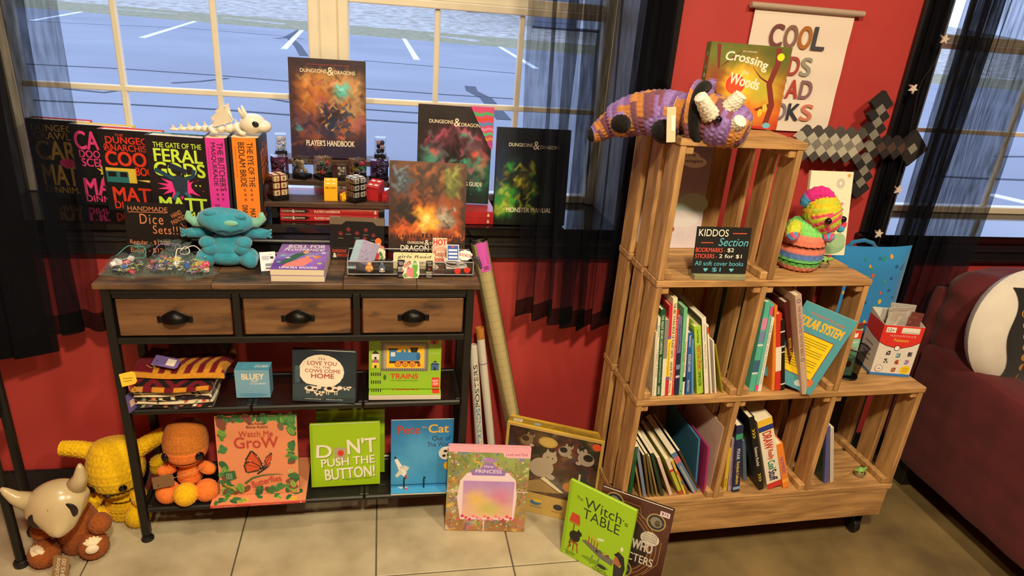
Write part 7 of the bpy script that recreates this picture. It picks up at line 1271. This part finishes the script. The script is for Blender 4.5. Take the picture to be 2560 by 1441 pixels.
# neck frill: a crocheted disc
fc = HC+Vector((-.040, .030, .012)); fd = Vector((.62, -.62, .10)).normalized()
def frill(r0, r1, th_, colf, nm, ns):
    m = MB(); m.knit([fc-fd*.010, fc, fc+fd*.004+fd*th_], lambda t: r0+(r1-r0)*sin(pi*min(max(t, 0), 1)) if 0 < t < 1 else 0, 7, ns, .005, colf); return m.build(nm, YARN, TG3, world=True, smooth=True)
frill(.050, .074, .010, tri_col, 'frill_edge', 34)
m = MB(); rr = [fc+fd*.014+(Vector((0, 0, 1)).cross(fd).normalized()*cos(a)+fd.cross(Vector((0, 0, 1)).cross(fd).normalized())*sin(a))*.060 for a in [i*2*pi/28 for i in range(29)]]; m.tube(rr, .013, 10, col=BK); m.build('frill_band', YARN, TG3, world=True, smooth=True)
pk = wp(1778, 212, 1.48); kpart('frill_peak', [pk+Vector((-.004, .004, -.028)), pk, pk+Vector((.002, 0, .014))], lambda t: .013*(1-.4*t) if 0 < t < 1 else 0, 5, 9, .004, tri_col)
CRM = lambda *a: '#e8e2cf'
for s, (a, b) in enumerate((((1776, 288), (1750, 240)), ((1824, 270), (1854, 236)))): kpart('brow_horn', [wp(*a, 1.408), wp((a[0]+b[0])/2, (a[1]+b[1])/2, 1.396), wp(*b, 1.388)], lambda t: .0195*(1-.35*t) if 0 < t < 1 else 0, 8, 11, .004, CRM)
kpart('nose_horn', [wp(1834, 316, 1.392), wp(1844, 309, 1.378), wp(1852, 301, 1.368)], lambda t: .016*(1-.15*t) if 0 < t < 1 else 0, 6, 11, .004, CRM)
p = wp(1797, 299, 1.382); MB().ball(p, (.0075, .0075, .0075), 14, 10).build('eye', mat('black_eye', '#0c0a10', .08), TG3, world=True, smooth=True)
for (a, b, rr_) in (((1668, 318), (1650, 344), .030), ((1556, 300), (1547, 322), .022)): kpart('leg', [wp(*a, 1.50), wp((a[0]+b[0])/2, (a[1]+b[1])/2, 1.475), wp(*b, 1.465)], lambda t, rr_=rr_: rr_*(sin(pi*(.2+.8*t))**.45 if t < 1 else 0), 8, 14, .005, lambda r, s, t, th: BK if t > .42 else tri_col(r, s, t, th))
hp = wp(1678, 305, 1.425); m = MB(); m.T = Matrix.Translation(hp) @ Matrix.Rotation(rad(-20), 4, 'Z') @ Matrix.Rotation(rad(-8), 4, 'Y'); m.bbox(-.010, .010, -.001, .001, -.045, .032, b=.0009); tgo = m.build('hang_tag', mat('tan_card', '#d8c6a4', .7), TG3, world=True)
m = MB(); m.T = Matrix.Translation(hp) @ Matrix.Rotation(rad(-20), 4, 'Z') @ Matrix.Rotation(rad(-8), 4, 'Y'); m.box(.0, .008, -.0016, -.0011, -.020, .014); m.build('tag_print', mat('tag_white', '#efe9dc', .6), tgo, world=True)
MB().tube([hp+Vector((0, 0, .032)), hp+Vector((.004, .004, .045)), hp+Vector((.010, .010, .055))], .0008, 5).build('twine', mat('twine', '#b8a47a', .9), TG3, world=True)
# rainbow crocheted plush
RB = thing('plush_toy', 'rainbow striped crocheted plush sitting on the middle crate row', 'plush toy', loc=(1.095, 1.535, LV[2]+TB+.0005))
def rcol(row, s, t, th):
    q = t*1.0; return '#d88a78' if q < .22 else '#6fc86a' if q < .38 else '#5a7fc0' if q < .46 else '#e0806a' if q < .74 else '#7fd070'
m = MB(); m.knit([(0, 0, .0), (0, 0, .03), (0, 0, .09), (.002, -.002, .135)], lambda t: .060*(sin(pi*min(1, .14+.80*t))**.5 if 0 < t < 1 else 0), 11, 20, .006, rcol); m.build('body', YARN, RB, smooth=True)
def hcol2(row, s, t, th): return '#b8c83c' if (row*3+s) % 7 < 3 else ('#d8506a' if t < .55 else '#e8c02c')
HR = Vector((.024, -.020, .158)); m = MB(); m.knit([HR+Vector((.030, -.012, -.044)), HR+Vector((.012, -.006, -.02)), HR, HR+Vector((-.008, .006, .03)), HR+Vector((-.012, .010, .044))], lambda t: .046*(sin(pi*min(1, .06+.92*t))**.55 if 0 < t < 1 else 0), 12, 20, .0055, hcol2); m.build('head', YARN, RB, smooth=True)
m = MB(); m.knit([HR+Vector((.010, -.012, .036)), HR+Vector((-.014, .0, .050)), HR+Vector((-.038, .012, .036)), HR+Vector((-.045, .02, .010))], lambda t: .019*(sin(pi*min(1, .1+.85*t))**.5 if 0 < t < 1 else 0), 9, 12, .005, lambda r, s, t, th: '#d02f86' if t < .7 else '#4a9ad8'); m.build('mane', YARN, RB, smooth=True)
for s in (-1, 1): MB().ball(HR+Vector((.014+s*.028, -.040+.01*s, -.008)), .0085, 12, 8).build('eye', mat('black_eye', '#0c0a10', .08), RB, smooth=True)
m = MB(); m.kball(HR+Vector((.052, -.014, -.026)), .013, 5, 9, .004, '#e0486a'); m.build('nose', YARN, RB, smooth=True)
m = MB(); m.kball(HR+Vector((.048, -.020, -.036)), .010, 4, 8, .004, '#3f9ac8'); m.build('chin_tuft', YARN, RB, smooth=True)
for s in (-1, 1): m = MB(); m.knit([(s*.040, -.015, .125), (s*.050-.01, -.040, .105), (s*.046-.012, -.055, .092)], lambda t: .018*(sin(pi*(.2+.8*t))**.5 if t < 1 else 0), 6, 10, .005, lambda r, q, t, th: '#c8d03c' if t < .6 else ('#e0486a' if q % 2 else '#3f9ac8')); m.build('arm', YARN, RB, smooth=True)
# canvas card behind it
def fcan(c):
    c.rect(0, 0, 1, 1, '#ece6cc'); c.ell(.66, .13, .33, .12, '#8fb48a'); c.ell(.82, .18, .17, .09, '#9cc096'); V = '#6a4a7a'
    for i in range(9):
        a = i*.7; c.stroke([(.72+.04*cos(a)+.10*k*cos(a+k*1.6), .86+(.04*sin(a)+.10*k*sin(a+k*1.6))*.6) for k in [q/6 for q in range(7)]], .014, V, True)
    c.star(.90, .955, .06, '#e8923c'); c.ell(.80, .62, .04, .02, '#d88a9a'); c.stroke([(.70, .55), (.78, .58), (.86, .55)], .01, '#2a2420')
o = thing('canvas_print', 'small cream canvas with purple swirls behind the rainbow plush', 'canvas', TR(1.238, 1.625, LV[2]+TB+.003, -.4, 13)); MB().bbox(-.066, .066, 0, .012, 0, .236, b=.001).build('canvas', mat('cream_canvas', '#ece6cc', .8), o); c = Canvas(o, FRONT @ Matrix.Translation((-.066, 0, 0)), .132, .236); fcan(c); c.done('painting', m=PAPER)
# on the lowest step
Z4 = LV[1]+TB
p = cpl(2118, 968, 1.470); o = thing('tissue_box', 'small white box with a red dot and black paw pattern on the lowest step', 'box', CT(1.325, 1.462, Z4+.0005, 14)); MB().bbox(-.022, .022, 0, .045, 0, .036, b=.002).build('carton', cmat('#e4dfce'), o); c = Canvas(o, FRONT @ Matrix.Translation((-.022, 0, 0)), .044, .036); c.ell(.22, .80, .10, .08, '#c83a34'); [c.ell(.1+.1*i, .08+.05*(i % 2), .035, .035, '#2a2624', n=8) for i in range(9)]; c.rect(.5, .45, .8, .6, '#b0aa9c'); c.done('print')
pc = thing('pen_cup', 'black wire mesh pen cup beside the red and white box', 'pen cup', CT(1.382, 1.497, Z4+.0005)); m = MB(); m.lathe([(.030, .004), (.038, .098)], 36); m.build('mesh_wall', sheer_mat('black_mesh_cup', '#0c0c0c', .62), pc, smooth=True); m = MB(); m.tube([(.0385*cos(a), .0385*sin(a), .099) for a in [i*pi/16 for i in range(33)]], .0024, 8); m.build('rim', MET, pc, smooth=True); m = MB(); m.tube([(.030*cos(a), .030*sin(a), .003) for a in [i*pi/16 for i in range(33)]], .0022, 8); m.lathe([(0, .002), (.029, .002)], 24); m.build('base', MET, pc)
def bm(label, x, y, yaw, tilt, col, h, draw):
    o = thing('bookmark', label, 'bookmark', CT(1.382+x, 1.497+y, Z4+.006, yaw, tilt), 'bookmarks in the pen cup'); w = .034; MB().prism([(-w/2, 0), (w/2, 0), (w/2, h*.97), (w*.15, h*.94), (-w*.1, h*.965), (-w/2, h*.94)], 0, .0012).build('card', cmat(col), o); c = Canvas(o, FRONT @ Matrix.Translation((-w/2, 0, 0)), w, h); draw(c); c.done('print', 'lettering')
bm('mint bookmark with a red panel and white bear in the pen cup', -.008, -.008, -8, 3, '#8fc8a8', .155, lambda c: (c.rect(0, .76, 1, .93, '#d8402e'), c.ell(.5, .82, .2, .04, '#f0ece0'), c.ell(.38, .86, .07, .018, '#f0ece0'), c.ell(.62, .86, .07, .018, '#f0ece0'), c.text("I CAN'T", .15, .66, .85, .71, '#e8f4e8', .02), c.text('BEAR IT', .15, .54, .85, .59, '#d8486a', .02), c.ell(.5, .24, .25, .07, '#6a3a2c')))
bm('brown bookmark standing behind the mint one in the pen cup', -.006, .006, -4, -2, '#6a4030', .170, lambda c: c.ell(.5, .8, .3, .06, '#8a5a44'))
# open-top display carton with foil packs
NB = thing('display_carton', 'red and white display carton of foil packs on the lowest step', 'carton', CT(1.522, 1.486, Z4+.0006, -13)); w, d, h = .118, .088, .182
m = MB(); e = .0012; m.box(-w/2, w/2, 0, d, 0, e); m.prism([(-w/2, 0), (w/2, 0), (w/2, h*.90), (-w/2, h*.90)], 0, e); m.prism([(-w/2, 0), (w/2, 0), (w/2, h), (-w/2, h)], d-e, d); mm = MB(); mm.T = Matrix.Rotation(rad(90), 4, 'Z'); mm.prism([(0, 0), (d, 0), (d, h), (0, h*.90)], w/2-e, w/2); mm.prism([(0, 0), (d, 0), (d, h), (0, h*.90)], -w/2, -w/2+e); m.add(mm.v, mm.f); m.build('carton', mat('white_carton', '#dcd8d0', .5), NB)
H9 = h*.90; c = Canvas(NB, FRONT @ Matrix.Translation((-w/2, 0, 0)), w, H9)
c.poly([(0, .66), (.18, .60), (.42, .565), (.58, .565), (.82, .62), (1, .70), (1, 1), (0, 1)], '#d8352c'); c.stroke([(0, .66), (.18, .60), (.42, .565), (.58, .565), (.82, .62), (1, .70)], .014, '#221c1c'); c.ell(.48, .56, .075, .055, '#221c1c'); c.ell(.48, .56, .06, .044, '#f0eeea'); c.rect(0, 0, 1, .05, '#2f7ac8'); c.rect(.08, .86, .32, .96, '#ece6de'); c.text('12+', .12, .875, .28, .935, '#3a3634', .02); c.rect(.46, .86, .90, .97, '#e6e2da'); c.stroke([(.48, .88), (.88, .88)], .012, '#3f7a5a'); c.text('nanoblock', .22, .785, .86, .835, '#f0b0a8', .0, space=1.2); c.text('Pokemon', .34, .69, .70, .75, '#d8b04a', .03)
g = random.Random(3)
for i, (x, y) in enumerate(((.30, .46), (.56, .42), (.84, .46), (.30, .30), (.58, .29), (.82, .30), (.55, .13))):
    for k in range(9): c.rect(x-.05+.035*(k % 3), y-.045+.03*(k//3), x-.018+.035*(k % 3), y-.018+.03*(k//3), g.choice([['#2a2a34', '#e8a0b0', '#3a3a44'], ['#6aa0b8', '#a8c8d0', '#4a7a90'], ['#33343c', '#22222a', '#6a6a74'], ['#3a4a6a', '#2a3040', '#d8d0b0'], ['#c8542e', '#8a3020', '#e0a070'], ['#c86a9a', '#6a8ad0', '#e8c0d0'], ['#b8743a', '#8a4a2a', '#d89a5a']][i]))
c.ell(.84, .14, .13, .085, '#f0cf2c'); [c.rect(.76, .10+.025*i, .92, .107+.025*i, '#6a5a1c') for i in range(4)]; c.ell(.18, .14, .10, .07, '#8a8680'); c.ell(.18, .14, .085, .06, '#e8e4de'); c.text('x6', .14, .12, .22, .16, '#4a4640', .02); c.done('carton_print', 'lettering')
c = Canvas(NB, Matrix(((0, 0, -1, -w/2), (-1, 0, 0, d), (0, 1, 0, 0), (0, 0, 0, 1))), d, H9); c.poly([(0, .74), (.5, .68), (1, .66), (1, 1), (0, 1)], '#d8352c'); c.stroke([(0, .74), (.5, .68), (1, .66)], .02, '#221c1c'); c.rect(0, 0, 1, .05, '#2f7ac8'); [c.rect(.2, .2+.1*i, .7, .23+.1*i, '#8a8a90') for i in range(4)]; c.done('side_print')
for i, (x, y, yw, tl, hh, col) in enumerate(((-.018, .030, 12, -4, .205, '#dcdad2'), (.010, .045, -6, 3, .200, '#d2d0c8'), (.022, .018, -14, 6, .185, '#6e3a34'))):
    o = thing('foil_pack', ['crinkled silver foil pack at the left in the display carton', 'silver foil pack at the back of the display carton', 'clear and brown hanging pack at the front of the display carton'][i], 'foil pack', RM[NB.name] @ TR(x, y, .0018, yw, tl), 'foil packs in the display carton'); g = random.Random(i); nz = [[g.uniform(-.004, .004) for _ in range(9)] for _ in range(12)]
    def fp(u, v, s, nz=nz, hh=hh): a = min(v*11, 10.99); b = min(u*8, 7.99); ia, ib = int(a), int(b); k = sin(pi*u)*sin(pi*min(v*1.0, 1)); return ((u-.5)*.072, s*(.006*k**.5)+nz[ia][ib]*(.4 if s > 0 else .4), v*hh)
    m = MB(); m.grid(16, 22, lambda u, v: fp(u, v, -1)); m.grid(16, 22, lambda u, v: fp(u, v, 1)); m.build('pouch', mat('foil_%d' % i, col, .3, .5 if i < 2 else .1), o)
    MB().bbox(-.036, .036, -.0012, .0012, hh-.002, hh+.010, b=.0008).build('crimped_seal', mat('foil_%d' % i, col, .2), o)
# ================================================================== right side
# wall banner
bn = thing('wall_banner', 'cream fabric wall banner with multicoloured capitals on a rod', 'banner', loc=(1.17, WY-.012, 1.20)); bw0, bw1, bz0, bz1 = 1.018, 1.330, 1.222, 1.556
m = MB(); m.grid(16, 24, lambda u, v: (bw0+(bw1-bw0)*u, WY-.010-.0012*sin(v*17)*(.4+u*.3), bz1+(bz0-bz1)*v)); m.build('banner_cloth', mat('banner_cloth', '#efe2d4', .9, bump=(500, .2, .0006)), bn, world=True, smooth=True)
MB().tube([(1.000, WY-.016, bz1+.004), (1.352, WY-.016, bz1+.004)], .0085, 14).build('rod', mat('pale_rod', '#b3a08e', .6), bn, world=True, smooth=True, sharp=40)
c = Canvas(bn, Matrix.Translation((bw0-1.17, -.0045, bz0-1.20)) @ FRONT, bw1-bw0, bz1-bz0, lift=-.0012)
def letters(st, x0, x1, y0, y1, cols):
    n = len(st)
    for i, ch_ in enumerate(st): a = x0+(x1-x0)*i/n; c.text(ch_, a+.008, y0, a+(x1-x0)/n-.012, y1, cols[i], .045)
letters('COOL', .18, .76, .70, .88, ['#7a4a4a', '#8a6a5e', '#b0703a', '#4a4a54']); letters('KIDS', .18, .68, .48, .63, ['#6a5a64', '#7a6a7e', '#a8504a', '#9a9a8e']); letters('READ', .18, .74, .29, .44, ['#4a4a54', '#a8948e', '#b8483e', '#8a6a72']); letters('BOOKS', .10, .80, .10, .24, ['#b8483e', '#d08a74', '#8a7a84', '#3a3c48', '#d0806c']); c.done(let='printed_letters', m=PAPER)
# pixel-style foam sword
sw = thing('foam_sword', 'blocky grey and black checkered foam sword hung on the red wall', 'toy sword', loc=(1.40, WY, 1.20))
CC = wp(2172, 366, WY-.060); ax = (wp(2270, 358, WY-.012)-wp(1990, 375, WY-.012)); ang = 0
s_ = .0258; U1 = Vector((.707, 0, .707)); U2 = Vector((.707, 0, -.707))
def blk(i, j, col, t=.018):
    m = MB(); o_ = CC+U1*(i*s_)+U2*(j*s_); m.add([o_+U1*(a*s_/2*.99)+U2*(b*s_/2*.99)+Vector((0, yy, 0)) for yy in (-t/2, t/2) for a, b in ((-1, -1), (1, -1), (1, 1), (-1, 1))], [(3, 2, 1, 0), (4, 5, 6, 7), (0, 1, 5, 4), (1, 2, 6, 5), (2, 3, 7, 6), (3, 0, 4, 7)]); m.build('pixel_block', mat('foam_'+col.strip('#'), col, .8, noise=(60, .08)), sw, world=True)
LGT, MID_, DRK, BLK_, BRN = '#b8b4a4', '#7f7d74', '#4c4a47', '#1e1d1f', '#4a332c'
for n in range(2, 14):
    for p_ in (-2, -1, 0, 1, 2):
        if (n+p_) % 2 == 0: blk((-n+p_)//2, (-n-p_)//2, (DRK, LGT, MID_, LGT, DRK)[p_+2])
for k in range(-4, 5): blk(k, -k, BLK_ if abs(k) == 4 else MID_)
for k in range(-4, 4): blk(k+1, -k, BLK_); blk(k, -k-1, BLK_) if k not in (-1, 0) else None
for n in range(1, 4): blk(n, n, BRN); blk(n+1, n, BLK_); blk(n, n+1, BLK_)
blk(4, 4, MID_); blk(5, 4, BLK_); blk(4, 5, BLK_); blk(5, 5, BLK_); blk(5, 3, BLK_); blk(3, 5, BLK_)
for k_ in (-4, 1): MB().tube([CC+(U1+U2)*s_*k_+Vector((0, .009, 0)), CC+(U1+U2)*s_*k_+Vector((0, .0595, 0))], .006, 10).build('wall_peg', MET, sw, world=True)
# star garland beside the right window
gl = thing('star_garland', 'thin wire garland of clear star lights along the black curtain edge', 'garland', loc=(1.53, 1.815, .9)); GP = [(2388, -30), (2366, 60), (2340, 150), (2300, 215), (2275, 330), (2240, 460), (2210, 560), (2188, 640)]
P = [at_y(u, v, 1.815) for u, v in GP]; MB().tube([Vector(crom([tuple(p) for p in P], i/40)) for i in range(41)], .0008, 5).build('wire', mat('dark_wire', '#3a3436', .5, .3), gl, world=True)
STAR = mat('clear_star', '#d6cbc0', .25, 0)
for u, v, rt in ((2362, 98, 10), (2283, 222, 60), (2246, 475, 80), (2197, 585, 20)):
    p = at_y(u, v, 1.808); m = MB(); m.prism([((.015 if i % 2 == 0 else .0065)*cos(rad(rt+36*i)), (.015 if i % 2 == 0 else .0065)*sin(rad(rt+36*i))) for i in range(10)], -.003, .003); m.v = [tuple(Vector(q)+p) for q in m.v]; s1 = m.build('star_light', STAR, gl, world=True); MB().tube([p, p+Vector((-.014, .004, .010))], .0022, 6).build('lamp_socket', mat('silver_wire', '#a89a92', .4, .6), s1, world=True)
# blue cushion cover bag on a storage box
st_ = thing('storage_box', 'plain black storage box half hidden behind the crates', 'box', loc=(1.500, 1.770, 0)); MB().bbox(-.085, .115, -.06, .075, .001, .42, b=.004).build('box_body', mat('black_storage', '#141312', .7), st_); MB().bbox(-.089, .119, -.064, .079, .40, .425, b=.004).build('box_lid', mat('black_storage', '#141312', .7), st_)
bg_ = thing('fabric_bag', 'bright blue printed fabric bag with red piping behind the crates', 'bag', TR(1.512, 1.742, .4265, -1, 3)); bw, bh = .275, .470
def bgs(u, v, s): e = min(1, min(u, 1-u)*6)*min(1, min(v, 1-v)*8); rx = 1-.03*sin(pi*v); return ((u-.5)*bw*rx, s*.028*max(e, 0)**.6, bh*v+.008*(abs(u-.5)*2)**3*(1 if v > .5 else 0))
m = MB(); m.grid(24, 28, lambda u, v: bgs(u, v, -1), colf=lambda u, v: '#2f86c8'); m.grid(24, 28, lambda u, v: bgs(u, v, 1), colf=lambda u, v: '#2f86c8'); m.build('bag_body', FABR, bg_, smooth=True)
g = random.Random(6); m = MB()
def onbag(u, v, r, n, col, sq=1):
    m.add([(lambda q: (q[0], q[1]-.0012, q[2]))(bgs(u+r*cos(k*2*pi/n)/bw*sq, v+r*sin(k*2*pi/n)/bh, -1)) for k in range(n)], [tuple(range(n))], col=col)
for i in range(58):
    u, v = g.uniform(.06, .94), g.uniform(.04, .96); onbag(u, v, .0055, 7, g.choice(['#3f9a8a', '#2f8a7a', '#4fa84a', '#1f5a9a', '#2a6aa8']))
for i in range(26): onbag(g.uniform(.08, .92), g.uniform(.05, .95), g.uniform(.006, .010), 6, g.choice(['#e8a02c', '#d8602c', '#e0b83c', '#c86a9a']), .7)
m.build('leaf_pattern', FABR, bg_)
m = MB(); m.tube([(lambda q: (q[0], q[1]-.002, q[2]))(bgs(i/20, .47, -1)) for i in range(21)], .0026, 8, col='#c82a30'); m.build('piping', FABR, bg_, smooth=True)
m = MB(); m.tube([(-.085, .004, bh-.004), (-.07, .006, bh+.012), (-.03, .008, bh+.018), (.0, .006, bh+.010), (.012, .004, bh-.004)], .0065, 8, col='#2a78b4'); m.build('handle', FABR, bg_, smooth=True)
# burgundy sofa
BUR = mat('burgundy_fabric', '#5a191d', .95, noise=(14, .22), bump=(420, .4, .001), sheen=.08); sf = thing('sofa', 'burgundy upholstered sofa at the right edge of the room', 'sofa', loc=(1.82, .9, 0))
def cushion(name, x0, x1, y0, y1, z0, z1, b, puff=.0, wr=0, n=14):
    m = MB(); cx, cy, cz = (x0+x1)/2, (y0+y1)/2, (z0+z1)/2; hx, hy, hz = (x1-x0)/2, (y1-y0)/2, (z1-z0)/2
    def pt(a, b_, ax, s):
        p = [0, 0, 0]; o_ = [i for i in range(3) if i != ax]; p[ax] = s; p[o_[0]] = a; p[o_[1]] = b_; v = Vector((p[0]*hx, p[1]*hy, p[2]*hz)); inn = Vector((max(-hx+b, min(hx-b, v.x)), max(-hy+b, min(hy-b, v.y)), max(-hz+b, min(hz-b, v.z)))); d = v-inn; v = inn+(d.normalized()*b if d.length > 1e-6 else d)
        k = (1-a*a)*(1-b_*b_); v[ax] += s*puff*k; v += Vector((wr*sin(v.z*60+v.x*22), wr*sin(v.x*45+v.z*28), wr*sin(v.y*50+v.x*31)))
        return (cx+v.x, cy+v.y, cz+v.z)
    for ax in range(3):
        for s in (-1, 1): m.grid(n, n, lambda u, v, ax=ax, s=s: pt((2*u-1)*(1 if s > 0 else -1)*(1 if ax != 1 else -1), 2*v-1, ax, s))
    return m.build(name, BUR, sf, world=True, smooth=True)
cushion('arm', 1.822, 1.965, .75, 1.78, .10, .555, .03, .006, .002); cushion('seat_base', 1.967, 3.3, .80, 1.78, .10, .36, .02); cushion('seat_cushion', 1.98, 2.65, .78, 1.66, .36, .48, .04, .02, .002); cushion('seat_cushion', 2.66, 3.3, .78, 1.66, .36, .48, .04, .02, .002)
cushion('back_frame', 1.86, 3.3, 1.79, 1.868, .10, .74, .03); cushion('back_cushion', 1.868, 2.60, 1.665, 1.835, .48, .815, .075, .015, .004, 30); cushion('back_cushion', 2.62, 3.3, 1.665, 1.835, .48, .81, .075, .015, .004, 30)
for x in (1.86, 3.2):
    for y in (.85, 1.7): MB().bbox(x, x+.05, y, y+.05, 0, .10, b=.003).build('leg', mat('dark_leg', '#17110e', .6), sf, world=True)
# white and black cushion on the sofa
cu = thing('throw_pillow', 'round white and black throw pillow with gold moon phases on the sofa', 'pillow', TR(1.985, 1.560, .484, 2, 10)); PR, PT_ = .20, .075
def pil(u, v, s): a = 2*pi*u; r = v; return (PR*r*cos(a), s*PT_*(max(0, 1-r*r))**.5*1.0, PR+PR*r*sin(a))
WHP = mat('white_cotton', '#d8d2c8', .95, noise=(20, .06), bump=(300, .3, .001)); BLP = mat('black_cotton', '#131316', .95, bump=(300, .4, .001), sheen=.3)
m = MB()
for s in (-1, 1): m.grid(40, 14, lambda u, v: pil(u, v, s))
m.build('pillow_body', WHP, cu, smooth=True)
def cov(x, z, dy=.004): r2 = min(.995, (x*x+(z-PR)**2)/PR**2); return (x, -PT_*(1-r2)**.5-dy, z)
m = MB(); m.grid(16, 24, lambda u, v: cov(-.112+u*.25+.012*sin(v*9), PR-.165+v*.315)); m.build('black_panel', BLP, cu, smooth=True)
GLD = mat('gold_print', '#c8964a', .45, .3)
for i, k in enumerate((.15, .45, .8, 1, .8, .45, .15)):
    z = PR+.075-i*.034; x0 = -.080+.006*i; r = .0125; n = 14; out = [(x0+r*cos(a), z+r*sin(a)) for a in [pi/2+pi*j/n for j in range(n+1)]]; inn = [(x0+r*(1-2*k)*-1*cos(a)*-1, z+r*sin(a)) for a in [-pi/2+pi*j/n for j in range(n+1)]]
    out = [(x0-r*abs(cos(a)), z+r*sin(a)) for a in [-pi/2+pi*j/n for j in range(n+1)]]; inn = [(x0+r*(2*k-1)*abs(cos(a)), z+r*sin(a)) for a in [pi/2-pi*j/n for j in range(n+1)]]
    MB().add([cov(x, q, .0052) for x, q in out+inn[1:-1]], [tuple(range(len(out)+len(inn)-2))]).build('moon_print', GLD, cu)
